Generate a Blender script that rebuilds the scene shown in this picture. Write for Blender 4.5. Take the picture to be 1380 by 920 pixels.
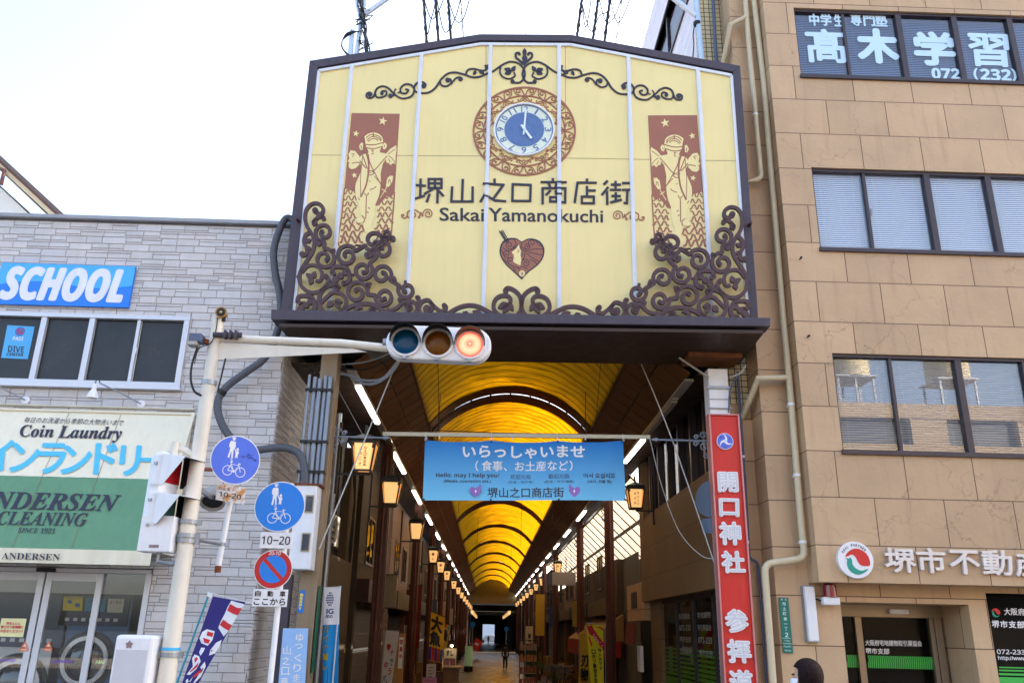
import bpy, math, random
from mathutils import Vector as V, Matrix
R = random.Random(7)
sc = bpy.context.scene
COL = sc.collection
for o in list(bpy.data.objects): bpy.data.objects.remove(o)

# ------------------------------------------------------------ camera
F = 1125.0; CX, CY = 690.0, 460.0
CAM = V((0, 0, 1.8))
YAW, PITCH, ROLL = math.radians(1.185), math.radians(19.09), 0.0205
_f = V((math.sin(YAW)*math.cos(PITCH), math.cos(YAW)*math.cos(PITCH), math.sin(PITCH)))
_r0 = V((math.cos(YAW), -math.sin(YAW), 0)); _u0 = _r0.cross(_f)
_r = _r0*math.cos(ROLL) + _u0*math.sin(ROLL)
_u = _u0*math.cos(ROLL) - _r0*math.sin(ROLL)
cd = bpy.data.cameras.new('camera'); cam = bpy.data.objects.new('camera', cd); COL.objects.link(cam)
cd.sensor_width = 36; cd.lens = F/1380*36; cd.clip_end = 2000; cd.clip_start = .05
cam.matrix_world = Matrix(((_r.x, _u.x, -_f.x, CAM.x), (_r.y, _u.y, -_f.y, CAM.y), (_r.z, _u.z, -_f.z, CAM.z), (0, 0, 0, 1)))
sc.camera = cam

# ------------------------------------------------------------ sky, sun, exposure
SUN_EL, SUN_AZ = math.radians(29), math.radians(58)      # azimuth from +Y (behind the arcade), positive = towards +X
w = bpy.data.worlds.new('World'); sc.world = w; w.use_nodes = True
nt = w.node_tree; bg = nt.nodes['Background']
sky = nt.nodes.new('ShaderNodeTexSky'); sky.sky_type = 'NISHITA'; sky.sun_disc = False
sky.sun_elevation = SUN_EL; sky.sun_rotation = SUN_AZ; sky.dust_density = 4.5; sky.air_density = .9; sky.ozone_density = .3
nt.links.new(sky.outputs[0], bg.inputs[0]); bg.inputs[1].default_value = 0.15
sd = bpy.data.lights.new('sun', 'SUN'); sd.energy = 2.2; sd.angle = math.radians(.5); sd.color = (1, .93, .82)
so = bpy.data.objects.new('sun', sd); COL.objects.link(so)
_sd = V((math.sin(SUN_AZ)*math.cos(SUN_EL), math.cos(SUN_AZ)*math.cos(SUN_EL), math.sin(SUN_EL)))
so.rotation_euler = _sd.to_track_quat('Z', 'Y').to_euler(); so.location = (0, 0, 40)
sc.view_settings.view_transform = 'Standard'; sc.view_settings.look = 'None'; sc.view_settings.gamma = 1
sc.view_settings.exposure = 2.42
sc.view_settings.use_curve_mapping = False
sc.cycles.use_denoising = True
try: sc.cycles.denoiser = 'OPENIMAGEDENOISE'
except Exception: pass
sc.cycles.max_bounces = 7; sc.cycles.diffuse_bounces = 4; sc.cycles.glossy_bounces = 3; sc.cycles.transmission_bounces = 5
sc.cycles.transparent_max_bounces = 10; sc.cycles.sample_clamp_indirect = 6; sc.cycles.caustics_reflective = False; sc.cycles.caustics_refractive = False

# ------------------------------------------------------------ pixel of the photograph -> ray -> point on a real plane
def ray(x, y): return _f + _r*((x-CX)/F) - _u*((y-CY)/F)
class Pl:
    def __init__(s, o, n): s.o = V(o); s.n = V(n).normalized(); s.ex = V((-s.n.y, s.n.x, 0)).normalized() if abs(s.n.z) < .9 else V((1, 0, 0)); s.ey = s.n.cross(s.ex)
    def __call__(s, x, y, off=0.0):
        d = ray(x, y); o = s.o + s.n*off
        return CAM + d*((o-CAM).dot(s.n)/d.dot(s.n))
def PY(Y): return Pl((0, Y, 0), (0, -1, 0))
def PX(X): return Pl((X, 0, 0), (-1 if X > 0 else 1, 0, 0))
def PZ(Z): return Pl((0, 0, Z), (0, 0, 1))
def crop(ox, oy, s): return lambda pts: [(ox+x/s, oy+y/s) for x, y in pts]

# ------------------------------------------------------------ mesh builder
class MB:
    def __init__(s): s.v = []; s.f = []; s.m = []; s.c = None
    def add(s, vs, fs, mi=0):
        b = len(s.v); s.v += [V(q) for q in vs]; s.f += [tuple(i+b for i in f) for f in fs]; s.m += [mi]*len(fs); return s
    def box(s, a, b, mi=0):
        (x0, y0, z0), (x1, y1, z1) = a, b
        return s.add([(x0,y0,z0),(x1,y0,z0),(x1,y1,z0),(x0,y1,z0),(x0,y0,z1),(x1,y0,z1),(x1,y1,z1),(x0,y1,z1)],
                     [(0,3,2,1),(4,5,6,7),(0,1,5,4),(1,2,6,5),(2,3,7,6),(3,0,4,7)], mi)
    def obox(s, c, x, y, z, mi=0):
        c, x, y, z = V(c), V(x), V(y), V(z)
        return s.add([c-x-y-z, c+x-y-z, c+x+y-z, c-x+y-z, c-x-y+z, c+x-y+z, c+x+y+z, c-x+y+z],
                     [(0,3,2,1),(4,5,6,7),(0,1,5,4),(1,2,6,5),(2,3,7,6),(3,0,4,7)], mi)
    def bar(s, p, q, a, b, up=(0,0,1), mi=0):
        p, q = V(p), V(q); d = q-p; up = V(up)
        if abs(d.normalized().dot(up)) > .98: up = V((0,1,0))
        x = d.cross(up).normalized(); y = x.cross(d).normalized()
        return s.obox((p+q)/2, d/2, x*a/2, y*b/2, mi)
    def tube(s, pts, r, n=8, mi=0, closed=False):
        pts = [V(p) for p in pts]; k = len(pts); rs = r if isinstance(r, (list, tuple)) else [r]*k
        vs = []; px = None
        for i, p in enumerate(pts):
            t = (pts[(i+1) % k]-pts[i-1]) if closed else (pts[min(i+1, k-1)]-pts[max(i-1, 0)])
            if t.length < 1e-9: t = V((0, 0, 1))
            t.normalize()
            if px is None:
                a = V((0, 0, 1)) if abs(t.z) < .9 else V((1, 0, 0)); px = t.cross(a).normalized()
            else:
                px = px - t*px.dot(t); px = px.normalized() if px.length > 1e-6 else t.orthogonal().normalized()
            py = t.cross(px)
            vs += [p+(px*math.cos(2*math.pi*j/n)+py*math.sin(2*math.pi*j/n))*rs[i] for j in range(n)]
        fs = []
        for i in range(k if closed else k-1):
            a, b = i*n, ((i+1) % k)*n
            fs += [(a+j, a+(j+1) % n, b+(j+1) % n, b+j) for j in range(n)]
        if not closed: fs += [tuple(range(n))[::-1], tuple((k-1)*n+j for j in range(n))]
        return s.add(vs, fs, mi)
    def prism(s, pts, d, mi=0):
        pts = [V(p) for p in pts]; d = V(d); n = len(pts)
        return s.add(pts+[p+d for p in pts], [tuple(range(n))[::-1], tuple(range(n, 2*n))]+[(i, (i+1) % n, n+(i+1) % n, n+i) for i in range(n)], mi)
    def poly(s, pts, mi=0): return s.add(pts, [tuple(range(len(pts)))], mi)
    def ribbon(s, pts, wd, nrm, th, mi=0, closed=False):
        pts = [V(p) for p in pts]; k = len(pts); nrm = V(nrm); ws = wd if isinstance(wd, (list, tuple)) else [wd]*k
        L, Rr = [], []
        for i, p in enumerate(pts):
            t = (pts[(i+1) % k]-pts[i-1]) if closed else (pts[min(i+1, k-1)]-pts[max(i-1, 0)])
            q = t.cross(nrm); q = q.normalized() if q.length > 1e-9 else V((1, 0, 0))
            L.append(p+q*ws[i]/2); Rr.append(p-q*ws[i]/2)
        m = k if closed else k-1
        if th == 0:
            return s.add(L+Rr, [(i, (i+1) % k, k+(i+1) % k, k+i) for i in range(m)], mi)
        d = nrm*th; vs = L+Rr+[p+d for p in L]+[p+d for p in Rr]; fs = []
        for i in range(m):
            j = (i+1) % k
            fs += [(2*k+i, 2*k+j, 3*k+j, 3*k+i), (i, k+i, k+j, j), (i, j, 2*k+j, 2*k+i), (k+i, 3*k+i, 3*k+j, k+j)]
        if not closed: fs += [(0, 2*k, 3*k, k), (k-1, 2*k-1, 4*k-1, 3*k-1)]
        return s.add(vs, fs, mi)
    def lathe(s, o, ax, prof, n=24, mi=0):
        o = V(o); ax = V(ax).normalized(); a = V((0, 0, 1)) if abs(ax.z) < .9 else V((1, 0, 0)); x = ax.cross(a).normalized(); y = ax.cross(x)
        vs = []; k = len(prof)
        for h, r in prof: vs += [o+ax*h+(x*math.cos(2*math.pi*j/n)+y*math.sin(2*math.pi*j/n))*max(r, 1e-4) for j in range(n)]
        fs = []
        for i in range(k-1): fs += [(i*n+j, i*n+(j+1) % n, (i+1)*n+(j+1) % n, (i+1)*n+j) for j in range(n)]
        fs += [tuple(range(n))[::-1], tuple((k-1)*n+j for j in range(n))]
        return s.add(vs, fs, mi)
    def disc(s, c, n_, r, th=0, n=32, mi=0):
        c = V(c); n_ = V(n_).normalized(); a = V((0, 0, 1)); x = a.cross(n_).normalized(); y = n_.cross(x)
        pts = [c+(x*math.cos(2*math.pi*j/n)+y*math.sin(2*math.pi*j/n))*r for j in range(n)]
        return s.prism(pts, n_*th, mi) if th else s.poly(pts, mi)
    def build(s, name, mats, parent=None, smooth=False, bevel=0, flat_angle=40):
        me = bpy.data.meshes.new(name); off = V((0, 0, 0)); p = parent
        while p is not None: off = off+p.location; p = p.parent
        me.from_pydata([tuple(q-off) for q in s.v], [], s.f); me.validate()
        if not isinstance(mats, (list, tuple)): mats = [mats]
        for m in mats: me.materials.append(m)
        if len(mats) > 1 and len(me.polygons) == len(s.m): me.polygons.foreach_set('material_index', s.m)
        if s.c is not None and len(s.c) == len(me.polygons):
            at = me.color_attributes.new('tint', 'FLOAT_COLOR', 'CORNER'); i = 0
            for pg in me.polygons:
                for li in pg.loop_indices: at.data[li].color = (*s.c[pg.index], 1)
        o = bpy.data.objects.new(name, me); COL.objects.link(o)
        if parent is not None: o.parent = parent
        if smooth:
            me.polygons.foreach_set('use_smooth', [True]*len(me.polygons))
            me.set_sharp_from_angle(angle=math.radians(flat_angle))
        if bevel:
            b = o.modifiers.new('bevel', 'BEVEL'); b.width = bevel; b.segments = 2; b.limit_method = 'ANGLE'
        me.update(); return o
def tag(o, label=None, cat=None, group=None, kind=None):
    if label: o['label'] = label
    if cat: o['category'] = cat
    if group: o['group'] = group
    if kind: o['kind'] = kind
    return o
def thing(name, label, cat, loc=(0, 0, 0), group=None):
    o = bpy.data.objects.new(name, None); COL.objects.link(o); o.location = loc; o.empty_display_size = .1
    return tag(o, label, cat, group)
def dup(o, parent=None):
    c = o.copy(); COL.objects.link(c); c.parent = parent
    for ch in list(o.children): dup(ch, c)
    return c

# ------------------------------------------------------------ curves in pixels
def catmull(pts, n=6):
    out = []; k = len(pts)
    for i in range(k-1):
        p0, p1, p2, p3 = pts[max(i-1, 0)], pts[i], pts[i+1], pts[min(i+2, k-1)]
        for j in range(n):
            t = j/n
            out.append(tuple(.5*((2*b)+(-a+c)*t+(2*a-5*b+4*c-d)*t*t+(-a+3*b-3*c+d)*t**3) for a, b, c, d in zip(p0, p1, p2, p3)))
    out.append(tuple(pts[-1])); return out
def spiral(cx, cy, r0, a0, turns, r1=None, n=14, cw=1, p=.85):
    r1 = r0*.18 if r1 is None else r1; m = max(4, int(abs(turns)*n*1.6))
    return [(cx+math.cos(a0+cw*2*math.pi*turns*i/m)*(r0+(r1-r0)*(i/m)**p), cy+math.sin(a0+cw*2*math.pi*turns*i/m)*(r0+(r1-r0)*(i/m)**p)) for i in range(m+1)]

# ------------------------------------------------------------ text
_tc = {}
def tmesh(body, ext=False, sp=1.0, vert=False):
    k = (body, ext, sp)
    if k in _tc: return _tc[k]
    c = bpy.data.curves.new('t', 'FONT'); c.body = body; c.size = 1; c.resolution_u = 3; c.space_character = sp
    if ext: c.extrude = .5
    o = bpy.data.objects.new('t', c); COL.objects.link(o)
    dg = bpy.context.evaluated_depsgraph_get(); dg.update()
    m = bpy.data.meshes.new_from_object(o.evaluated_get(dg), depsgraph=dg)
    vs = [v.co.copy() for v in m.vertices]; fs = [tuple(p.vertices) for p in m.polygons]
    bpy.data.objects.remove(o); bpy.data.curves.remove(c); bpy.data.meshes.remove(m)
    x0 = min(v.x for v in vs); x1 = max(v.x for v in vs); y0 = min(v.y for v in vs); y1 = max(v.y for v in vs)
    vs = [V(((v.x-x0)/(x1-x0+1e-9), (v.y-y0)/(y1-y0+1e-9), v.z)) for v in vs]
    _tc[k] = (vs, fs, (x1-x0)/(y1-y0+1e-9)); return _tc[k]
def _al(s, up, lo, dg):
    o = ''
    for ch in s:
        if 'A' <= ch <= 'Z': o += chr(up+ord(ch)-65)
        elif 'a' <= ch <= 'z': o += chr(lo+ord(ch)-97)
        elif '0' <= ch <= '9' and dg: o += chr(dg+ord(ch)-48)
        else: o += ch
    return o
def serif(s): return _al(s, 0x1D400, 0x1D41A, 0x1D7CE)
def serif_it(s): return _al(s, 0x1D468, 0x1D482, 0x1D7CE)
def sans_b(s): return _al(s, 0x1D5D4, 0x1D5EE, 0x1D7EC)
def sans_bi(s): return _al(s, 0x1D63C, 0x1D656, 0x1D7EC)
def sans(s): return _al(s, 0x1D5A0, 0x1D5BA, 0x1D7E2)
def text_pts(mb, body, quad, n, off, th=0, bold=0, shear=0, mi=0, sp=1.0):
    """letters fitted into a quad of world points (tl, tr, br, bl) lying on a plane with normal n"""
    tl, tr, br, bl = [V(q) for q in quad]; n = V(n)
    vs, fs, asp = tmesh(body, th > 0, sp)
    em = 1.0; cps = [(0, 0)]
    if bold: cps = [(bold*math.cos(i*math.pi/4), bold*math.sin(i*math.pi/4)) for i in range(8)]+[(0, 0)]
    H = (tl-bl).length; Wd = (tr-tl).length
    for ci, (dx, dy) in enumerate(cps):
        out = []
        for v in vs:
            u = v.x+dx*H/max(Wd, 1e-6)+shear*(v.y-.5)*H/max(Wd, 1e-6); t = v.y+dy
            p = (bl*(1-u)+br*u)*(1-t)+(tl*(1-u)+tr*u)*t
            out.append(p+n*(off+ci*.00012+(th*(v.z+.5) if th else 0)))
        mb.add(out, fs, mi)
def text_q(mb, body, quad, pl, off=.004, **k):
    text_pts(mb, body, [pl(x, y) for x, y in quad], pl.n, off, **k)
def rectq(x0, y0, x1, y1, sl=0.0, ln=0.0):
    """pixel quad: top-left corner, bottom-right corner; sl = slope of the horizontals, ln = lean dx/dy of the verticals"""
    w_, h_ = x1-x0, y1-y0
    return [(x0, y0), (x1, y0+sl*w_), (x1+ln*h_, y1+sl*w_), (x0+ln*h_, y1)]

# ------------------------------------------------------------ materials
def lin(c):
    return tuple(((q/255)/12.92 if q/255 <= .04045 else ((q/255+.055)/1.055)**2.4) for q in c)
def mat(name, rgb, rough=.6, metal=0, var=.12, scale=4, bump=0, bscale=60, stain=0, stain_rgb=(70, 60, 50), emit=0, tint=False, spec=.4, coat=0):
    m = bpy.data.materials.new(name); m.use_nodes = True; N = m.node_tree.nodes; Lk = m.node_tree.links; b = N['Principled BSDF']
    c = lin(rgb); b.inputs['Roughness'].default_value = rough; b.inputs['Metallic'].default_value = metal
    b.inputs['Specular IOR Level'].default_value = spec; b.inputs['Coat Weight'].default_value = coat
    b.inputs['Base Color'].default_value = (*c, 1)
    tcn = N.new('ShaderNodeTexCoord'); out = None
    if var or stain or tint:
        rgbn = N.new('ShaderNodeRGB'); rgbn.outputs[0].default_value = (*c, 1); out = rgbn.outputs[0]
        if tint:
            a = N.new('ShaderNodeAttribute'); a.attribute_name = 'tint'
            mx = N.new('ShaderNodeMixRGB'); mx.blend_type = 'MULTIPLY'; mx.inputs[0].default_value = 1
            Lk.new(out, mx.inputs[1]); Lk.new(a.outputs['Color'], mx.inputs[2]); out = mx.outputs[0]
        if var:
            n1 = N.new('ShaderNodeTexNoise'); n1.inputs['Scale'].default_value = scale; n1.inputs['Detail'].default_value = 6; n1.inputs['Roughness'].default_value = .65
            Lk.new(tcn.outputs['Object'], n1.inputs['Vector'])
            mr = N.new('ShaderNodeMapRange'); mr.inputs[1].default_value = .3; mr.inputs[2].default_value = .7; mr.inputs[3].default_value = 1-var; mr.inputs[4].default_value = 1+var
            Lk.new(n1.outputs['Fac'], mr.inputs[0])
            mx = N.new('ShaderNodeMixRGB'); mx.blend_type = 'MULTIPLY'; mx.inputs[0].default_value = 1
            Lk.new(out, mx.inputs[1]); Lk.new(mr.outputs[0], mx.inputs[2]); out = mx.outputs[0]
            rr = N.new('ShaderNodeMapRange'); rr.inputs[1].default_value = .3; rr.inputs[2].default_value = .7; rr.inputs[3].default_value = max(.02, rough-.08); rr.inputs[4].default_value = min(1, rough+.1)
            Lk.new(n1.outputs['Fac'], rr.inputs[0]); Lk.new(rr.outputs[0], b.inputs['Roughness'])
        if stain:
            mp = N.new('ShaderNodeMapping'); mp.inputs['Scale'].default_value = (9, 9, .7); Lk.new(tcn.outputs['Object'], mp.inputs[0])
            n2 = N.new('ShaderNodeTexNoise'); n2.inputs['Scale'].default_value = 1.3; n2.inputs['Detail'].default_value = 5; Lk.new(mp.outputs[0], n2.inputs['Vector'])
            mr2 = N.new('ShaderNodeMapRange'); mr2.inputs[1].default_value = .52; mr2.inputs[2].default_value = .78; mr2.inputs[3].default_value = 0; mr2.inputs[4].default_value = stain
            Lk.new(n2.outputs['Fac'], mr2.inputs[0])
            mx = N.new('ShaderNodeMixRGB'); Lk.new(mr2.outputs[0], mx.inputs[0]); Lk.new(out, mx.inputs[1]); mx.inputs[2].default_value = (*lin(stain_rgb), 1); out = mx.outputs[0]
        Lk.new(out, b.inputs['Base Color'])
    if bump:
        n3 = N.new('ShaderNodeTexNoise'); n3.inputs['Scale'].default_value = bscale; n3.inputs['Detail'].default_value = 4; Lk.new(tcn.outputs['Object'], n3.inputs['Vector'])
        bp = N.new('ShaderNodeBump'); bp.inputs['Strength'].default_value = bump; bp.inputs['Distance'].default_value = .02; Lk.new(n3.outputs['Fac'], bp.inputs['Height']); Lk.new(bp.outputs[0], b.inputs['Normal'])
    if emit:
        b.inputs['Emission Color'].default_value = (*c, 1); b.inputs['Emission Strength'].default_value = emit
    return m
def glass(name, tintc=(.9, .95, .95), refl=.12, rough=.0, ior=1.5):
    m = bpy.data.materials.new(name); m.use_nodes = True; N = m.node_tree.nodes; Lk = m.node_tree.links; N.remove(N['Principled BSDF'])
    t = N.new('ShaderNodeBsdfTransparent'); t.inputs[0].default_value = (*tintc, 1)
    g = N.new('ShaderNodeBsdfGlossy'); g.inputs['Roughness'].default_value = rough
    fr = N.new('ShaderNodeLayerWeight'); fr.inputs['Blend'].default_value = .5; f0 = ((ior-1)/(ior+1))**2*.5+refl
    pw = N.new('ShaderNodeMath'); pw.operation = 'POWER'; pw.inputs[1].default_value = 5; Lk.new(fr.outputs['Facing'], pw.inputs[0])
    ad = N.new('ShaderNodeMath'); ad.operation = 'MULTIPLY_ADD'; ad.use_clamp = True; ad.inputs[1].default_value = .6; ad.inputs[2].default_value = f0; Lk.new(pw.outputs[0], ad.inputs[0])
    mx = N.new('ShaderNodeMixShader'); Lk.new(ad.outputs[0], mx.inputs[0]); Lk.new(t.outputs[0], mx.inputs[1]); Lk.new(g.outputs[0], mx.inputs[2])
    Lk.new(mx.outputs[0], N['Material Output'].inputs[0]); return m
def translucent(name, rgb, tr=.7, k=1.0, var=.25, scale=(1.5, 6, 6), detail=4, bump=.0, crease_shade=0):
    m = bpy.data.materials.new(name); m.use_nodes = True; N = m.node_tree.nodes; Lk = m.node_tree.links; b = N['Principled BSDF']
    c = [q*k for q in lin(rgb)]; tcn = N.new('ShaderNodeTexCoord'); mp = N.new('ShaderNodeMapping'); mp.inputs['Scale'].default_value = scale; Lk.new(tcn.outputs['Object'], mp.inputs[0])
    n1 = N.new('ShaderNodeTexNoise'); n1.inputs['Scale'].default_value = 1; n1.inputs['Detail'].default_value = detail; n1.inputs['Distortion'].default_value = .6; Lk.new(mp.outputs[0], n1.inputs['Vector'])
    mr = N.new('ShaderNodeMapRange'); mr.inputs[1].default_value = .3; mr.inputs[2].default_value = .7; mr.inputs[3].default_value = 1-var; mr.inputs[4].default_value = 1+var; Lk.new(n1.outputs['Fac'], mr.inputs[0])
    mx = N.new('ShaderNodeMixRGB'); mx.blend_type = 'MULTIPLY'; mx.inputs[0].default_value = 1; mx.inputs[1].default_value = (*c, 1); Lk.new(mr.outputs[0], mx.inputs[2])
    if crease_shade:  # wavy dark bands paint the shading of folds into the colour
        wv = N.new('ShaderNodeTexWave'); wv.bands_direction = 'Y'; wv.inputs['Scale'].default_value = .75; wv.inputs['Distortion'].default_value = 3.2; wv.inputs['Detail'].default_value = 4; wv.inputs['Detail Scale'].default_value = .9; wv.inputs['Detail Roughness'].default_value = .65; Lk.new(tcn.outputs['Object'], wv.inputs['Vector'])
        w2 = N.new('ShaderNodeMapRange'); w2.inputs[1].default_value = .62; w2.inputs[2].default_value = 1; w2.inputs[3].default_value = 1; w2.inputs[4].default_value = 1-crease_shade; Lk.new(wv.outputs['Fac'], w2.inputs[0])
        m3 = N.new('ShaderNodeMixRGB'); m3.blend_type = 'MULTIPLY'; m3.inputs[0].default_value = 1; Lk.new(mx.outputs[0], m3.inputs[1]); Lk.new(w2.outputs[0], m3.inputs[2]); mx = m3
    t = N.new('ShaderNodeBsdfTranslucent'); Lk.new(mx.outputs[0], t.inputs[0]); Lk.new(mx.outputs[0], b.inputs['Base Color']); b.inputs['Roughness'].default_value = .35
    if bump:
        bp = N.new('ShaderNodeBump'); bp.inputs['Strength'].default_value = bump; bp.inputs['Distance'].default_value = .1; Lk.new(n1.outputs['Fac'], bp.inputs['Height']); Lk.new(bp.outputs[0], b.inputs['Normal']); Lk.new(bp.outputs[0], t.inputs['Normal'])
    ms = N.new('ShaderNodeMixShader'); ms.inputs[0].default_value = tr; Lk.new(b.outputs[0], ms.inputs[1]); Lk.new(t.outputs[0], ms.inputs[2]); Lk.new(ms.outputs[0], N['Material Output'].inputs[0])
    return m
def emitter(name, rgb, st):
    m = bpy.data.materials.new(name); m.use_nodes = True; b = m.node_tree.nodes['Principled BSDF']; c = lin(rgb)
    b.inputs['Base Color'].default_value = (*c, 1); b.inputs['Emission Color'].default_value = (*c, 1); b.inputs['Emission Strength'].default_value = st; return m
def wall_cells(mb, x0, x1, z0, z1, holes, yf, yb, mi=0):
    """front wall slab between Y = yf and yb with rectangular holes (hx0, hx1, hz0, hz1)"""
    xs = sorted({x0, x1, *[min(max(h[i], x0), x1) for h in holes for i in (0, 1)]}); zs = sorted({z0, z1, *[min(max(h[i], z0), z1) for h in holes for i in (2, 3)]})
    for a, b in zip(xs, xs[1:]):
        run = None
        for c, d in zip(zs, zs[1:]):
            hole = any(h[0]-1e-6 <= (a+b)/2 <= h[1]+1e-6 and h[2]-1e-6 <= (c+d)/2 <= h[3]+1e-6 for h in holes)
            if not hole: run = (run[0] if run else c, d)
            if hole and run: mb.box((a, yf, run[0]), (b, yb, run[1]), mi); run = None
        if run: mb.box((a, yf, run[0]), (b, yb, run[1]), mi)
# ------------------------------------------------------------ shared materials
M = {}
M['frame'] = mat('frame_brown_grey', (78, 72, 82), .5, 0, var=.1, stain=.2, stain_rgb=(112, 102, 100), spec=.25)
M['panel'] = mat('cream_panel', (240, 221, 155), .38, var=.035, scale=.9, bump=.02, stain=.08, stain_rgb=(180, 160, 110))
M['ribwhite'] = mat('rib_white', (222, 226, 236), .4, var=.05, stain=.15)
M['soffit'] = mat('dark_soffit', (58, 40, 30), .5, var=.15, stain=.3, stain_rgb=(30, 20, 16))
M['scroll'] = mat('scroll_brown', (76, 50, 52), .4, var=.15, scale=8)
M['navy'] = mat('navy_ink', (52, 50, 66), .5, var=.06)
M['brown'] = mat('brown_ink', (160, 104, 82), .5, var=.05)
M['cream'] = mat('cream_ink', (240, 222, 158), .45, var=.03)
M['white'] = mat('white_paint', (232, 233, 236), .4, var=.05, stain=.12, stain_rgb=(170, 160, 140))
M['black'] = mat('black_paint', (24, 24, 26), .45, var=.1)
M['galv'] = mat('galvanised', (150, 156, 164), .4, .6, var=.15, scale=12)
M['seam'] = mat('panel_seam', (170, 150, 100), .7, var=0)
NB = -V((math.sin(math.radians(2.76)), math.cos(math.radians(2.76)), 0))
PB = Pl((-3.26, 12.0, 0), NB)

# ------------------------------------------------------------ the arcade gate signboard
board = thing('gate_signboard', 'big cream gabled signboard with brown frame over the arcade entrance', 'signboard', tuple(PB(703, 434)))
U = V((0, 0, 1)); EB = PB.ex
pxm = (PB(701, 250)-PB(700, 250)).length
def bcoord(p): d = p-PB.o; return d.dot(EB), p.z
_c1, _c2 = bcoord(PB(706, 75)), bcoord(PB(703, 420))
_t = (PB(1022, 437.2)-PB(382, 429)); TILT = _t.z/_t.dot(EB)
def mirr(p):
    s, z = bcoord(p); off = (p-PB.o).dot(PB.n); k = (z-_c1[1])/(_c2[1]-_c1[1]); c = _c1[0]+(_c2[0]-_c1[0])*k
    s2 = 2*c-s
    return PB.o+EB*s2+PB.n*off+V((0, 0, z-PB.o.z+TILT*(s2-s)))
def bstroke(mb, pts, wpx, off, th, mi=0, n=5, mirror=False, both=False, closed=False, smooth=True, taper=None):
    q = catmull(pts, n) if smooth and len(pts) > 2 else pts
    P3 = [PB(x, y, off) for x, y in q]; k = len(P3)
    ws = [wpx*pxm*(1 if taper is None else 1-(1-taper)*i/(k-1)) for i in range(k)]
    if both or not mirror: mb.ribbon(P3, ws, PB.n, th, mi, closed)
    if both or mirror: mb.ribbon([mirr(p) for p in P3][::-1], ws[::-1], PB.n, th, mi, closed)
def bpoly(mb, pts, off, th, mi=0, both=False, n=0, mirror=False):
    q = catmull(list(pts)+[pts[0]], n)[:-1] if n else pts
    P3 = [PB(x, y, off) for x, y in q]
    if both or not mirror: mb.prism(P3[::-1], PB.n*th, mi)
    if both or mirror: mb.prism([mirr(p) for p in P3], PB.n*th, mi)
def bblob(mb, x, y, r, off, th, mi=0, both=False, n=14, mirror=False):
    bpoly(mb, [(x+r*math.cos(i*2*math.pi/n), y+r*1.03*math.sin(i*2*math.pi/n)) for i in range(n)], off, th, mi, both, mirror=mirror)

inner = [(430, 96.5), (648, 60.5), (769, 61.5), (985.7, 102.7), (1008.8, 437), (395.5, 429)]
outer = [(419.4, 87.6), (647.5, 52), (769, 52.7), (995.5, 94.5), (1020, 440), (380, 432)]
mb = MB(); P3 = [PB(x, y, 0) for x, y in inner]; mb.prism(P3[::-1], PB.n*-.06)
for a, b in (((418.5, 209), (661, 210.5)), ((661, 210.5), (753, 213)), ((753, 213), (993, 217))):
    mb.ribbon([PB(*a, .0015), PB(*b, .0015)], .012, PB.n, 0, 1)
for x, y in ((655, 61), (762, 62)):   # panel butt joints
    mb.ribbon([PB(x, y, .0015), PB(x, y+150, .0015)], .01, PB.n, 0, 1)
mb.build('panel', [M['panel'], M['seam']], board)
# body box behind the panel
mb = MB(); n_ = len(outer); D = PB.n*-1.25
O0 = [PB(x, y, -.07) for x, y in outer]
mb.prism([p for p in O0], D); mb.build('box_body', M['soffit'], board)
# frame mouldings (butted, each a bar of real depth)
mb = MB()
for i in (5, 0, 1, 2, 3):
    a, b = outer[i], outer[(i+1) % 6]; a2, b2 = inner[i], inner[(i+1) % 6]
    q = [PB(*a, -.069), PB(*b, -.069), PB(*b2, -.069), PB(*a2, -.069)]
    mb.prism(q, PB.n*.115)
mb.build('frame', M['frame'], board, bevel=.008)
# thin light edge trim inside the frame
mb = MB()
for i in (5, 0, 1, 2, 3):
    a2, b2 = inner[i], inner[(i+1) % 6]
    mb.ribbon([PB(*a2, .002), PB(*b2, .002)], .05, PB.n, .03)
mb.build('edge_trim', M['ribwhite'], board)
# deep bottom beam
mb = MB(); bq = [(373, 426.5), (1031, 437.5), (1031, 449), (373, 440)]
mb.prism([PB(x, y, .0) for x, y in bq], PB.n*.30)
mb.build('bottom_beam', M['frame'], board, bevel=.01)
mb = MB(); a, b = PB(376, 440.2, .28), PB(1029, 449.2, .28); c, d = b-PB.n*1.55, a-PB.n*1.55
mb.prism([a, b, c, d], V((0, 0, .05))); mb.build('soffit', M['soffit'], board)
# white vertical ribs
for (xt, yt), (xb, yb) in (((474.8, 88), (443.7, 428)), ((568.4, 73.5), (547, 430)), ((661.5, 60), (651, 432)), ((753.4, 60), (753.7, 433)), ((846.5, 76), (857, 435)), ((940, 94), (961, 437))):
    mb = MB(); n1 = PB.n
    for dx, th in ((0, .035),):
        mb.ribbon([PB(xt, yt, .002), PB(xb, yb, .002)], .062, n1, th)
    mb.ribbon([PB(xt, yt, .0371), PB(xb, yb, .0371)], .024, n1, .012)
    mb.build('rib', M['ribwhite'], board)

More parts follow.
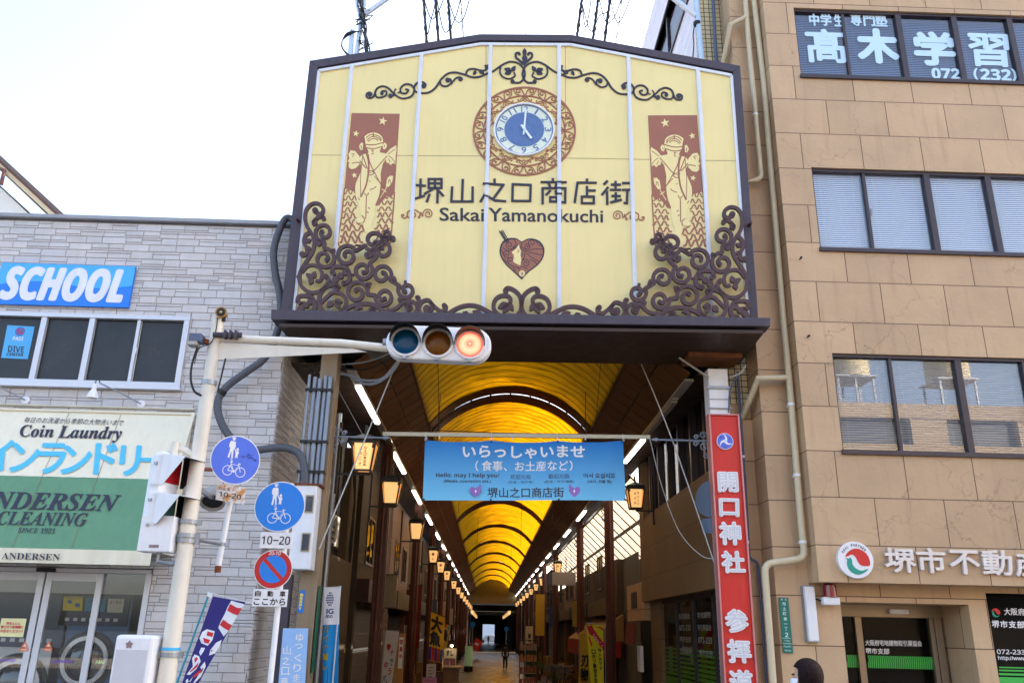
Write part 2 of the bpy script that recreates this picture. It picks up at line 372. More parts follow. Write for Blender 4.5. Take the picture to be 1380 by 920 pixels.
# ---- wrought scrollwork standing proud of the board
cA = crop(390, 265, 5.2556); cB = crop(540, 380, 8.1176)
def ang(a, b): return math.atan2(b[1]-a[1], b[0]-a[0])
def scurve(c1, R1, c2, R2, cw, t1=1.35, t2=1.35):
    return spiral(*c1, R1, ang(c1, c2), t1, R1*.24, cw=cw, p=1.6)[::-1]+spiral(*c2, R2, ang(c2, c1), t2, R2*.24, cw=cw, p=1.6)
def leaf(mb, cx, cy, ln, a, both, off, th, cr, fat=.34):
    ca, sa = math.cos(a), math.sin(a); pts = []
    for t, w in ((0, .05), (.25, .8), (.5, 1), (.78, .6), (1, .0), (.78, -.6), (.5, -1), (.25, -.8)):
        x, y = t*ln, w*ln*fat; pts.append((cx+x*ca-y*sa, cy+x*sa+y*ca))
    bpoly(mb, cr(pts), off, th, 0, both, n=2)
def scrollwork(mb, off, th, side):
    def sc_(c1, R1, c2, R2, cw, t1=1.35, t2=1.35):
        q = scurve(c1, R1, c2, R2, cw, t1, t2); st(q, 4.4); bl(*q[0], 15); bl(*q[-1], 15)
    mir = side
    def st(pts, w, cr=cA, taper=None): bstroke(mb, cr(pts), w*1.12, off, th, mirror=mir, taper=taper)
    def bl(x, y, r, cr=cA, s=5.2556):
        (px, py), = cr([(x, y)]); bblob(mb, px, py, r/s, off, th, mirror=mir)
    def lf(x, y, l, a, fat=.34):
        ca, sa = math.cos(a), math.sin(a)
        bpoly(mb, cA([(x+t*l*ca-w_*l*fat*sa, y+t*l*sa+w_*l*fat*ca) for t, w_ in ((0, .05), (.25, .8), (.5, 1), (.78, .6), (1, 0), (.78, -.6), (.5, -1), (.25, -.8))]), off, th, 0, n=2, mirror=mir)
    st([(185, 108), (205, 128), (238, 122), (240, 85), (205, 57), (160, 62), (125, 100), (115, 160), (130, 220), (160, 268), (180, 325), (172, 385), (138, 445), (95, 512), (76, 565), (82, 625), (118, 668), (165, 687), (218, 676), (260, 645), (282, 600), (268, 570)], 4.3)
    bl(187, 106, 22); bl(262, 572, 18)
    st([(92, 545), (130, 500), (175, 492), (215, 512), (236, 555), (222, 600), (190, 600)], 3.8); lf(165, 585, 55, -2.5); lf(165, 585, 55, -1.1); lf(168, 580, 55, 2.0)
    # acanthus on the far edge
    st([(150, 262), (120, 280), (108, 330), (128, 375), (125, 410), (100, 425)], 4.5); bl(95, 415, 20); lf(120, 330, 45, -.5); lf(125, 370, 40, .2)
    bl(245, 160, 17); st([(245, 160), (215, 150), (180, 180), (175, 205)], 4); lf(170, 215, 60, -1.1); 
    sc_((248, 262), 62, (252, 445), 72, 1); bl(212, 335, 22); lf(300, 410, 45, -.9)
    sc_((412, 425), 72, (598, 318), 72, -1, 1.4, 1.3); lf(540, 400, 55, 1.1); bl(575, 415, 24)
    st([(480, 385), (500, 378), (505, 355), (470, 350)], 3, taper=.3)
    st([(650, 290), (690, 300), (735, 305)], 4); bl(735, 305, 20); st([(690, 300), (712, 275), (695, 250), (672, 262)], 3.6); lf(650, 300, 60, .1)
    sc_((662, 385), 66, (525, 528), 66, 1, 1.35, 1.35)
    sc_((660, 560), 66, (830, 668), 58, -1, 1.3, 1.25); lf(745, 620, 50, -1.5)
    sc_((482, 685), 76, (672, 715), 62, -1, 1.35, 1.35); lf(540, 640, 50, -.5); bl(560, 640, 16)
    # fleur blocks
    for ox, oy, sx in ((120, 765, 1), (365, 560, 1)):
        for dx, dy, r in ((-48, -12, 17), (22, 60, 18), (0, 8, 22)): bl(ox+dx, oy+dy, r)
        st([(ox-60, oy-10), (ox-50, oy-50), (ox-10, oy-58), (ox+40, oy-50)], 4.5); st([(ox+42, oy-55), (ox+62, oy-10), (ox+60, oy+40), (ox+20, oy+65)], 5); lf(ox-10, oy+10, 75, 2.4, .3); lf(ox+10, oy, 60, -.6)
    st([(195, 762), (208, 762)], 2.2); st([(430, 555), (460, 560)], 2.2)
    # second leaf ring and its base wave
    st([(335, 655), (350, 640), (300, 632), (250, 655), (218, 705), (218, 770), (245, 820), (300, 838), (360, 828), (420, 792), (490, 768), (560, 764), (620, 782), (680, 825), (740, 858)], 4.8); bl(335, 652, 22)
    st([(225, 760), (300, 690), (350, 688), (395, 715), (405, 760), (380, 810), (330, 835)], 4); lf(320, 745, 60, .1); lf(315, 745, 62, 2.4); lf(330, 745, 62, 1.1)
    st([(470, 830), (480, 800), (520, 785)], 4); lf(560, 800, 60, .3); bl(485, 835, 20); lf(590, 790, 55, 1.2); st([(530, 840), (580, 820), (640, 835), (670, 830)], 3.6)
    st([(690, 800), (720, 810), (770, 790), (800, 750), (790, 735)], 4); bl(785, 738, 18)
    # curl by the wave and the wave itself (towards the middle)
    st([(85, 290), (110, 300), (118, 272), (85, 255), (40, 262)], 4, cB); bl(85, 292, 38, cB, 8.1176)
    st([(40, 262), (80, 218), (150, 232), (184, 290), (160, 350), (90, 395), (0, 402)], 4.3, cB)
    st([(185, 195), (175, 175), (200, 175), (208, 205), (190, 235)], 3.4, cB); bl(185, 190, 20, cB, 8.1176)
    st([(292, 300), (330, 318), (348, 280), (325, 225), (285, 208), (230, 232), (202, 290), (218, 352), (290, 392), (400, 402), (480, 380), (560, 330), (650, 284), (750, 264), (850, 278), (940, 322), (1030, 368), (1100, 398), (1180, 403)], 4.6, cB); bl(290, 302, 42, cB, 8.1176)
    st([(325, 225), (380, 285), (435, 325), (488, 318), (500, 280), (475, 258)], 4.2, cB); bl(478, 268, 28, cB, 8.1176)
    st([(575, 362), (620, 392), (680, 378), (700, 335)], 3.4, cB); st([(790, 345), (850, 335), (880, 380), (860, 402)], 4.6, cB)
    for x, y, a in ((690, 335, .5), (745, 345, 2.1)):
        (px, py), = cB([(x, y)]); bpoly(mb, [(px+t*9*math.cos(a)-w_*3*math.sin(a), py+t*9*math.sin(a)+w_*3*math.cos(a)) for t, w_ in ((0, .1), (.4, 1), (1, 0), (.4, -1))], off, th, n=2, mirror=mir)
    # middle pair of rings
    st([(1180, 403), (1262, 384), (1312, 320), (1320, 240), (1300, 160), (1240, 100), (1172, 76), (1145, 100)], 4.8, cB); bl(1150, 105, 32, cB, 8.1176)
    st([(1130, 396), (1050, 350), (1015, 280), (1040, 200), (1100, 162), (1168, 162), (1202, 198), (1196, 240)], 4.6, cB)
    for a, l in ((2.75, 125), (2.1, 120), (.95, 95)):
        bpoly(mb, cB([(1180+t*l*math.cos(a)-w_*l*.32*math.sin(a), 245+t*l*math.sin(a)+w_*l*.32*math.cos(a)) for t, w_ in ((0, .05), (.25, .8), (.5, 1), (.78, .6), (1, 0), (.78, -.6), (.5, -1), (.25, -.8))]), off, th, n=2, mirror=mir)
for side in (False, True):
    mb = MB(); scrollwork(mb, .17, .05, side)
    for x, y in ((404, 300), (405, 378), (520, 322), (548, 385), (412, 413)):
        p = PB(x, y, .003); p = mirr(p) if side else p; mb.obox(p+PB.n*.085, EB*.02, U*.02, PB.n*.083)
    mb.build('scrollwork', M['scroll'], board)

# ---- flat painted / cut-out decoration
cT = crop(480, 55, 5.75)
mb = MB(); o1, t1 = .004, .012
def ts(pts, w): bstroke(mb, cT(pts), w, o1, t1, both=True)
ts([(105, 425), (120, 415), (105, 403), (82, 415), (85, 440), (115, 445), (140, 425), (160, 375), (205, 355), (250, 370), (290, 410), (340, 445), (390, 447), (435, 425), (450, 380), (425, 345), (380, 340), (345, 370), (350, 405), (385, 410), (405, 385), (380, 378)], 2.6)
ts([(145, 405), (160, 438), (200, 440), (235, 420), (230, 392), (200, 395), (198, 415)], 2.4)
ts([(298, 405), (285, 425), (265, 430)], 3); ts([(290, 408), (300, 385), (310, 375)], 1.6); ts([(345, 390), (330, 405), (322, 402)], 1.4)
ts([(525, 352), (540, 345), (520, 325), (480, 325), (450, 360), (460, 395), (510, 408), (570, 400), (620, 360), (660, 300), (710, 258), (770, 248), (840, 265), (900, 285), (960, 280), (1020, 255), (1060, 240), (1110, 205), (1150, 180), (1200, 165), (1260, 180), (1300, 225), (1305, 280), (1270, 325), (1220, 325), (1212, 312)], 2.7)
ts([(650, 310), (660, 345), (700, 355), (735, 330), (730, 300), (708, 305)], 2.4); ts([(735, 340), (770, 295), (805, 285), (822, 300), (805, 310)], 2.2)
ts([(850, 262), (865, 230), (910, 220), (980, 235), (1015, 215), (998, 192)], 2.6); ts([(1120, 205), (1115, 250), (1140, 285), (1190, 297), (1230, 275), (1222, 248)], 2.4)
for x, y, r in ((105, 420, 14), (200, 410, 14), (265, 430, 17), (525, 352, 18), (708, 307, 18), (808, 300, 16), (1212, 318, 16)):
    (px, py), = cT([(x, y)]); bblob(mb, px, py, r/5.75, o1+.0003, t1, both=True)
for x, y, l, a in ((1205, 240, 62, 3.5), (1205, 240, 58, 2.8), (1205, 240, 52, -.95), (930, 235, 40, 2.2), (950, 232, 50, .5), (1000, 225, 50, -.9)):
    bpoly(mb, cT([(x+t*l*math.cos(a)-w_*l*.34*math.sin(a), y+t*l*math.sin(a)+w_*l*.34*math.cos(a)) for t, w_ in ((0, .05), (.3, .9), (.6, .8), (1, 0), (.6, -.8), (.3, -.9))]), o1+.0006, t1, both=True, n=2)
bpoly(mb, cT([(1305, 62), (1288, 85), (1294, 120), (1284, 138), (1300, 195), (1306, 200), (1311, 195), (1328, 138), (1316, 120), (1322, 85)]), o1+.0009, t1, n=3)
ts([(1298, 185), (1265, 155), (1238, 130), (1240, 100), (1262, 98), (1268, 115)], 3.2)
mb.build('top_flourish', M['navy'], board)

cK1, cK2 = crop(535, 230, 7.667), crop(700, 230, 7.667)
mb = MB()
def ks(c, pts, closed=False):
    q = c(pts)
    segs = list(zip(q, q[1:]+([q[0]] if closed else [])))[:len(q) if closed else len(q)-1]
    for i, (a, b) in enumerate(segs):
        dx, dy = b[0]-a[0], b[1]-a[1]; L_ = math.hypot(dx, dy); e = 1.3
        a2 = (a[0]-dx/L_*e, a[1]-dy/L_*e); b2 = (b[0]+dx/L_*e, b[1]+dy/L_*e)
        bstroke(mb, [a2, b2], 3.3, o1+KN[0]*.00012, .01, smooth=False); KN[0] = (KN[0]+1) % 9
KN = [0]
for p in ([(245, 95), (240, 275)], [(195, 152), (288, 158)], [(195, 290), (280, 262)], [(392, 88), (392, 180)], [(328, 132), (460, 134)], [(365, 195), (288, 240)], [(412, 190), (475, 258)], [(335, 250), (310, 318)], [(420, 200), (418, 328)], [(570, 175), (562, 320), (780, 320), (782, 175)], [(680, 98), (672, 320)], [(1008, 95), (1008, 138)], [(895, 135), (1100, 148), (1000, 285)], [(865, 318), (905, 250), (1010, 308), (1118, 318)]): ks(cK1, p)
ks(cK1, [(328, 88), (460, 88), (460, 180), (328, 180)], True)
ks(crop(0, 0, 1), [(691, 248.5), (715.2, 249.5), (714.5, 271), (690.5, 271)], True)
for p in ([(345, 90), (345, 120)], [(228, 120), (480, 122)], [(300, 130), (318, 172)], [(385, 130), (372, 172)], [(240, 340), (240, 183), (475, 183), (472, 330), (440, 328)], [(315, 212), (280, 248)], [(375, 212), (378, 240), (430, 238)], [(698, 95), (698, 122)], [(572, 325), (600, 125), (790, 127)], [(698, 170), (698, 270)], [(700, 207), (778, 207)], [(905, 112), (878, 138)], [(912, 178), (858, 245)], [(905, 220), (908, 345)], [(955, 145), (1038, 147)], [(993, 118), (993, 195)], [(945, 200), (1042, 200)], [(960, 262), (1038, 265)], [(995, 235), (995, 310)], [(948, 328), (1048, 303)], [(1070, 130), (1155, 130)], [(1070, 200), (1160, 200)], [(1115, 200), (1110, 338), (1085, 336)]): ks(cK2, p)
ks(cK2, [(318, 275), (385, 275), (385, 320), (318, 320)], True); ks(cK2, [(645, 270), (768, 270), (768, 338), (645, 338)], True)
text_q(mb, 'Sakai', [(592.8, 280.2), (652, 281.2), (652, 298.4), (592.8, 297.6)], PB, .005, bold=.022)
text_q(mb, 'Yamanokuchi', [(659, 280.6), (812.4, 283.4), (812.4, 300), (659, 298.2)], PB, .005, bold=.022)
# the strokes that carry on over the white ribs
for a, b in (((652, 247), (659, 247.4)), ((652, 263.3), (658, 264.6)), ((750, 245), (757, 245)), ((750, 253), (757, 253.2)), ((750, 260.8), (757, 261))):
    bstroke(mb, [a, b], 2.8, .0505, .002, smooth=False)
mb.build('lettering', M['navy'], board)
mb = MB()
for mir in (False, True):
    bstroke(mb, cK1(spiral(322, 447, 58, 2.7, 1.75, 10, cw=1)), 1.3, o1, .006, mirror=mir)
    bstroke(mb, cK1([(268, 470), (235, 440), (200, 412), (150, 408), (108, 430), (105, 465), (85, 490), (55, 482), (48, 460), (65, 452), (72, 470)]), 1.5, o1+.0003, .006, mirror=mir)
    bstroke(mb, cK1([(105, 465), (120, 485), (165, 490), (192, 470), (188, 445), (165, 440), (150, 455), (160, 468)]), 1.4, o1+.0006, .006, mirror=mir)
    bstroke(mb, cK1([(250, 430), (240, 455), (228, 480)]), 1.8, o1+.0009, .006, mirror=mir); px, py = cK1([(228, 482)])[0]; bblob(mb, px, py, 1.6, o1+.0012, .006, mirror=mir)
mb.build('side_flourish', M['brown'], board)

# ---- cherub panels
cC = crop(450, 145, 4.6)
def star(cx, cy, r, rot=.2): return [(cx+(r if i % 2 == 0 else r*.42)*math.cos(rot-math.pi/2+i*math.pi/5), cy+(r if i % 2 == 0 else r*.42)*math.sin(rot-math.pi/2+i*math.pi/5)) for i in range(10)]
body_ = [(185, 200), (190, 180), (215, 162), (245, 155), (280, 165), (300, 185), (305, 210), (302, 235), (292, 252), (284, 276), (305, 282), (330, 290), (328, 312), (305, 345), (298, 372), (290, 412), (291, 460), (286, 510), (276, 558), (258, 600), (255, 650), (246, 690), (236, 722), (232, 748), (250, 766), (246, 786), (216, 782), (196, 772), (186, 745), (184, 712), (150, 716), (130, 692), (158, 682), (170, 668), (160, 620), (141, 570), (132, 520), (136, 470), (158, 420), (174, 372), (160, 352), (136, 376), (106, 382), (92, 366), (96, 340), (130, 320), (160, 310), (176, 290), (210, 286), (213, 270), (196, 236)]
bl_lines = [([(200, 190), (220, 172), (245, 168), (280, 180), (295, 200)], 1), ([(205, 205), (225, 186), (250, 180), (280, 194), (292, 210)], 1), ([(212, 212), (230, 198), (252, 192), (275, 205)], 1), ([(244, 158), (246, 185)], 1), ([(190, 228), (245, 232), (304, 218)], 1.1), ([(194, 248), (245, 256), (298, 242)], 1.1), ([(230, 268), (243, 264), (240, 280)], .9), ([(232, 288), (246, 286)], .9),
    ([(186, 188), (196, 260), (214, 330), (214, 400), (200, 480), (166, 555)], 1.7), ([(186, 188), (178, 300), (166, 420), (166, 555)], .7), ([(330, 300), (290, 345), (262, 378), (235, 400)], 1), ([(213, 290), (222, 340), (250, 400)], 1), ([(176, 292), (190, 330), (205, 372), (215, 385)], 1), ([(160, 330), (185, 360), (200, 378)], 1), ([(112, 345), (150, 340), (165, 352)], 1), ([(205, 395), (232, 392), (248, 405), (232, 418), (208, 416)], 1), ([(208, 404), (230, 404)], .8), ([(250, 400), (280, 455), (310, 500)], .9), ([(220, 455), (226, 460)], 1), ([(222, 510), (250, 500), (262, 488)], .9), ([(188, 530), (205, 545), (215, 528)], .9), ([(202, 548), (200, 600), (198, 690)], 1), ([(212, 618), (222, 628)], .9), ([(205, 645), (215, 655)], .9), ([(150, 560), (160, 575)], .9), ([(184, 712), (190, 690), (172, 668)], 1), ([(250, 425), (285, 465), (300, 495)], .8)]
for mir in (False, True):
    cp = MB()
    def cpo(p, off, mi, n=0): bpoly(cp, cC(p), off, .002, mi, n=n, mirror=mir)
    def cst(p, w, off, mi): bstroke(cp, cC(p), w, off, .0015, mi, mirror=mir)
    cpo([(110, 35), (408, 40), (376, 525), (352, 560), (330, 545), (300, 580), (265, 610), (150, 600), (130, 520), (100, 512), (66, 500)], .003, 0)
    cst([(66, 500), (48, 680), (32, 855), (180, 850), (352, 838)], 1.7, .003, 0); cst([(376, 525), (364, 680), (352, 838)], 1.7, .003, 0)
    # water lines
    rr = random.Random(3)
    def wavy(x0, x1, y, h):
        pts = []; x = x0; s = 1
        while x < x1:
            w_ = rr.uniform(.45, .9)*h; pts += [(x, y+s*h*.30), (x+w_*.55, y+s*h*.42)]; x += w_; s = -s
        return pts
    for k in range(9):
        y = 524+k*37; lw = 1.5+k*.13
        x0 = 68-(y-500)*.1; cst(wavy(x0, 150-(12 if k < 5 else 0)+(k > 5)*35, y, 26+k*1.5), lw, .0042+k*.00005, 0)
        cst(wavy(268-(k > 4)*18, 372-k*3, y+30, 24+k), lw, .0047+k*.00005, 0)
    cpo([(318, 292), (350, 256), (386, 234), (389, 262), (383, 300), (382, 352), (366, 345), (352, 358), (340, 345), (326, 342)], .0052, 1)
    cpo([(160, 305), (132, 270), (104, 265), (90, 290), (96, 318), (84, 335), (112, 346), (140, 330)], .0052, 1)
    for e in (((156, 240), (170, 218), (184, 228), (182, 258), (164, 262)), ((302, 236), (314, 218), (328, 232), (322, 254), (306, 258))): cpo(e, .0052, 1, 3)
    cpo(body_, .0062, 1, 2)
    for p in (star(303, 85, 28), star(137, 162, 21), star(127, 420, 19, -.2)): cpo(p, .0056, 1)
    cpo([(322, 488), (330, 440), (348, 422), (368, 425), (362, 460), (340, 492)], .0058, 1); cst([(288, 560), (335, 480), (355, 430)], 1, .0079, 1); cst([(298, 505), (325, 525)], 1.2, .0079, 1)
    for p, w_ in bl_lines: cst(p, w_*1.35, .0083, 0)
    for p in ([(340, 300), (365, 320), (380, 345)], [(335, 290), (360, 272), (382, 258)], [(338, 318), (350, 340)], [(165, 235), (172, 250), (166, 256)], [(315, 232), (312, 248)], [(108, 285), (125, 290), (112, 305)], [(335, 470), (345, 445), (352, 470)]): cst(p, .9, .0083, 0)
    cp.build('cherub_panel', [M['brown'], M['cream']], board)

# ---- heart emblem with a lady's profile
cH = crop(650, 300, 6.5727); mb = MB()
ho = [(350, 505), (280, 440), (210, 375), (165, 310), (152, 250), (165, 190), (200, 150), (260, 135), (310, 142), (348, 168), (390, 146), (445, 140), (510, 165), (545, 215), (550, 265), (530, 330), (480, 385), (420, 430), (375, 475)]
hi = [(350+(x-350)*.93, 305+(y-305)*.92) for x, y in ho]
bpoly(mb, cH(ho), .003, .002, 0, n=2); bpoly(mb, cH(hi), .0055, .001, 1, n=2)
bpoly(mb, cH([(325, 188), (298, 232), (264, 258), (270, 280), (281, 298), (274, 322), (276, 348), (300, 362), (336, 378), (346, 330), (338, 285), (342, 250), (330, 225)]), .007, .001, 2, n=2)
for p in (spiral(240, 200, 42, 0, 1.6), spiral(218, 275, 38, 1, 1.5), spiral(250, 330, 30, 2, 1.3), spiral(385, 360, 42, 3, 1.7), spiral(395, 215, 34, 4, 1.6), spiral(440, 180, 36, 2, 1.3),
          [(180, 220), (230, 250), (290, 225), (322, 185)], [(330, 200), (360, 245), (410, 250), (450, 235), (540, 235)], [(400, 265), (450, 270), (530, 290)], [(395, 275), (440, 310), (500, 345)], [(380, 255), (370, 310), (350, 335)], [(360, 260), (350, 300)], [(350, 170), (350, 215), (385, 240)], [(470, 165), (510, 200), (540, 215)], [(420, 325), (470, 350), (485, 380)], [(190, 320), (240, 370), (320, 400), (350, 390), (400, 410)], [(270, 395), (300, 430)], [(310, 390), (330, 425)], [(170, 240), (200, 300)], [(280, 150), (300, 190), (270, 240)]):
    bstroke(mb, cH(p), .95, .0075, .001, 0)
for p in ([(300, 262), (318, 256)], [(308, 240), (325, 236), (320, 262)], [(268, 280), (282, 282)], [(272, 320), (282, 318)]): bstroke(mb, cH(p), .8, .0085, .001, 1, smooth=False)
(px, py), = cH([(352, 450)]); bblob(mb, px, py, 4, .0085, .001, 2, n=16)
for p in ([(340, 440), (364, 440)], [(340, 450), (364, 450)], [(340, 460), (364, 460)], [(352, 436), (352, 464)]): bstroke(mb, cH(p), .6, .0098, .001, 0, smooth=False)
for d in (-14, 0, 14):
    bstroke(mb, cH([(165+d, 72-d*.5), (225+d*.8, 178-d*.3)]), 1.1 if d == 0 else .8, .0098, .001, 0, smooth=False)
for k in range(7):
    t = k/7; x, y = 165+60*t, 75+100*t
    bstroke(mb, cH([(x-18, y-6), (x, y+10), (x+18, y-10)]), .9, .011, .001, 0, smooth=False)
mb.build('heart_emblem', [M['navy'], M['brown'], M['cream']], board)

# ---- clock
M['clock_blue'] = mat('clock_blue', (90, 118, 166), .3, var=.03); M['clock_pale'] = mat('clock_pale', (224, 232, 214), .3, var=.03)
clock = board
cc = PB(706.5, 176.2, 0); Rk = (PB(776, 177)-PB(637, 176)).length/2
def ck(r, a, off): return cc+(EB*math.sin(a)+U*math.cos(a))*(r*Rk)+PB.n*off
def ring(mb, r0, r1, off, th, mi=0, n=72):
    mb.ribbon([ck((r0+r1)/2, 2*math.pi*i/n, off) for i in range(n)], (r1-r0)*Rk, PB.n, th, mi, closed=True)
mb = MB(); ring(mb, .965, 1.0, .003, .012); ring(mb, .775, .80, .003, .012)
def pol(pts, a0): return [ck(r, a0+a, .0033) for r, a in pts]
for k in range(12):
    a = k*math.pi/6
    for s in (1, -1):
        q = catmull([(.80, 0), (.83, s*.03), (.90, s*.05), (.95, s*.10), (.945, s*.17), (.90, s*.19), (.87, s*.15), (.885, s*.11), (.91, s*.125)], 3)
        mb.ribbon(pol(q, a), .022*Rk, PB.n, .01)
        q = catmull([(.965, s*.24), (.90, s*.225), (.84, s*.20), (.80, s*.10)], 3); mb.ribbon(pol(q, a), .018*Rk, PB.n, .0102)
        q = catmull([(.775, s*.02), (.72, s*.10), (.66, s*.17), (.625, s*.26)], 3); mb.ribbon(pol(q, a), .014*Rk, PB.n, .0098)
        q = catmull([(.775, s*.25), (.70, s*.22), (.66, s*.12), (.70, s*.06), (.72, s*.10)], 3); mb.ribbon(pol(q, a+.26), .013*Rk, PB.n, .0096)
    mb.ribbon([ck(.69, a, .0034)+(EB*math.cos(t)+U*math.sin(t))*.032*Rk for t in [i*math.pi/5 for i in range(10)]], .012*Rk, PB.n, .01, closed=True)
    p = ck(.635, a+.26, .0034); mb.prism([p+(EB*math.cos(t)+U*math.sin(t))*.03*Rk for t in [i*math.pi/4 for i in range(8)]], PB.n*.01)
mb.build('clock_filigree', M['brown'], board)
mb = MB(); ring(mb, .56, .59, .003, .06, 0); mb.prism([ck(.575, 2*math.pi*i/64, .004) for i in range(64)], PB.n*.03, 1)
mb.prism([ck(.385, 2*math.pi*i/64, .0345) for i in range(64)], PB.n*.004, 2); ring(mb, .535, .555, .0345, .003, 2)
clk = mb.build('clock_dial', [M['white'], M['clock_pale'], M['clock_blue']], board)
mb = MB()
for k in range(1, 13):
    a = k*math.pi/6; c0 = ck(.46, a, 0); rad = (EB*math.sin(a)+U*math.cos(a)); tan = (EB*math.cos(a)-U*math.sin(a)); h = .062*Rk; w_ = (.045 if k < 10 else .065)*Rk*(.35 if k in (1,) else 1)
    text_pts(mb, str(k), [c0+rad*h-tan*w_, c0+rad*h+tan*w_, c0-rad*h+tan*w_, c0-rad*h-tan*w_], PB.n, .036, bold=.02)
mb.build('numeral', M['clock_blue'], clk)
mb = MB()
mb.bar(ck(.13, math.pi+.08, .05), ck(.43, .06, .05), .035*Rk, .008, PB.n); mb.bar(ck(.10, -.6, .06), ck(.26, 2.56, .06), .045*Rk, .008, PB.n); mb.disc(ck(0, 0, .065), PB.n, .03*Rk, .01)
mb.build('hands', mat('clock_hand', (226, 238, 244), .4, var=0), clk)
# ------------------------------------------------------------ ground
def structure(name, mb, m, **k):
    o = mb.build(name, m, **k); o['kind'] = 'structure'; return o
M['asphalt'] = mat('asphalt', (66, 66, 68), .85, var=.2, scale=9, bump=.3, bscale=160)
M['paving'] = mat('paving', (150, 142, 132), .75, var=.15, scale=5, bump=.2)
M['kerb'] = mat('kerb_stone', (150, 148, 142), .8, var=.15)
mb = MB(); mb.box((-300, -260, -.9), (300, 400, -.8)); structure('ground', mb, M['asphalt'])
mb = MB(); mb.box((-60, -12, -.78), (60, 7.2, 0)); structure('road', mb, M['asphalt'])
mb = MB(); mb.box((-60, 7.35, -.78), (60, 14, .05)); structure('pavement', mb, M['paving'])
mb = MB(); mb.box((-60, 7.21, -.78), (60, 7.34, .12)); structure('kerb', mb, M['kerb'])
mb = MB(); mb.box((-60, -20, -.78), (60, -12.01, .1)); structure('far_pavement', mb, M['paving'])

# ------------------------------------------------------------ left building: grey ashlar siding
M['mortar'] = mat('mortar_line', (146, 138, 134), .85, var=.1)
M['ashlar'] = mat('ashlar_siding', (208, 205, 204), .75, var=.08, scale=3, bump=.25, bscale=45, tint=True, stain=.12, stain_rgb=(150, 135, 120))
M['alu'] = mat('aluminium_frame', (205, 206, 212), .4, .25, var=.06)
M['cap'] = mat('roof_cap_metal', (156, 158, 164), .5, 0, var=.1)
M['dark_in'] = mat('dark_room', (58, 60, 64), .8, var=.1)
M['glass'] = glass('clear_glass', (.97, .98, .98), .05)
M['glass_dark'] = glass('dark_glass', (.62, .64, .66), .0, ior=1.22)
PL = PY(12.5); LX = -3.31
def rect_sub(r, h):
    u0, u1, z0, z1 = r; a, b, c, d = h
    if u1 <= a or u0 >= b or z1 <= c or z0 >= d: return [r]
    out = []
    if u0 < a: out.append((u0, a, z0, z1)); u0 = a
    if u1 > b: out.append((b, u1, z0, z1)); u1 = b
    if z0 < c: out.append((u0, u1, z0, c))
    if z1 > d: out.append((u0, u1, d, z1))
    return out
def ashlar(mb, fn, u0, u1, z0, z1, holes, seed, H=.128, d=.010):
    rr = random.Random(seed); z = z0; g = .007; row = 0
    def put(r, t):
        rs = [r]
        for h in holes: rs = [q for p in rs for q in rect_sub(p, h)]
        for a, b, c, e in rs:
            if b-a < .02 or e-c < .015: continue
            a, b, c, e = a+g/2, b-g/2, c+g/2, e-g/2; k = .006
            mb.add([fn(a, c, 0), fn(b, c, 0), fn(b, e, 0), fn(a, e, 0), fn(a+k, c+k, d), fn(b-k, c+k, d), fn(b-k, e-k, d), fn(a+k, e-k, d)],
                   [(4, 5, 6, 7), (0, 1, 5, 4), (1, 2, 6, 5), (2, 3, 7, 6), (3, 0, 4, 7)]); mb.c += [t]*5
    while z < z1:
        h = H*rr.choice((.95, 1, 1.05)); h = min(h, z1-z)
        u = u0-rr.random()*.5
        while u < u1:
            L = rr.uniform(.22, .44); e = min(u+L, u1)
            if e > u0:
                s = max(u, u0); v = rr.uniform(.92, 1.04); wv = rr.uniform(-.02, .025); t = (v+wv, v, v-wv)
                q = rr.random()
                if q < .34: put((s, e, z, z+h*.66), t); v2 = v*rr.uniform(.94, 1.05); put((s, e, z+h*.66, z+h), (v2, v2, v2))
                elif q < .6: put((s, e, z, z+h*.30), t); put((s, e, z+h*.30, z+h), t)
                else: put((s, e, z, z+h), t)
            u += L
        z += h; row += 1
wt, wb = PL(256.5, 428.7), PL(242, 523); WZ0, WZ1, WX1 = wb.z, wt.z, (wt.x+wb.x)/2
so_r = PL(206, 770).x; so_t = PL(100, 764).z
holes = [(-11.0, WX1, WZ0, WZ1), (-10.2, so_r, -1, so_t)]
lb = thing('laundry_building', 'two storey building clad in pale grey stone siding with aluminium windows', 'building', (-7, 12.5, 0))
mb = MB(); wall_cells(mb, -12, LX, .05, 8.0, holes, 12.5, 12.7); mb.box((LX-.2, 12.701, .05), (LX, 15.2, 8.0)); mb.box((-12, 12.701, .05), (-11.8, 20, 8.0))
mb.build('wall_backing', M['mortar'], lb)
mb = MB(); mb.c = []; ashlar(mb, lambda u, z, d: V((u, 12.5-d, z)), -12, LX, .05, 8.0, holes, 11)
ashlar(mb, lambda u, z, d: V((LX+d, u, z)), 12.5, 15.2, .05, 8.0, [], 5)
mb.build('wall', M['ashlar'], lb)
mb = MB(); mb.box((-12.05, 12.42, 8.02), (LX+.06, 12.62, 8.09)); mb.box((LX-.14, 12.62, 8.02), (LX+.06, 15.2, 8.09)); mb.build('coping', M['cap'], lb, bevel=.01)
mb = MB(); mb.box((-12, 12.7, 7.6), (LX-.2, 20, 7.7)); mb.build('roof', M['cap'], lb)
mb = MB(); mb.box((-12, 19.8, .05), (LX-.2, 20, 7.6)); mb.box((-11.8, 12.72, 3.9), (LX-.21, 19.8, 4.1)); mb.box((-11.8, 17.6, .05), (LX-.21, 17.8, 3.9)); mb.build('inner_wall', mat('inner_plaster', (226, 226, 220), .8, var=.06), lb)
mb = MB(); mb.box((-11.8, 12.72, .02), (LX-.21, 19.8, .06)); mb.build('inner_floor', M['paving'], lb)
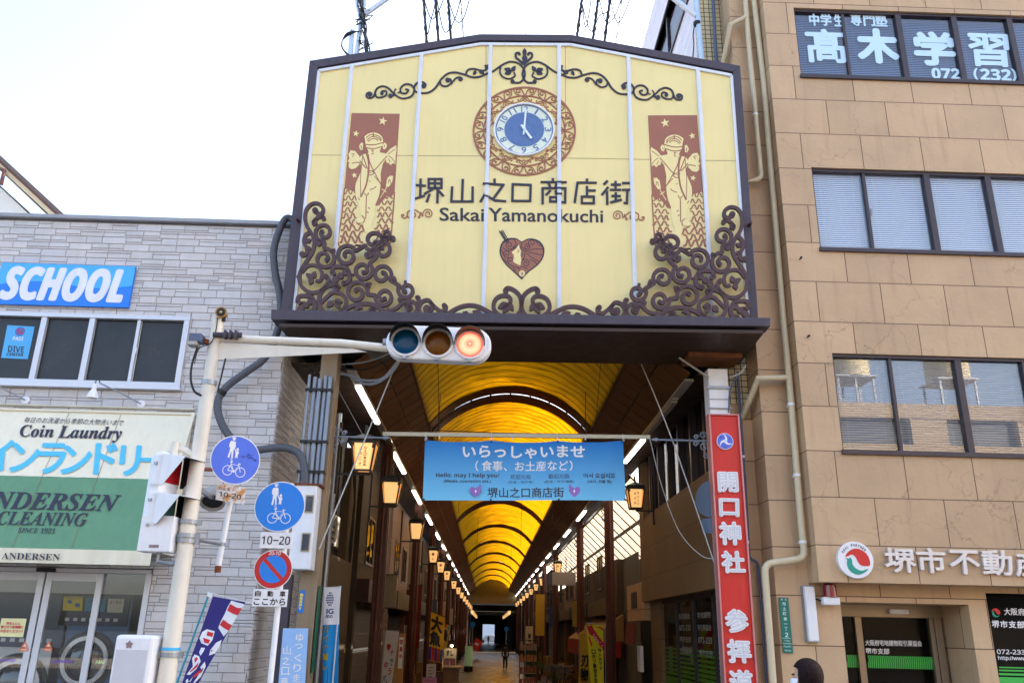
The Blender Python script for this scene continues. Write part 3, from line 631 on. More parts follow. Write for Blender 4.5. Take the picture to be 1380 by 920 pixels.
# window band
M['mesh_glass'] = mat('wired_dark_glass', (50, 51, 53), .2, var=.3, scale=1.5, spec=.25)
_b = M['mesh_glass'].node_tree; _N, _L = _b.nodes, _b.links
_w = _N.new('ShaderNodeTexWave'); _w.inputs['Scale'].default_value = 22; _w.bands_direction = 'DIAGONAL'; _tc2 = _N.new('ShaderNodeTexCoord'); _L.new(_tc2.outputs['Object'], _w.inputs['Vector'])
_bp = _N.new('ShaderNodeBump'); _bp.inputs['Strength'].default_value = .12; _L.new(_w.outputs['Fac'], _bp.inputs['Height']); _L.new(_bp.outputs[0], _N['Principled BSDF'].inputs['Normal'])
mb = MB(); fw = .07
mb.box((-11, 12.44, WZ0-.02), (WX1+.02, 12.56, WZ0+.075)); mb.box((-11, 12.44, WZ1-.06), (WX1+.02, 12.56, WZ1+.01)); mb.box((WX1-.07, 12.445, WZ0+.075), (WX1+.015, 12.56, WZ1-.06))
win = mb.build('window', M['alu'], lb, bevel=.005)
xm = [PL(x, 470).x for x in (53, 119, 182.5)]
for x, wdt, y in zip(xm, (.085, .085, .05), (12.455, 12.45, 12.465)): mb = MB(); mb.box((x-wdt/2, y, WZ0+.076), (x+wdt/2, 12.55, WZ1-.061)); mb.build('mullion', M['alu'], win)
x = xm[0]-1.0
while x > -10.8: mb = MB(); mb.box((x-.04, 12.455, WZ0+.076), (x+.04, 12.55, WZ1-.061)); mb.build('mullion', M['alu'], win); x -= 1.0
edges = [-11]+[xm[0]]+xm[1:]+[WX1-.07]
for a, b in zip(edges, edges[1:]):
    mb = MB(); mb.box((a+.03, 12.52, WZ0+.077), (b-.03, 12.53, WZ1-.062)); mb.build('pane', M['mesh_glass'], win)
mb = MB(); mb.box((xm[2]+.02, 12.458, (WZ0+WZ1)/2-.04), (xm[2]+.04, 12.464, (WZ0+WZ1)/2+.06)); mb.build('latch', M['white'], win)
mb = MB(); mb.box((-11, 12.40, WZ0-.05), (WX1+.05, 12.487, WZ0-.021)); mb.build('sill', M['alu'], lb)

# SCHOOL sign
M['sky1'] = mat('sign_blue_light', (72, 178, 246), .35, var=.02); M['sky2'] = mat('sign_blue', (28, 128, 232), .35, var=.02)
sg = thing('school_sign', 'bright blue sign with white italic letters above the left building window', 'sign', tuple(PL(90, 387)))
c5 = crop(0, 200, 3.45)
tl, tr, br = PL(7-8*0, 356), PL(184.6, 362), PL(174, 416); bl = V((tl.x-.03, tl.y, PL(0, 411).z)); x0, x1, z0, z1 = tl.x-.02, tr.x, br.z, tl.z
mb = MB(); mb.box((x0, 12.44, z0), (x1, 12.486, z1)); mb.build('plate', M['sky2'], sg)
mb = MB(); zz = z0+(z1-z0)*.5
mb.poly([V((x0+(x1-x0)*i/16, 12.4385, zz+math.sin(i/16*6.0)*.06-.03+i*.004)) for i in range(17)]+[V((x1, 12.4385, z1)), V((x0, 12.4385, z1))]); mb.build('light_band', M['sky1'], sg)
mb = MB(); text_pts(mb, sans_bi('SCHOOL'), [V((x0+.11, 12.4385, z1-.075)), V((x1-.13, 12.4385, z1-.075)), V((x1-.13, 12.4385, z0+.09)), V((x0+.11, 12.4385, z0+.09))], (0, -1, 0), .002, bold=.045)
mb.build('lettering', M['white'], sg)
# dive sticker inside the glass (kept flat, outside face)
st = thing('dive_sticker', 'small light blue dive centre sticker on the dark window glass', 'sticker', tuple(PY(12.515)(24, 461)))
P5 = PY(12.515); mb = MB(); mb.poly([P5(10, 438), P5(46.8, 440), P5(37.5, 483.8), P5(1.3, 482)]); mb.build('sheet', mat('sticker_blue', (80, 175, 232), .4, var=.02), st)
mb = MB(); q = P5(27, 446.5, .001); mb.lathe(q, (0, -1, 0), [(0, .075), (.001, .075)], 20); mb.build('globe', mat('globe_blue', (70, 110, 190), .5, var=0), st)
mb = MB()
for k in (-.04, 0, .04): mb.box((q.x-.06, q.y-.0035, q.z+k-.004), (q.x+.06, q.y-.0028, q.z+k+.004))
mb.bar(q+V((-.05, -.004, .03)), q+V((.05, -.004, -.035)), .02, .001, (0, -1, 0)); mb.build('globe_band', mat('sticker_red', (200, 60, 70), .5, var=0), st)
mb = MB(); text_q(mb, sans_b('PADI'), [(18, 453.5), (32, 454), (31, 459), (17, 458.5)], P5, .002); mb.build('brand_word', M['white'], st)
mb = MB(); text_q(mb, sans_b('DIVE'), [(11.5, 465.5), (33, 467), (32, 475), (10.5, 474)], P5, .002); text_q(mb, sans_b('CENTER'), [(9.5, 475), (32, 476), (31, 480), (8.5, 479.2)], P5, .002, bold=.01); mb.build('lettering', M['navy'], st)

# gooseneck spot lamps
def spot(px0, py0, dx, lab):
    t = thing('sign_spotlight', lab, 'lamp', tuple(PL(px0, py0)), 'spotlights over the laundry awning')
    m0 = PL(px0, py0); mb = MB(); mb.lathe(m0+V((0, .0, 0)), (0, -1, 0), [(0, .062), (.03, .062), (.035, .05)], 20); mb.build('mount', M['white'], t, smooth=True)
    e = m0+V((dx, -.35, .22)); mb = MB(); mb.tube([m0+V((0, -.03, 0)), m0+V((dx*.5, -.18, .12)), e], .011, 8); mb.build('arm', M['galv'], t, smooth=True)
    mb = MB(); mb.tube([e, e+V((-.01, -.01, .05)), e+V((-.05, -.02, .04)), e+V((-.06, -.02, -.03))], .009, 6); mb.build('hook', M['black'], t, smooth=True)
    mb = MB(); mb.lathe(e+V((-.06, -.02, -.02)), (0, 0, -1), [(0, .02), (.0, .03), (.09, .035), (.13, .06), (.22, .085), (.222, .078), (.14, .05)], 20); mb.build('lamp_shade', M['white'], t, smooth=True)
spot(191, 544.5, -.52, 'white gooseneck spotlight hanging above the words of the cream awning')
spot(35.5, 539.5, -.52, 'white gooseneck spotlight whose arm runs out of the left edge of the photo')
mb = MB(); a, b = PL(0, 543.5, .03), PL(262, 553, .03); mb.tube([V((-11, a.y, (a.z+b.z)/2)), V((b.x, b.y, (a.z+b.z)/2))], .018, 8); tag(mb.build('awning_rail', mat('rail_cream', (205, 200, 180), .5), smooth=True), 'thin cream pipe running along the wall above the awning', 'pipe')

# ------------------------------------------------------------ awning
M['awn_cream'] = mat('awning_cream', (234, 227, 202), .6, var=.04, stain=.15, stain_rgb=(190, 178, 140), bump=.04, bscale=8)
M['awn_green'] = mat('awning_green', (100, 146, 112), .6, var=.06, stain=.25, stain_rgb=(70, 120, 92), bump=.04, bscale=8)
at_ = PL(261, 559, .06); ab_ = PX(at_.x)(205, 742); AX0, AX1 = -11, at_.x
n_ = V((1, 0, 0)).cross(V((0, ab_.y-at_.y, ab_.z-at_.z))); n_ = n_ if n_.y < 0 else -n_; PA = Pl(at_, n_)
g_ = PA(150, 644); gt = (g_.z-at_.z)/(ab_.z-at_.z)
def aw(x, t): return V((x, at_.y+(ab_.y-at_.y)*t, at_.z+(ab_.z-at_.z)*t))
awn = thing('laundry_awning', 'wide sloping cream and green fabric awning with laundry lettering', 'awning', tuple(aw(-7, .5)))
def awsheet(t0, t1, nm, m):
    mb = MB(); N1, N2 = 40, 8
    vs = [aw(AX0+(AX1-AX0)*i/N1, t0+(t1-t0)*j/N2)+PA.n*(.006*math.sin(i*2.1+j*.3)*math.sin(math.pi*(t0+(t1-t0)*j/N2))) for j in range(N2+1) for i in range(N1+1)]
    mb.add(vs, [(j*(N1+1)+i, j*(N1+1)+i+1, (j+1)*(N1+1)+i+1, (j+1)*(N1+1)+i) for j in range(N2) for i in range(N1)]); mb.build(nm, m, awn, smooth=True)
awsheet(0, gt, 'cream_cover', M['awn_cream']); awsheet(gt, 1, 'green_cover', M['awn_green'])
mb = MB(); mb.prism([aw(AX1, 0), aw(AX1, 1), V((AX1, 12.45, ab_.z))], V((-.02, 0, 0))); mb.bar(aw(AX1, -.01)+PA.n*.015, aw(AX1, .36)+PA.n*.015, .05, .03, PA.n); mb.build('end_panel', M['awn_cream'], awn)
mb = MB(); mb.bar(aw(AX0, 0)+V((0, 0, .012)), aw(AX1+.03, 0)+V((0, 0, .012)), .05, .03); mb.build('top_rail', M['awn_cream'], awn)
vq = PX(AX1)(207, 762); mb = MB(); vz = ab_.z-.19
vs = []
for i in range(121):
    x = AX0+(AX1-AX0)*i/120; wv = .012*math.sin(i*1.7)+.008*math.sin(i*.6+1)
    vs += [V((x, ab_.y-.002, ab_.z)), V((x, ab_.y+wv*.5, (ab_.z+vz)/2)), V((x, ab_.y+wv, vz))]
mb.add(vs, [(i*3+j, i*3+3+j, i*3+4+j, i*3+1+j) for i in range(120) for j in (0, 1)]); mb.build('valance', M['awn_cream'], awn, smooth=True)
mb = MB()
for x in (-9.4, -7.9, -6.4, -5.62): mb.ribbon([aw(x, .01)+PA.n*.009, aw(x, .99)+PA.n*.009], .008, PA.n, 0)
mb.build('seam', mat('awning_seam', (140, 130, 104), .8, var=0), awn)
mb = MB(); O_ = .012
text_q(mb, '毎日のお洗濯から季節の大物洗いまで', [(34, 562), (167.5, 566), (166, 574), (33, 569.5)], PA, O_, shear=.25)
text_q(mb, serif_it('Coin Laundry'), [(28, 572.5), (165.5, 575.5), (163, 597), (27, 593)], PA, O_, bold=.012)
text_q(mb, serif_it('ANDERSEN'), [(-32, 661), (164, 667), (157, 689), (-36, 685)], PA, O_, bold=.01)
text_q(mb, serif_it('CLEANING'), [(-1, 688.5), (120, 691.5), (115, 709), (-4, 707)], PA, O_, bold=.005)
text_q(mb, serif_it('SINCE 1921'), [(25.5, 710.5), (76, 711.8), (74, 719), (24.5, 717.5)], PA, O_)
mb.build('dark_lettering', M['navy'], awn)
mb = MB(); q0 = 594.5
for ch, a, b, t0_, t1_ in (('コ', -50, -22, 598, 634), ('イ', -15, 19, 593.5, 633), ('ン', 18, 54, 598, 635), ('ラ', 55, 90, 598, 637), ('ン', 87, 124, 601, 638), ('ド', 131, 158, 598, 638), ('リ', 165, 190, 601, 640), ('ー', 189, 224, 616.5, 622.5)):
    text_q(mb, ch, [(a, t0_), (b, t0_+.6), (b-4, t1_+.6), (a-4, t1_)], PA, O_, bold=.035 if ch != 'ー' else .0)
mb.build('katakana', mat('awning_sky_blue', (84, 190, 226), .5, var=.04), awn)
mb = MB(); PV = PY(ab_.y-.012); text_q(mb, serif('ANDERSEN'), [(3.5, 744), (82, 746), (80.5, 755), (2.5, 753)], PV, .012); mb.build('valance_lettering', M['navy'], awn)

# ------------------------------------------------------------ laundry shopfront
PS = PY(12.56); sf = thing('laundry_shopfront', 'aluminium framed glass sliding doors of the coin laundry', 'door', (-6, 12.56, .05))
zt = PS(100, 771).z; xl = [PS(x, 840).x for x in (40, 57, 124.5, 134)]; xr = so_r
mb = MB(); mb.box((-10.2, 12.52, zt), (xr-.02, 12.62, so_t-.01)); mb.box((xr-.09, 12.5, .05), (xr-.005, 12.64, zt)); mb.build('frame', M['alu'], sf, bevel=.004)
xj = (PS(49.5, 840)).x
for a, b in ((-7.2, xj-.012), (xj+.012, PS(129, 840).x)):
    d = MB(); y0 = 12.55; d.box((a, y0, .1), (a+.09, y0+.04, zt-.005)); d.box((b-.09, y0, .1), (b, y0+.04, zt-.005)); d.box((a+.09, y0, zt-.12), (b-.09, y0+.04, zt-.005)); d.box((a+.09, y0, .1), (b-.09, y0+.04, .2))
    dd = d.build('door_leaf', M['alu'], sf, bevel=.004)
    g2 = MB(); g2.box((a+.09, y0+.015, .2), (b-.09, y0+.022, zt-.12)); g2.build('pane', M['glass'], dd)
mb = MB(); mb.box((PS(129, 840).x+.01, 12.6, .1), (xr-.09, 12.607, zt-.002)); mb.build('side_pane', M['glass'], sf)
mb = MB(); mb.box((PS(55, 763).x, 12.45, so_t-.07), (PS(78, 763).x, 12.52, so_t-.02)); mb.build('door_sensor', M['black'], sf)
# stickers on the glass
PG = PY(12.548)
def sheet(name, q, rgb, lab, cat, pl, rows=None, ink=(200, 40, 60)):
    t = thing(name, lab, cat, tuple(pl(*q[0])))
    mb = MB(); mb.poly([pl(x, y, .001) for x, y in q]); mb.build('sheet', mat(name+'_paper', rgb, .5, var=.05), t)
    if rows:
        mb = MB()
        for body, qq, bo in rows: text_q(mb, body, qq, pl, .003, bold=bo)
        mb.build('lettering', mat(name+'_ink', ink, .5, var=0), t)
    return t
sheet('yellow_notice', [(2, 832.5), (36, 833), (31, 858), (-3, 857)], (240, 238, 180), 'yellow and white notice with red writing on the laundry door', 'notice', PG, [('羽毛ふとん', [(9, 837.5), (28, 838), (27, 841.5), (8, 841)], .04), ('強力ガス乾燥機に', [(2, 842), (32, 842.5), (31, 846.5), (1, 846)], .04), ('お任せください！', [(1, 847.5), (31, 848), (30, 852), (0, 851.5)], .04)], (215, 50, 80))
for x, lab in ((33, 'orange triangular warning sticker on the left laundry door leaf'), (65, 'orange triangular warning sticker on the right laundry door leaf')):
    t = thing('warning_sticker', lab, 'sticker', tuple(PG(x, 872)), 'warning stickers on the laundry doors')
    mb = MB(); mb.poly([PG(x+1, 863, .001), PG(x+5, 872, .001), PG(x-5, 871.5, .001)]); mb.poly([PG(x-6.5, 872.5, .001), PG(x+6, 873, .001), PG(x+5, 877, .001), PG(x-7, 876.5, .001)]); mb.build('sheet', mat('warning_orange', (226, 110, 70), .5, var=0), t)
    mb = MB(); mb.poly([PG(x+.7, 866, .003), PG(x+2.8, 870.8, .003), PG(x-2.2, 870.5, .003)]); mb.poly([PG(x-4.5, 874, .003), PG(x+4, 874.4, .003), PG(x+3.5, 875.6, .003), PG(x-5, 875.2, .003)]); mb.build('symbol', mat('warning_cream', (240, 220, 190), .5, var=0), t)
for q, lab in (([(69, 888.5), (99, 889), (98, 893), (68, 892.5)], 'purple shop name lettering on the right laundry door leaf'), ([(0, 887), (22, 887.3), (21, 891.3), (-1, 891)], 'purple shop name lettering on the left laundry door leaf')):
    mb = MB(); text_q(mb, serif_it('ANDERSEN'), q, PG, .002, bold=.02); tag(mb.build('glass_lettering', mat('purple_ink', (130, 100, 200), .5, var=0)), lab, 'lettering', 'purple lettering on the laundry doors')
mb = MB(); text_q(mb, sans_bi('AMG'), [(128.5, 889), (142, 889.3), (140.5, 894), (127, 893.7)], PY(12.598), .002, bold=.02); tag(mb.build('glass_lettering', mat('pale_green_ink', (215, 230, 170), .5, var=0)), 'pale green letters on the side pane over the round drum door', 'lettering')
# machines inside
M['mach_blue'] = mat('machine_blue', (70, 104, 150), .35, var=.05); M['mach_white'] = mat('machine_white', (200, 205, 208), .35, var=.05); M['chrome'] = mat('chrome', (210, 214, 220), .15, .95, var=.03)
def dryer(name, px, py, rpx, Y, body, lab, top):
    P = PY(Y); c = P(px, py); r = (P(px+rpx, py)-c).length; t = thing(name, lab, 'dryer', (c.x, Y, .06), 'laundry machines behind the glass')
    mb = MB(); mb.box((c.x-r*1.75, Y+.0, .06), (c.x+r*1.75, Y+.9, top)); mb.build('body', body, t, bevel=.02)
    mb = MB(); mb.box((c.x-r*1.6, Y-.03, c.z+r*1.55), (c.x+r*1.6, Y-.001, top-.06)); pn = mb.build('control_panel', mat('panel_dark', (40, 56, 84), .3, var=0), t)
    mb = MB()
    for k in range(7): mb.box((c.x-r*1.3+k*r*.38, Y-.036, c.z+r*1.75), (c.x-r*1.3+k*r*.38+r*.2, Y-.031, c.z+r*1.9))
    mb.build('button', M['mach_white'], pn)
    mb = MB(); mb.ribbon([c+V((math.cos(a)*r*1.22, -.004, math.sin(a)*r*1.22)) for a in [i*math.pi/20 for i in range(40)]], r*.2, (0, -1, 0), .03, closed=True); mb.build('gasket', M['black'], t)
    mb = MB(); mb.ribbon([c+V((math.cos(a)*r, -.03, math.sin(a)*r)) for a in [i*math.pi/24 for i in range(48)]], r*.2, (0, -1, 0), .06, closed=True); dr = mb.build('round_door', M['chrome'], t, smooth=True)
    mb = MB(); mb.lathe(c+V((0, -.02, 0)), (0, -1, 0), [(0, r*.9), (.05, r*.7), (.07, r*.3), (.075, .01)], 28); mb.build('porthole', mat('porthole_dark', (30, 34, 40), .1, var=0, spec=.8), dr, smooth=True)
dryer('tumble_dryer', 116.5, 889.6, 29, 14.0, M['mach_blue'], 'blue tumble dryer with a big chrome ring door behind the glass', 2.75)
dryer('tumble_dryer', 20, 925, 33, 14.0, M['mach_white'], 'pale grey tumble dryer with dark drum low behind the left door leaf', 2.45)
mb = MB(); a = PY(14.2)(60, 800); mb.box((-9.5, 14.3, .06), (a.x-.6, 14.9, 2.7)); tag(mb.build('changing_cabinet', M['mach_white'], bevel=.02), 'tall pale cabinet standing against the laundry back wall', 'cabinet')
Pp = PY(13.95)
sheet('yellow_poster', [(86, 803), (112, 803.5), (111, 822.5), (84, 822)], (226, 205, 40), 'yellow poster pinned above the blue tumble dryer', 'poster', Pp, [('コインランドリー', [(88, 803.8), (112, 804.3), (112, 807), (88, 806.5)], .02), ('●', [(91, 808), (97, 808), (97, 813), (91, 813)], 0), ('●', [(101, 812), (108, 812), (108, 818), (101, 818)], 0)], (60, 90, 150))
sheet('blue_poster', [(115, 805), (143, 806), (141, 824), (113, 823)], (64, 140, 180), 'blue poster right of the yellow one above the dryer', 'poster', Pp, [('使い方', [(120, 808), (138, 808.5), (137, 812), (119, 811.5)], .02)], (30, 70, 120))
sheet('white_poster', [(146, 806), (168, 806.5), (165, 825), (144, 824.5)], (214, 216, 205), 'white poster seen through the narrow side pane', 'poster', Pp, [('よくある', [(149, 808), (164, 808.5), (163, 813), (148, 812.5)], .02)], (90, 80, 70))
mb = MB(); mb.box((-9.8, 13.7, zt-.25), (xr-.1, 13.8, zt+.1)); mb.box((-9.8, 13.4, zt+.02), (xr-.1, 13.69, zt+.1)); tag(mb.build('bulkhead', M['mach_white']), 'pale bulkhead box over the machines inside the laundry', 'bulkhead')

# ------------------------------------------------------------ gabled house far left
hs = thing('gabled_house', 'white walled house with a tiled gable roof showing over the left building', 'house', (-16, 19, 0))
PH = PY(19); a, b = PH(-160, 72), PH(78, 292); mb = MB()
rk = (b-a); low = b+rk*.6
mb.prism([a+V((-.1, .5, -.5)), low+V((-.3, .5, -.3)), V((low.x-.3, 19.5, .0)), V((a.x, 19.5, 0))], V((0, 8, 0))); mb.build('wall', mat('house_white', (236, 234, 228), .7, var=.04), hs)
up = V((-rk.z, 0, rk.x)).normalized(); up = up if up.z > 0 else -up
mb = MB(); mb.prism([a, low, low-up*.1, a-up*.1], V((0, 9, 0))); mb.build('eave_board', mat('eave_cream', (225, 205, 170), .7, var=.05), hs)
mb = MB(); mb.prism([a+up*.002, low+up*.002, low+up*.07, a+up*.07], V((0, 9, 0))); rf = mb.build('roof', mat('roof_tile_brown', (120, 88, 76), .6, var=.15), hs)
mb = MB(); mb.bar(a+up*.10+V((0, -.05, 0)), low+up*.10+V((0, -.05, 0)), .09, .07, (0, 1, 0)); mb.build('rake_gutter', mat('roof_gutter', (112, 92, 84), .5, var=.15), rf)
mb = MB(); g = PH(10, 228); mb.tube([g+V((-.5, -.1, .1)), g+V((0, -.1, -.1)), g+V((0, -.1, -.5))], .05, 8); mb.build('downpipe', mat('copper_brown', (110, 70, 60), .5), hs, smooth=True)
# ------------------------------------------------------------ right building: tan stone panels
def panelmat(name, rgb, x0, z0, bw, rh, joint=(92, 66, 48), mort=.007, crack=True, off=.5, var=.09, blotch=True):
    m = bpy.data.materials.new(name); m.use_nodes = True; N = m.node_tree.nodes; L = m.node_tree.links; b = N['Principled BSDF']; b.inputs['Roughness'].default_value = .62
    g = N.new('ShaderNodeNewGeometry'); sp = N.new('ShaderNodeSeparateXYZ'); L.new(g.outputs['Position'], sp.inputs[0])
    a = N.new('ShaderNodeMath'); a.operation = 'ADD'; L.new(sp.outputs['X'], a.inputs[0]); L.new(sp.outputs['Y'], a.inputs[1])
    a2 = N.new('ShaderNodeMath'); a2.operation = 'SUBTRACT'; a2.inputs[1].default_value = 12+x0; L.new(a.outputs[0], a2.inputs[0])
    z2 = N.new('ShaderNodeMath'); z2.operation = 'SUBTRACT'; z2.inputs[1].default_value = z0; L.new(sp.outputs['Z'], z2.inputs[0])
    cb = N.new('ShaderNodeCombineXYZ'); L.new(a2.outputs[0], cb.inputs[0]); L.new(z2.outputs[0], cb.inputs[1])
    br = N.new('ShaderNodeTexBrick'); br.inputs['Scale'].default_value = 1; br.inputs['Brick Width'].default_value = bw; br.inputs['Row Height'].default_value = rh; br.inputs['Mortar Size'].default_value = mort; br.inputs['Mortar Smooth'].default_value = .1; br.offset = off; br.inputs['Bias'].default_value = 0
    c = lin(rgb); br.inputs['Color1'].default_value = (*[q*.90 for q in c], 1); br.inputs['Color2'].default_value = (*[q*1.07 for q in c], 1); br.inputs['Mortar'].default_value = (*lin(joint), 1)
    L.new(cb.outputs[0], br.inputs['Vector'])
    n1 = N.new('ShaderNodeTexNoise'); n1.inputs['Scale'].default_value = 1.1; n1.inputs['Detail'].default_value = 8; n1.inputs['Roughness'].default_value = .6; L.new(g.outputs['Position'], n1.inputs['Vector'])
    mr = N.new('ShaderNodeMapRange'); mr.inputs[1].default_value = .3; mr.inputs[2].default_value = .7; mr.inputs[3].default_value = 1-var; mr.inputs[4].default_value = 1+var; L.new(n1.outputs['Fac'], mr.inputs[0])
    mx = N.new('ShaderNodeMixRGB'); mx.blend_type = 'MULTIPLY'; mx.inputs[0].default_value = 1; L.new(br.outputs['Color'], mx.inputs[1]); L.new(mr.outputs[0], mx.inputs[2]); out = mx.outputs[0]
    if crack:
        dn = N.new('ShaderNodeTexNoise'); dn.inputs['Scale'].default_value = 2.2; dn.inputs['Detail'].default_value = 5; L.new(g.outputs['Position'], dn.inputs['Vector'])
        va = N.new('ShaderNodeVectorMath'); va.operation = 'SCALE'; va.inputs['Scale'].default_value = .9; L.new(dn.outputs['Color'], va.inputs[0])
        vb = N.new('ShaderNodeVectorMath'); L.new(va.outputs[0], vb.inputs[0]); L.new(g.outputs['Position'], vb.inputs[1])
        vo = N.new('ShaderNodeTexVoronoi'); vo.feature = 'DISTANCE_TO_EDGE'; vo.inputs['Scale'].default_value = .95; L.new(vb.outputs[0], vo.inputs['Vector'])
        cr = N.new('ShaderNodeMapRange'); cr.inputs[1].default_value = .0; cr.inputs[2].default_value = .009; cr.inputs[3].default_value = .42; cr.inputs[4].default_value = 0; L.new(vo.outputs['Distance'], cr.inputs[0])
        n4 = N.new('ShaderNodeTexNoise'); n4.inputs['Scale'].default_value = .8; L.new(g.outputs['Position'], n4.inputs['Vector'])
        mk = N.new('ShaderNodeMapRange'); mk.inputs[1].default_value = .47; mk.inputs[2].default_value = .60; L.new(n4.outputs['Fac'], mk.inputs[0])
        mm = N.new('ShaderNodeMath'); mm.operation = 'MULTIPLY'; L.new(cr.outputs[0], mm.inputs[0]); L.new(mk.outputs[0], mm.inputs[1])
        m2 = N.new('ShaderNodeMixRGB'); L.new(mm.outputs[0], m2.inputs[0]); L.new(out, m2.inputs[1]); m2.inputs[2].default_value = (*lin((96, 72, 56)), 1); out = m2.outputs[0]
        mp = N.new('ShaderNodeMapping'); mp.inputs['Scale'].default_value = (7, 7, .55); L.new(g.outputs['Position'], mp.inputs[0])
        n2 = N.new('ShaderNodeTexNoise'); n2.inputs['Scale'].default_value = 1.2; n2.inputs['Detail'].default_value = 6; L.new(mp.outputs[0], n2.inputs['Vector'])
        r2 = N.new('ShaderNodeMapRange'); r2.inputs[1].default_value = .56; r2.inputs[2].default_value = .8; r2.inputs[4].default_value = .26; L.new(n2.outputs['Fac'], r2.inputs[0])
        m3 = N.new('ShaderNodeMixRGB'); L.new(r2.outputs[0], m3.inputs[0]); L.new(out, m3.inputs[1]); m3.inputs[2].default_value = (*lin((128, 96, 76)), 1); out = m3.outputs[0]
    L.new(out, b.inputs['Base Color'])
    n5 = N.new('ShaderNodeTexNoise'); n5.inputs['Scale'].default_value = 14; n5.inputs['Detail'].default_value = 7; L.new(g.outputs['Position'], n5.inputs['Vector'])
    hm = N.new('ShaderNodeMath'); hm.operation = 'MULTIPLY_ADD'; hm.inputs[1].default_value = -1.6; L.new(br.outputs['Fac'], hm.inputs[0]); L.new(n5.outputs['Fac'], hm.inputs[2])
    bp = N.new('ShaderNodeBump'); bp.inputs['Strength'].default_value = .35; bp.inputs['Distance'].default_value = .015; L.new(hm.outputs[0], bp.inputs['Height']); L.new(bp.outputs[0], b.inputs['Normal'])
    return m
M['tan_shade'] = panelmat('tan_panels_shade_toned', (132, 104, 70), 5.0225, 3.035, 1.015, .676)  # same tan panels, with the arcade's shade put into a darker colour
M['tan'] = panelmat('tan_stone_panels', (195, 164, 128), 5.0225, 3.035, 1.015, .676)
M['mosaic'] = panelmat('mosaic_tile', (200, 186, 148), 0, 0, .10, .10, joint=(60, 54, 44), mort=.008, crack=False, off=0)
M['siding'] = panelmat('white_siding', (225, 220, 222), 0, 0, 3.0, .06, joint=(160, 152, 156), mort=.004, crack=False, off=0, var=.03)
M['glass_side'] = glass('side_glass', (.5, .5, .5), .2)
M['bronze'] = mat('bronze_frame', (70, 62, 66), .4, .3, var=.1)
M['blind_blue'] = mat('blind_slat_blue', (104, 124, 168), .5, var=.02)
M['blind'] = mat('blind_slat', (236, 242, 250), .5, var=.02)
PR = PY(12.0); RX = 4.61; WX0 = 5.15; WH = [(10.93, 12.40), (7.645, 9.15), (4.37, 5.91)]
rb = thing('office_building', 'tall tan stone panelled office building with bands of bronze framed windows', 'building', (8, 12, 0))
holes = [(WX0, 20, a, b) for a, b in WH]
mb = MB(); wall_cells(mb, RX, 21, 2.53, 16.5, holes, 12.0, 12.3)
mb.box((RX, 12.301, 2.53), (RX+.25, 13.4, 18.5)); mb.build('front_wall', M['tan'], rb)
mb = MB(); mb.box((RX+.251, 12.301, 2.53), (21, 13.39, 2.63)); mb.build('fascia_soffit', M['tan'], rb)
dx0, dx1, dz1 = PY(12.4)(1133, 818).x, PY(12.4)(1302, 795).x, PY(12.4)(1200, 812).z
cx1 = PY(12.4)(1327, 793).x
mb = MB()   # ground storey wall with the door recess and shop window, and the pilasters running up beside it
mb.box((4.12, 12.4, .05), (dx0, 12.9, 2.529)); mb.box((dx0, 12.4, dz1), (dx1, 12.9, 2.529)); mb.box((dx1, 12.4, .05), (cx1, 13.35, 2.529)); mb.box((dx0, 12.901, dz1), (dx1, 13.35, 2.529))
mb.box((4.12, 12.4, 2.53), (RX-.001, 12.9, 18.5)); mb.box((cx1, 12.4, 2.45), (21, 12.6, 2.528)); mb.box((cx1, 12.42, .05), (21, 12.6, .35))
mb.build('lower_wall', M['tan'], rb)
mb = MB(); mb.box((3.701, 12.9, .05), (4.6, 13.2, 5.3)); mb.build('alley_wall', M['tan'], rb)
mb = MB(); mb.box((3.701, 12.9, 5.301), (4.6, 13.2, 18.5)); mb.build('mosaic_wall', M['mosaic'], rb)
# arcade-side wall: siding above, tan panels below
EY = 21.0
mb = MB(); mb.box((3.7, 13.201, 6.35), (3.9, EY, 13.9)); mb.box((3.7, 13.201, 15.2), (3.9, EY, 16.6)); mb.box((3.7, EY-1.6, 13.901), (3.9, EY, 15.199)); mb.build('siding_wall', M['siding'], rb)
mb = MB(); mb.box((3.76, 13.201, 13.901), (3.78, EY-1.6, 15.199)); sw = mb.build('side_window', M['glass_dark'], rb)
mb = MB(); mb.box((3.66, 13.201, 13.85), (3.82, EY-1.5, 13.9)); mb.box((3.66, 13.201, 15.2), (3.82, EY-1.5, 15.25))
for y in (15.6, 17.2, 19.35): mb.box((3.72, y, 13.901), (3.82, y+.08, 15.199))
mb.build('frame', M['bronze'], sw)
mb = MB(); mb.box((3.7, 13.201, 2.52), (4.2, EY, 4.4)); mb.box((3.7, EY-.5, 4.401), (4.2, EY, 6.35)); mb.box((3.9, 13.201, .05), (4.3, 13.7, 2.519)); mb.box((3.9, EY-1.2, .05), (4.3, EY, 2.519)); mb.build('side_wall', M['tan_shade'], rb)
mb = MB(); mb.box((3.84, 13.201, 4.401), (3.85, EY-.5, 6.34)); dk = mb.build('side_window', M['glass_side'], rb)
mb = MB(); mb.box((3.72, 13.2, 4.401), (3.88, EY-.5, 4.46)); mb.box((3.72, 13.2, 6.29), (3.88, EY-.5, 6.349))
y = 13.3
while y < EY-.6: mb.box((3.72, y, 4.461), (3.88, y+.1, 6.289)); y += 1.05
mb.build('frame', M['bronze'], dk)
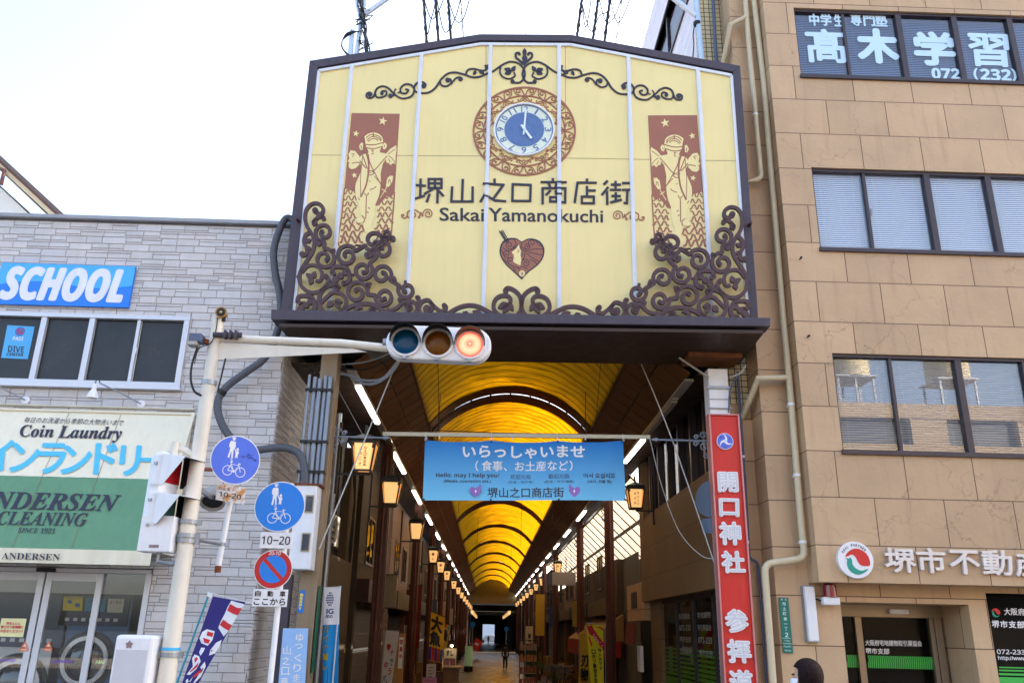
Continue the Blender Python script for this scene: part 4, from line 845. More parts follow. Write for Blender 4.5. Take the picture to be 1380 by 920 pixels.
mb = MB(); mb.box((4.6, 13.4, .0), (21, EY, .05)); mb.box((4.9, 13.9, .05), (5.0, EY, 18.5)); mb.box((5.0, 13.9, .05), (21, 14.0, 16.4)); mb.box((3.95, EY-.05, 6.4), (21, EY, 16.5)); mb.box((20.8, 12.31, .05), (21, EY-.06, 16.5)); mb.box((4.1, 13.21, 16.55), (21, EY, 16.58)); mb.box((RX+.26, 12.31, 16.35), (21, 13.2, 16.45))
for a, b in WH: mb.box((RX+.26, 12.31, a-.25), (21, 13.89, a-.1))
mb.build('inner_wall', M['dark_in'], rb)
# front window bands
def win_x(xs, y): return [PY(12.05)(x, y).x for x in xs]
MUL = [win_x((1140, 1214.5, 1290, 1365), 55), win_x((1170, 1255, 1338), 283), win_x((1207, 1299), 545)]
M['glass_win'] = glass('office_glass', (.97, .98, 1), .07)
for (z0, z1), mx_, bi in zip(WH, MUL, range(3)):
    mb = MB(); mb.box((WX0, 12.035, z1-.05), (20, 12.15, z1-.001)); mb.box((WX0-.02, 11.96, z0-.03), (20, 12.15, z0+.04)); mb.box((WX0, 12.036, z0+.041), (WX0+.03, 12.15, z1-.051))
    wn = mb.build('window', M['bronze'], rb, bevel=.004)
    xs = list(mx_)
    while xs[-1] < 19: xs.append(xs[-1]+(xs[-1]-xs[-2] if len(xs) > 1 else 1.0))
    for i, x in enumerate(xs):
        mb = MB(); wd = .05 if i == 0 else .10
        mb.box((x-wd/2, 12.03 if i else 12.05, z0+.041), (x+wd/2, 12.14, z1-.051))
        mb.build('mullion', M['bronze'], wn, bevel=.004)
    e = [WX0+.035]+xs
    for i, (a, b) in enumerate(zip(e, e[1:])):
        a2, b2 = a+(.05 if i else 0), b-(.025 if i == 0 else .05)
        mb = MB(); mb.box((a2-.02, 12.085, z0+.041), (b2+.02, 12.09, z1-.051)); mb.build('pane', M['glass_win'], wn)
        mb = MB(); z = z0+.06; pit = .037; tilt = (1.0, 1.05, -.5)[bi]
        while z < z1-.06:
            cy = 12.15; dz, dy = .0205*math.sin(tilt), .0205*math.cos(tilt)
            mb.add([(a2+.01, cy-dy, z-dz), (b2-.01, cy-dy, z-dz), (b2-.01, cy+dy, z+dz), (a2+.01, cy+dy, z+dz)], [(0, 1, 2, 3)]); z += pit
        for xx in (a2+.14, b2-.14): mb.tube([(xx, 12.15, z0+.1), (xx, 12.15, z1-.06)], .002, 4)
        mb.build('blind', M['blind_blue'] if bi == 0 else M['blind'], wn)
    if bi == 1:
        mb = MB(); mb.box((xs[0]+.05, 12.06, (z0+z1)/2-.06), (xs[0]+.075, 12.078, (z0+z1)/2+.06)); mb.build('latch', M['galv'], wn)
    if bi == 0:
        mb = MB(); c4 = crop(1040, 0, 4); PW = PY(12.082)
        def T(s, x0, y0, x1, y1, bo, sl=.03): text_q(mb, s, [c4([p])[0] for p in ((x0, y0), (x1, y0+sl*(x1-x0)), (x1+(y1-y0)*.11, y1+sl*(x1-x0)), (x0+(y1-y0)*.11, y1))], PW, .001, bold=bo)
        T('中', 200, 76, 250, 138, .035); T('学', 262, 76, 316, 138, .035); T('生', 334, 78, 380, 142, .035); T('専', 424, 76, 478, 138, .035); T('門', 492, 76, 550, 140, .035); T('塾', 555, 78, 617, 142, .03)
        T('髙', 182, 160, 385, 332, .035); T('木', 458, 160, 664, 332, .055); T('学', 764, 176, 970, 345, .05); T('習', 1058, 184, 1266, 352, .035)
        T(sans_b('072'), 860, 368, 1010, 424, .03); T('(', 1086, 370, 1106, 432, .04); T(sans_b('232'), 1122, 372, 1285, 432, .03); T(')', 1292, 374, 1314, 440, .04)
        mb.build('window_lettering', mat('pale_blue_film', (196, 226, 246), .5, var=.02), wn)
# bolts in the wall
for x, y in ((1078, 349), (1088.5, 454)):
    p = PR(x, y); mb = MB(); mb.lathe(p, (0, -1, 0), [(0, .012), (.05, .012), (.05, .02), (.065, .02)], 8); tag(mb.build('wall_bolt', M['black']), 'small dark anchor bolt in the tan wall %s' % ('under the second floor window' if y < 400 else 'beside the lowest window band'), 'bolt')

# door in the recess
PD = PY(13.2); gl = [PD(x, 860).x for x in (1148, 1156.5, 1254, 1264)]; zt2 = dz1
dr = thing('office_door', 'glass office door in a steel frame inside the recessed entrance', 'door', ((gl[0]+gl[3])/2, 13.2, .05))
mb = MB(); mb.box((dx0-.1, 13.15, zt2-.18), (dx1, 13.25, zt2)); mb.box((gl[1]-.05, 13.13, .05), (gl[1]+.05, 13.25, zt2-.181)); mb.box((gl[2]-.02, 13.13, .05), (gl[3]-.07, 13.25, zt2-.181)); mb.box((gl[3]-.06, 13.12, .05), (gl[3]+.05, 13.25, zt2-.181)); mb.build('frame', mat('steel_frame', (140, 126, 108), .35, .5, var=.08), dr, bevel=.004)
mb = MB(); mb.box((gl[1]+.051, 13.19, .05), (gl[2]-.021, 13.2, zt2-.181)); mb.box((dx0-.1, 13.19, .05), (gl[1]-.051, 13.2, zt2-.181)); mb.build('pane', M['glass_dark'], dr)
mb = MB(); p, q = PD(1197, 822, .06), PD(1223, 826, .06); mb.box((p.x, 13.08, zt2-.13), (q.x, 13.149, zt2-.06)); mb.build('door_sensor', M['white'], dr, bevel=.01)
mb = MB(); c9 = crop(1090, 780, 4.7586); PDg = PY(13.189)
text_q(mb, '大阪府宅地建物取引業協会', c9([(360, 388), (722, 394), (726, 430), (363, 424)]), PDg, .001, bold=.02); text_q(mb, '堺市支部', c9([(362, 440), (514, 444), (518, 480), (366, 476)]), PDg, .001, bold=.02); mb.build('lettering', M['white'], dr)
mb = MB()
for k in range(46):
    x = 246+k*12.2; y0 = 484+(k*12.2)*.025
    if 322 < x < 376: continue
    pts = c9([(x+4*math.sin(t*5.5)+t*10, y0+t*80) for t in [i/9 for i in range(10)]]); mb.ribbon([PDg(*q, .001) for q in pts], .020, (0, -1, 0), 0)
M['film_green'] = mat('film_green', (64, 178, 74), .5, var=.03); mb.build('green_band', M['film_green'], dr)
mb = MB(); mb.box((dx0-.5, 13.6, .06), (dx1+.5, 13.65, 2.5)); tag(mb.build('lobby_partition', mat('lobby_wall', (44, 38, 34), .8, var=.1)), 'dim brown partition wall standing inside the office entrance', 'partition')
# shop window at the right edge
t = thing('office_shop_window', 'large dark shop window with white association lettering at the right edge', 'window', (8.5, 12.45, .35))
mb = MB(); mb.box((cx1+.001, 12.43, .351), (15, 12.44, 2.449)); mb.build('pane', M['glass_dark'], t)
mb = MB(); mb.box((cx1+.01, 13.0, .06), (15, 13.05, 2.45)); mb.build('back_panel', M['dark_in'], t)
PW2 = PY(12.43); mb = MB()
for i, ch in enumerate('大阪府宅地建物取引業協会'): x = 1250+i*45; text_q(mb, ch, c9([(x, 185+i*.9), (x+40, 186+i*.9), (x+44, 229+i*.9), (x+4, 228+i*.9)]), PW2, .002, bold=.02)
for i, ch in enumerate('堺市支部'): x = 1172+i*54; text_q(mb, ch, c9([(x, 264+i*1.4), (x+46, 265+i*1.4), (x+50, 309+i*1.4), (x+4, 308+i*1.4)]), PW2, .002, bold=.03)
text_q(mb, sans('072-233'), c9([(1205, 449), (1384, 453), (1387, 482), (1208, 478)]), PW2, .002, bold=.02); text_q(mb, sans('http://www'), c9([(1212, 490), (1392, 494), (1397, 526), (1217, 522)]), PW2, .002, bold=.02); mb.build('lettering', M['white'], t)
mb = MB()
for y0, h in ((560, 8), (578, 10), (600, 14), (625, 40), (675, 50)): mb.poly([PW2(*q, .002) for q in c9([(1219, y0), (1600, y0+10), (1603, y0+10+h), (1222, y0+h)])]); 
mb.build('green_stripe', M['film_green'], t)
def emblem(parent, pl, cx, cy, s, off, back=True):
    """white disc with a red wing above a green bird"""
    e = crop(cx, cy, 1/s); w_ = lambda pts: [pl(*q, off) for q in e(pts)]
    red = catmull([(-.62, -.12), (-.5, -.35), (-.2, -.56), (.15, -.56), (.5, -.35), (.7, -.05), (.75, .33), (.5, .38), (.25, .33), (.08, .12), (-.03, -.1), (-.15, -.22), (-.3, -.25), (-.45, -.17)], 3)
    grn = catmull([(-.52, -.05), (-.42, -.09), (-.3, -.06), (-.24, .08), (-.2, .3), (0, .52), (.3, .63), (.65, .52), (.5, .7), (.15, .85), (-.2, .75), (-.45, .5), (-.52, .2), (-.5, .02), (-.62, -.06)], 3)
    a = MB(); a.prism(w_(red)[::-1], pl.n*.004); a.build('red_wing', mat('logo_red', (206, 48, 44), .4, var=.02), parent)
    a = MB(); a.prism(w_(grn)[::-1], pl.n*.004); a.build('green_bird', mat('logo_green', (30, 150, 132), .4, var=.02), parent)
emblem(t, PW2, 1341.5, 824, 8.5, .002)
# round logo and raised letters on the fascia
lg = thing('round_logo_sign', 'round white sign with a red and green bird emblem on the fascia', 'sign', tuple(PR(1153.2, 753.5)))
P0 = PY(11.93); c = P0(1153.2, 753.8); r = (P0(1177, 754)-P0(1129.3, 752.6)).length/2
mb = MB(); mb.lathe(c, (0, 1, 0), [(0, r), (.07, r)], 48); mb.build('disc', M['white'], lg)
emblem(lg, P0, 1154, 753, 24.5, .0015)
mb = MB(); mb.lathe(P0(1143.4, 751.2, .006), (0, -1, 0), [(0, .012), (.002, .012)], 10); mb.build('eye', M['white'], lg)
mb = MB()
for i, ch in enumerate('REAL PARTNER'):
    if ch == ' ': continue
    a = math.radians(-58+i*9.6); cc_ = c+(V((math.sin(a), 0, math.cos(a))))*r*.80; tn = V((math.cos(a), 0, -math.sin(a))); rd = V((math.sin(a), 0, math.cos(a))); h = r*.075; w_ = r*(.05 if ch != 'E' and ch != 'L' else .042)
    text_pts(mb, sans_b(ch), [cc_+rd*h-tn*w_, cc_+rd*h+tn*w_, cc_-rd*h+tn*w_, cc_-rd*h-tn*w_], (0, -1, 0), .002)
mb.build('lettering', M['navy'], lg)
M['steel_letter'] = mat('steel_letter', (216, 212, 210), .35, .15, var=.08)
mb = MB(); c8 = crop(1040, 660, 3.538); P1 = PY(11.99)
fl = thing('fascia_lettering', 'raised metal characters of the real estate office on the tan fascia', 'lettering', tuple(P1(1290, 757)))
for ch, x0, y0, x1, y1 in (('堺', 530, 278, 672, 390), ('市', 682, 278, 815, 393), ('不', 838, 288, 976, 398), ('動', 993, 288, 1130, 403), ('産', 1150, 296, 1290, 410)):
    mb = MB(); text_q(mb, ch, c8([(x0, y0), (x1, y0+3), (x1+12, y1+3), (x0+12, y1)]), P1, .0, th=.045, bold=.025); mb.build('character', M['steel_letter'], fl)
# strip lamp, beacon, street plate
P4 = PY(12.4)
t = thing('wall_strip_lamp', 'unlit white strip lamp fixed upright on the tan wall', 'lamp', tuple(P4(1092, 828)))
a, b = P4(1089, 790, .06), P4(1095.5, 864, .06); mb = MB(); mb.box((a.x-.075, 12.28, b.z), (a.x+.075, 12.37, a.z)); mb.build('diffuser', M['white'], t, bevel=.02)
mb = MB(); mb.box((a.x-.09, 12.371, b.z-.015), (a.x+.09, 12.397, a.z+.02)); mb.build('backplate', M['galv'], t)
t = thing('warning_beacon', 'dark red warning beacon on a white base beside the strip lamp', 'beacon', tuple(P4(1120, 805)))
p = P4(1121, 809, .16); mb = MB(); mb.box((p.x-.13, 12.2, p.z-.06), (p.x+.11, 12.34, p.z+.05)); mb.build('base', M['white'], t, bevel=.02)
mb = MB(); mb.lathe((p.x, 12.27, p.z+.05), (0, 0, 1), [(0, .095), (.16, .09), (.18, .07)], 20); mb.build('dome', mat('beacon_red', (130, 16, 40), .15, var=.05, coat=.6), t, smooth=True)
mb = MB(); mb.box((p.x-.1, 12.341, p.z-.04), (p.x-.02, 12.398, p.z+.03)); mb.tube([(p.x-.13, 12.3, p.z), (p.x-.2, 12.35, p.z+.03), (p.x-.24, 12.36, p.z+.12)], .012, 6); mb.build('bracket', M['black'], t)
t = thing('street_name_plate', 'tall narrow green street name plate with white characters', 'street sign', tuple(P4(1058.5, 842)))
P4b = PY(12.385); q = [P4b(1048.8, 804.5), P4b(1062, 804.9), P4b(1068.6, 879.7), P4b(1055.5, 879.2)]; mb = MB(); mb.prism(q[::-1], V((0, .012, 0))*-1); mb.build('plate', mat('plate_green', (0, 112, 100), .35, var=.03), t)
P4c = PY(12.372); mb = MB(); c6 = crop(1045, 800, 10.83)
for s, x0, y0, x1, y1, bo in (('市', 98, 115, 150, 170, .03), ('之', 106, 190, 152, 240, .03), ('町', 108, 262, 158, 310, .03), ('東', 118, 335, 165, 385, .03), ('一', 122, 428, 172, 436, .0), ('丁', 130, 480, 175, 530, .03), (sans_b('2'), 138, 560, 186, 625, .02), ('堺', 78, 66, 102, 92, .03), ('区', 138, 66, 162, 92, .03), (sans('1-cho'), 130, 665, 205, 692, .02), (sans('Ichinocho'), 112, 706, 232, 730, .02), (sans('Higashi'), 120, 748, 228, 780, .02), (sans('Sakai-ku'), 132, 806, 226, 832, .02)):
    text_q(mb, s, c6([(x0, y0), (x1, y0+2), (x1+4, y1+2), (x0+4, y1)]), P4c, .0015, bold=bo)
mb.ribbon([P4c(*q, .0015) for q in c6([(106, 642), (222, 646)])], .006, (0, -1, 0), 0); mb.build('lettering', mat('plate_white', (190, 228, 224), .5, var=0), t)

# downpipes
M['pipe'] = mat('beige_pipe', (204, 190, 158), .4, var=.05, stain=.1); M['bpipe'] = mat('blue_grey_pipe', (84, 98, 130), .45, var=.08)
def pipe(name, pl, pts, r, m, lab, cat='downpipe', off=.0, clamps=(), extra=None, n=12):
    t = thing(name, lab, cat, tuple(pl(*pts[-1])))
    P = []
    q = [pl(x, y, off) for x, y in pts]
    for i, p in enumerate(q):      # rounded elbows
        if 0 < i < len(q)-1:
            a, b = (q[i-1]-p), (q[i+1]-p)
            if a.angle(b) < 2.6:
                k = min(.12, a.length*.4, b.length*.4); s, e = p+a.normalized()*k, p+b.normalized()*k
                P += [s*(1-u)**2+p*2*u*(1-u)+e*u*u for u in (0, .25, .5, .75, 1)]; continue
        P.append(p)
    if extra: P += [V(e) for e in extra]
    mb = MB(); mb.tube(P, r, n); mb.build('tube', m, t, smooth=True)
    for x, y in clamps:
        p = pl(x, y, off); mb = MB(); mb.lathe(p-V((0, 0, .02)), (0, 0, 1), [(0, r*1.12), (.04, r*1.12)], 14); mb.obox(p+V((0, .09, 0)), V((.012, 0, 0)), V((0, .08, 0)), V((0, 0, .012))); mb.build('clamp', M['housing'] if 'housing' in M else M['white'], t)
    return t
pipe('downpipe', P4, [(1016, -60), (1016, 0), (1029, 108), (1038.7, 228), (1045, 300), (1055.5, 430), (1063.6, 512), (1071, 600), (1078, 687), (1084.5, 752), (1030, 759.5), (1042, 920), (1046, 990)], .05, M['pipe'], 'long beige downpipe with a sideways jog between tan pilasters', off=.2, clamps=((1066, 545), (1074, 640), (1082, 730)))
pipe('downpipe', P4, [(1004.5, -60), (1004.5, 0), (1009, 59), (1016, 130), (1021, 190), (1026, 241), (1008, 246)], .044, M['pipe'], 'shorter beige downpipe ending in an elbow behind the signboard corner', off=.17, clamps=((1018, 155),), extra=[(3.95, 12.9, 9.6)])
pipe('downpipe', P4, [(1007, 23), (985, 33)], .048, M['pipe'], 'beige branch pipe turning into the mosaic wall high above the signboard', off=.17, extra=[(3.98, 12.88, 11.35)])
pipe('downpipe', P4, [(1060, 509), (1022, 509)], .048, M['pipe'], 'beige branch pipe joining the long downpipe above the red sign', off=.2, extra=[(3.95, 12.85, 5.05)])
pipe('conduit_pipe', PY(12.9), [(994, 500), (998, 560), (1003.5, 640), (1010, 752), (1021, 757), (1025, 800), (1033, 920), (1036, 980)], .022, M['bpipe'], 'thin blue grey pipe running down beside the red shrine sign', 'pipe', off=.1, clamps=((1002, 615), (1008, 730)), n=8)
pipe('conduit_pipe', PY(12.9), [(959, -40), (962, 20), (964, 60), (967, 100)], .03, M['bpipe'], 'thin blue grey pipe on the mosaic wall above the signboard', 'pipe', off=.07, n=8)
# ------------------------------------------------------------ the covered arcade
M['vault'] = translucent('yellow_membrane', (248, 170, 10), .72, .33, .30, (2.2, 8, 2.2), detail=6, bump=.8, crease_shade=.5)  # streaky noise and crease lines carry fold shading painted into the colour
M['rib_shade'] = translucent('arch_membrane_shade', (236, 150, 24), .6, .12, .2)  # membrane in shade along the arches, the shade put into the colour
M['eave'] = mat('eave_wood', (104, 64, 30), .5, var=.2, scale=5)
M['column'] = mat('column_brown', (86, 46, 36), .45, .1, var=.15)
M['tube'] = emitter('tube_light', (255, 250, 242), 1.6)
M['housing'] = mat('lamp_housing', (176, 172, 164), .5, var=.08)
M['lantern'] = emitter('lantern_pane', (255, 200, 128), .155)
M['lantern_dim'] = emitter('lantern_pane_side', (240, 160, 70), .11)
M['floor'] = mat('arcade_floor', (70, 56, 38), .3, var=.06, scale=1.2, spec=.4)
SX0, SX1, SZ, AZ_ = -1.52, 2.33, 6.4, 7.36
VC = (SX0+SX1)/2; VH = (SX1-SX0)/2; RISE = AZ_-SZ; VR = (VH*VH+RISE*RISE)/(2*RISE); VA = math.asin(VH/VR)
def arc(a, dr=0): return VC+(VR+dr)*math.sin(a), AZ_-VR+(VR+dr)*math.cos(a)
vault = thing('arcade_roof', 'long yellow translucent barrel roof of the covered arcade with shade-toned arch bands', 'roof', (VC, 13.3, SZ))
ribs = [20.1, 29.2, 38.4, 47.7, 56.7, 65.5, 74.5, 83.2, 92.2, 101.5]
gap = {20.1: (-1, 1), 47.7: (.25, .75), 65.5: (-.7, -.1), 74.5: (-.85, .6), 92.2: (-.8, .8)}
ys = [12.9]+ribs+[103]
rv = random.Random(5)
for y0, y1 in zip(ys, ys[1:]):
    a0, a1 = y0+(.7 if y0 in ribs else 0), y1-(.7 if y1 in ribs else 0)
    if a1 <= a0: continue
    mb = MB(); NA = 28; NY = max(3, int((a1-a0)/(.11 if y0 < 30 else .22))); vs = []
    ph = [rv.uniform(0, 6) for _ in range(6)]
    for j in range(NY+1):
        y = a0+(a1-a0)*j/NY
        for i in range(NA+1):
            a = -VA+2*VA*i/NA; e = math.cos(a/VA*math.pi/2)
            fold = abs(((y+.12*math.sin(a*5+ph[0])+.05*math.sin(a*13+ph[1])) % .52)/.52-.5)*2
            dr = .045*fold**.6*e+.012*math.sin(a*17+y*2.3+ph[2])*e+.02*math.sin(y*1.3+a*3+ph[3])*e
            x, z = arc(a, dr); vs.append(V((x, y, z)))
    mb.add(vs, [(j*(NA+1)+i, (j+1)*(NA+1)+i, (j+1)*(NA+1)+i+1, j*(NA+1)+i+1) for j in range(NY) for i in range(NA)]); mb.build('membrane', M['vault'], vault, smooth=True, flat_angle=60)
for y in ribs:  # arch bands, widened to stand for the shaded stretches of membrane
    mb = MB(); NA = 32; g = gap.get(y)
    segs = [(y-.7, y+.7)] if not g else [(y-.7, y-.15), (y+.15, y+.7)]
    for s0, s1 in segs:
        pts = [arc(-VA+2*VA*i/NA, -.02) for i in range(NA+1)]; pt2 = [arc(-VA+2*VA*i/NA, .05) for i in range(NA+1)]
        vs = [V((x, yy, z)) for yy in (s0, s1) for pp in (pts, pt2) for x, z in pp]; n = NA+1; fs = []
        for i in range(NA): fs += [(i, i+1, n+i+1, n+i), (2*n+i, 3*n+i, 3*n+i+1, 2*n+i+1), (i, 2*n+i, 2*n+i+1, i+1), (n+i, n+i+1, 3*n+i+1, 3*n+i)]
        mb.add(vs, fs)
    if g:   # closed stretches of the slot
        for lo, hi in ((-1, g[0]), (g[1], 1)):
            if hi-lo < .05: continue
            q = [V((arc(VA*(lo+(hi-lo)*i/10), .012)[0], y, arc(VA*(lo+(hi-lo)*i/10), .012)[1])) for i in range(11)]; mb.ribbon([p for p in q], .29, V((0, 0, 1)), .02)
        for k in range(-8, 9, 2): 
            a = VA*k/9; x, z = arc(a, .02); mb.obox((x, y, z), (.022*math.cos(a), 0, -.022*math.sin(a)), (0, .149, 0), (.02*math.sin(a), 0, .02*math.cos(a)))
    mb.build('arch_shade_band', M['rib_shade'], vault)
    if y < 30:
        mb = MB(); mb.tube([V((SX0+.1, y, SZ)), V((VC, y+.02, SZ-.02)), V((SX1-.1, y, SZ))], .012, 6); mb.build('tie_rod', M['black'], vault)
def eave(side):
    sx, lx, ox = (SX0, -2.33, LX-.02) if side < 0 else (SX1, 3.2, 3.72)
    mb = MB(); N = 60; t = .02
    for k in range(2):
        p0 = V((sx+(lx-sx)*k*.5, 0, SZ+(5.78-SZ)*k*.5)); p1 = V((sx+(lx-sx)*(k*.5+.47), 0, SZ+(5.78-SZ)*(k*.5+.47)))
        mb.prism([p0+V((0, 12.95, 0)), p1+V((0, 12.95, 0)), p1+V((0, 103, 0)), p0+V((0, 103, 0))], V((-side*.0, 0, .04)))
        y = 13.4
        while y < 60: 
            mb.bar(p0+V((0, y, -.004)), p1+V((0, y, -.004)), .012, .006, (0, 1, 0)); y += .6
    mb.build('eave_board', M['eave'], vault)
    mb = MB(); a, b = sorted((lx+side*.12, ox+side*0)); mb.box((a, 13.0, 5.80), (b, 103, 5.84)); mb.build('eave_soffit', M['soffit'], vault)
    mb = MB(); a, b = sorted((lx-side*.05, lx+side*.10)); mb.box((a, 13.2, 5.76), (b, 103, 5.80)); mb.build('lamp_rail', M['housing'], vault)
    mb = MB(); a, b = sorted((sx+side*.01, sx+side*.06)); mb.box((a, 12.95, SZ-.03), (b, 103, SZ+.09)); mb.build('spring_beam', M['rib_shade'], vault)
    mb = MB(); a, b = sorted((sx+side*.3, ox+side*1.5)); 
    mb.prism([V((sx+side*.07, 12.95, SZ+.1)), V((ox+side*.2, 12.95, SZ-.3)), V((ox+side*.2, 103, SZ-.3)), V((sx+side*.07, 103, SZ+.1))], V((0, 0, .03))); mb.build('outer_roof', M['cap'], vault)
eave(-1); eave(1)
# hangers
mb = MB()
for x, y in ((-1.2, 18.0), (2.0, 17.6), (-.9, 24), (1.9, 26), (1.2, 33), (-.6, 40), (1.3, 52)):
    mb.tube([V((x, y, SZ+.4)), V((x-.02, y, 4.9))], .008, 5)
mb.build('hanger_wire', M['black'], vault)

# fluorescent lamps
def tube_lamp(x, y0, ln, lit, lab):
    t = thing('fluorescent_lamp', lab, 'lamp', (x, y0, 5.75), 'fluorescent lamps along the arcade eaves'); tube_lamp.n += 1
    mb = MB(); mb.box((x-.055, y0, 5.715), (x+.055, y0+ln, 5.758)); mb.build('housing', M['housing'], t)
    mb = MB(); mb.box((x-.05, y0+.04, 5.66), (x+.05, y0+ln-.04, 5.714)); mb.build('diffuser', M['tube'] if lit else M['housing'], t, bevel=.015 if y0 < 40 else 0)
    return t
tube_lamp.n = 0
FAR = 'lit fluorescent lamp in the long row under the %s eave of the arcade'
for k in range(20):
    y = 13.76+5.65*k; 
    if y > 118: break
    tube_lamp(-2.33, y, 2.75, True, 'first long lit fluorescent lamp above the first hanging lantern' if k == 0 else 'second lit fluorescent lamp above the second hanging lantern' if k == 1 else FAR % 'lantern side')
tube_lamp(3.2, 14.2, 3.0, False, 'unlit pale fluorescent lamp under the brown eave near the red shrine sign')
for k in range(19):
    y = 17.35+5.65*k
    if y > 118: break
    tube_lamp(3.2, y, 2.6, True, 'lit fluorescent lamp right after the unlit one under the brown eave' if k == 0 else FAR % 'skylight side')

# lanterns
def lantern(x, y, z, side, lab, words=True, bar=True):
    t = thing('lantern', lab, 'lantern', (x, y, z), 'lanterns hanging along the arcade'); s = .185; b = .125; h = .215
    top = [V((x+i*s, y+j*s, z+h)) for i, j in ((-1, -1), (1, -1), (1, 1), (-1, 1))]; bot = [V((x+i*b, y+j*b, z-h)) for i, j in ((-1, -1), (1, -1), (1, 1), (-1, 1))]
    for k in range(4):
        q = (k+1) % 4; mb = MB(); a, b2, c, d = top[k], top[q], bot[q], bot[k]; e = .12
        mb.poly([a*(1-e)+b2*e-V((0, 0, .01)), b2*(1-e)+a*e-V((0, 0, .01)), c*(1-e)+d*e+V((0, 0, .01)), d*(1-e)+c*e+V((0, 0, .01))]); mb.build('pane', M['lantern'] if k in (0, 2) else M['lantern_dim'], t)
    mb = MB()
    for k in range(4): mb.bar(top[k], bot[k], .028, .028); mb.bar(top[k], top[(k+1) % 4], .03, .03); mb.bar(bot[k], bot[(k+1) % 4], .035, .03)
    mb.box((x-.2, y-.2, z+h+.015), (x+.2, y+.2, z+h+.03))
    for i in range(7):
        for yy in (-.19, .19): mb.box((x-.16+i*.05, y+yy-.008, z+h+.031), (x-.135+i*.05, y+yy+.008, z+h+.06))
    mb.box((x-.2, y-.2, z+h+.061), (x+.2, y+.2, z+h+.075)); mb.build('frame', M['black'], t)
    mb = MB(); mb.add([(x-.19, y-.19, z+h+.076), (x+.19, y-.19, z+h+.076), (x+.19, y+.19, z+h+.076), (x-.19, y+.19, z+h+.076), (x-.05, y-.05, z+h+.15), (x+.05, y-.05, z+h+.15), (x+.05, y+.05, z+h+.15), (x-.05, y+.05, z+h+.15)], [(0, 1, 5, 4), (1, 2, 6, 5), (2, 3, 7, 6), (3, 0, 4, 7), (4, 5, 6, 7), (3, 2, 1, 0)]); mb.box((x-.02, y-.02, z+h+.15), (x+.02, y+.02, z+h+.3)); mb.build('cap', mat('lantern_cap', (40, 52, 44), .5, .3, var=.1) if 'lcap' not in M else M['lcap'], t)
    if bar:
        mb = MB(); mb.box((min(x, x+side*.42), y-.015, z-h-.06), (max(x+.12, x+side*.42), y+.015, z-h-.03)); xx = x+side*.40; mb.box((xx-.02, y-.02, z-h-.35), (xx+.02, y+.02, z+.55)); mb.build('bracket', M['black'], t)
    if words:
        mb = MB(); n = V((0, -1, -(s-b)/(2*h))).normalized()
        for ci, s_ in enumerate(words if isinstance(words, (list, tuple)) else ['一心']):
            L_ = len(s_); cw = .042 if L_ > 2 else .08; ox = (.035-.07*ci) if isinstance(words, (list, tuple)) and len(words) > 1 else 0
            for i, ch in enumerate(s_):
                zz = z+h*.72-(i+.5)*(1.45*h/L_); yy = y-b-(s-b)*(zz-(z-h))/(2*h)-.006
                text_pts(mb, ch, [V((x+ox-cw/2, yy, zz+cw/2)), V((x+ox+cw/2, yy, zz+cw/2)), V((x+ox+cw/2, yy, zz-cw/2)), V((x+ox-cw/2, yy, zz-cw/2))], (0, -1, 0), .001, bold=.03)
        mb.build('lettering', M['lantern_ink'], t)
    return t
M['lcap'] = mat('lantern_cap', (40, 52, 44), .5, .3, var=.1); M['lantern_ink'] = mat('lantern_ink', (150, 78, 30), .6, var=0)
LL = [(12.95, 4.30), (16.76, 4.33), (23.0, 4.27), (30.5, 4.22), (35.5, 4.2), (41, 4.2), (49.5, 4.2), (57, 4.2), (64.5, 4.2), (72, 4.2), (80, 4.2), (88, 4.2), (95, 4.2), (101, 4.2)]
for i, (y, z) in enumerate(LL):
    lab = ['biggest lit lantern with two columns of writing beside the grey conduits', 'second lit lantern, plain glowing panes, on a dark arm over the alley wall', 'third lit lantern with a wide dark hat over the first brown column'][i] if i < 3 else 'lit lantern far down the row on the conduit side of the arcade'
    lantern(-2.0, y, z, -1, lab, words=['山之口商店街', 'ようこそ'] if i == 0 else (None if i in (1, 2) else (['一心'] if i < 8 else None)))
for i, y in enumerate((18.9, 41.1, 53.2, 60, 67, 74, 81, 88, 95, 101)):
    lantern(3.25, y, 4.66, 1, 'lit lantern with vertical writing hanging on a black bar beside the blue banner' if i == 0 else 'lit lantern far down the row on the skylight side of the arcade', words=['堺山之口', '商店街'] if i == 0 else (['一心'] if i < 5 else None))

# columns
def column(x, y, lab):
    t = thing('arcade_column', lab, 'column', (x, y, 0), 'brown steel columns of the arcade'); zb = -.62
    mb = MB(); mb.box((x-.11, y-.11, zb), (x+.11, y+.11, 5.8)); mb.box((x-.13, y-.05, zb+.2), (x+.13, y+.05, 5.7)); mb.build('shaft', M['column'], t, bevel=.012)
    mb = MB(); mb.tube([(x+.0, y-.17, zb), (x, y-.17, 5.5)], .035, 8); mb.build('drain_pipe', M['column'], t, smooth=True)
    mb = MB(); mb.box((x-.17, y-.17, zb), (x+.17, y+.17, zb+.5)); mb.build('base', M['black'], t, bevel=.02)
    s = 1 if x < 0 else -1; mb = MB()
    for k in range(3): mb.tube([V((x+s*.12+.08*math.cos(a), y, 4.9+.2*k+.09*math.sin(a))) for a in [j*math.pi/6 for j in range(11)]], .014, 5)
    mb.build('scroll_bracket', M['black'], t)
for i, y in enumerate([19.0, 28.0, 35.5, 44, 52, 60, 68, 76, 84, 92, 100]): column(-2.4, y, 'first brown steel column on the lantern side beside the white vertical flag' if i == 0 else 'second brown steel column on the lantern side behind the wooden signboard' if i == 1 else 'brown steel column in the far row on the lantern side')
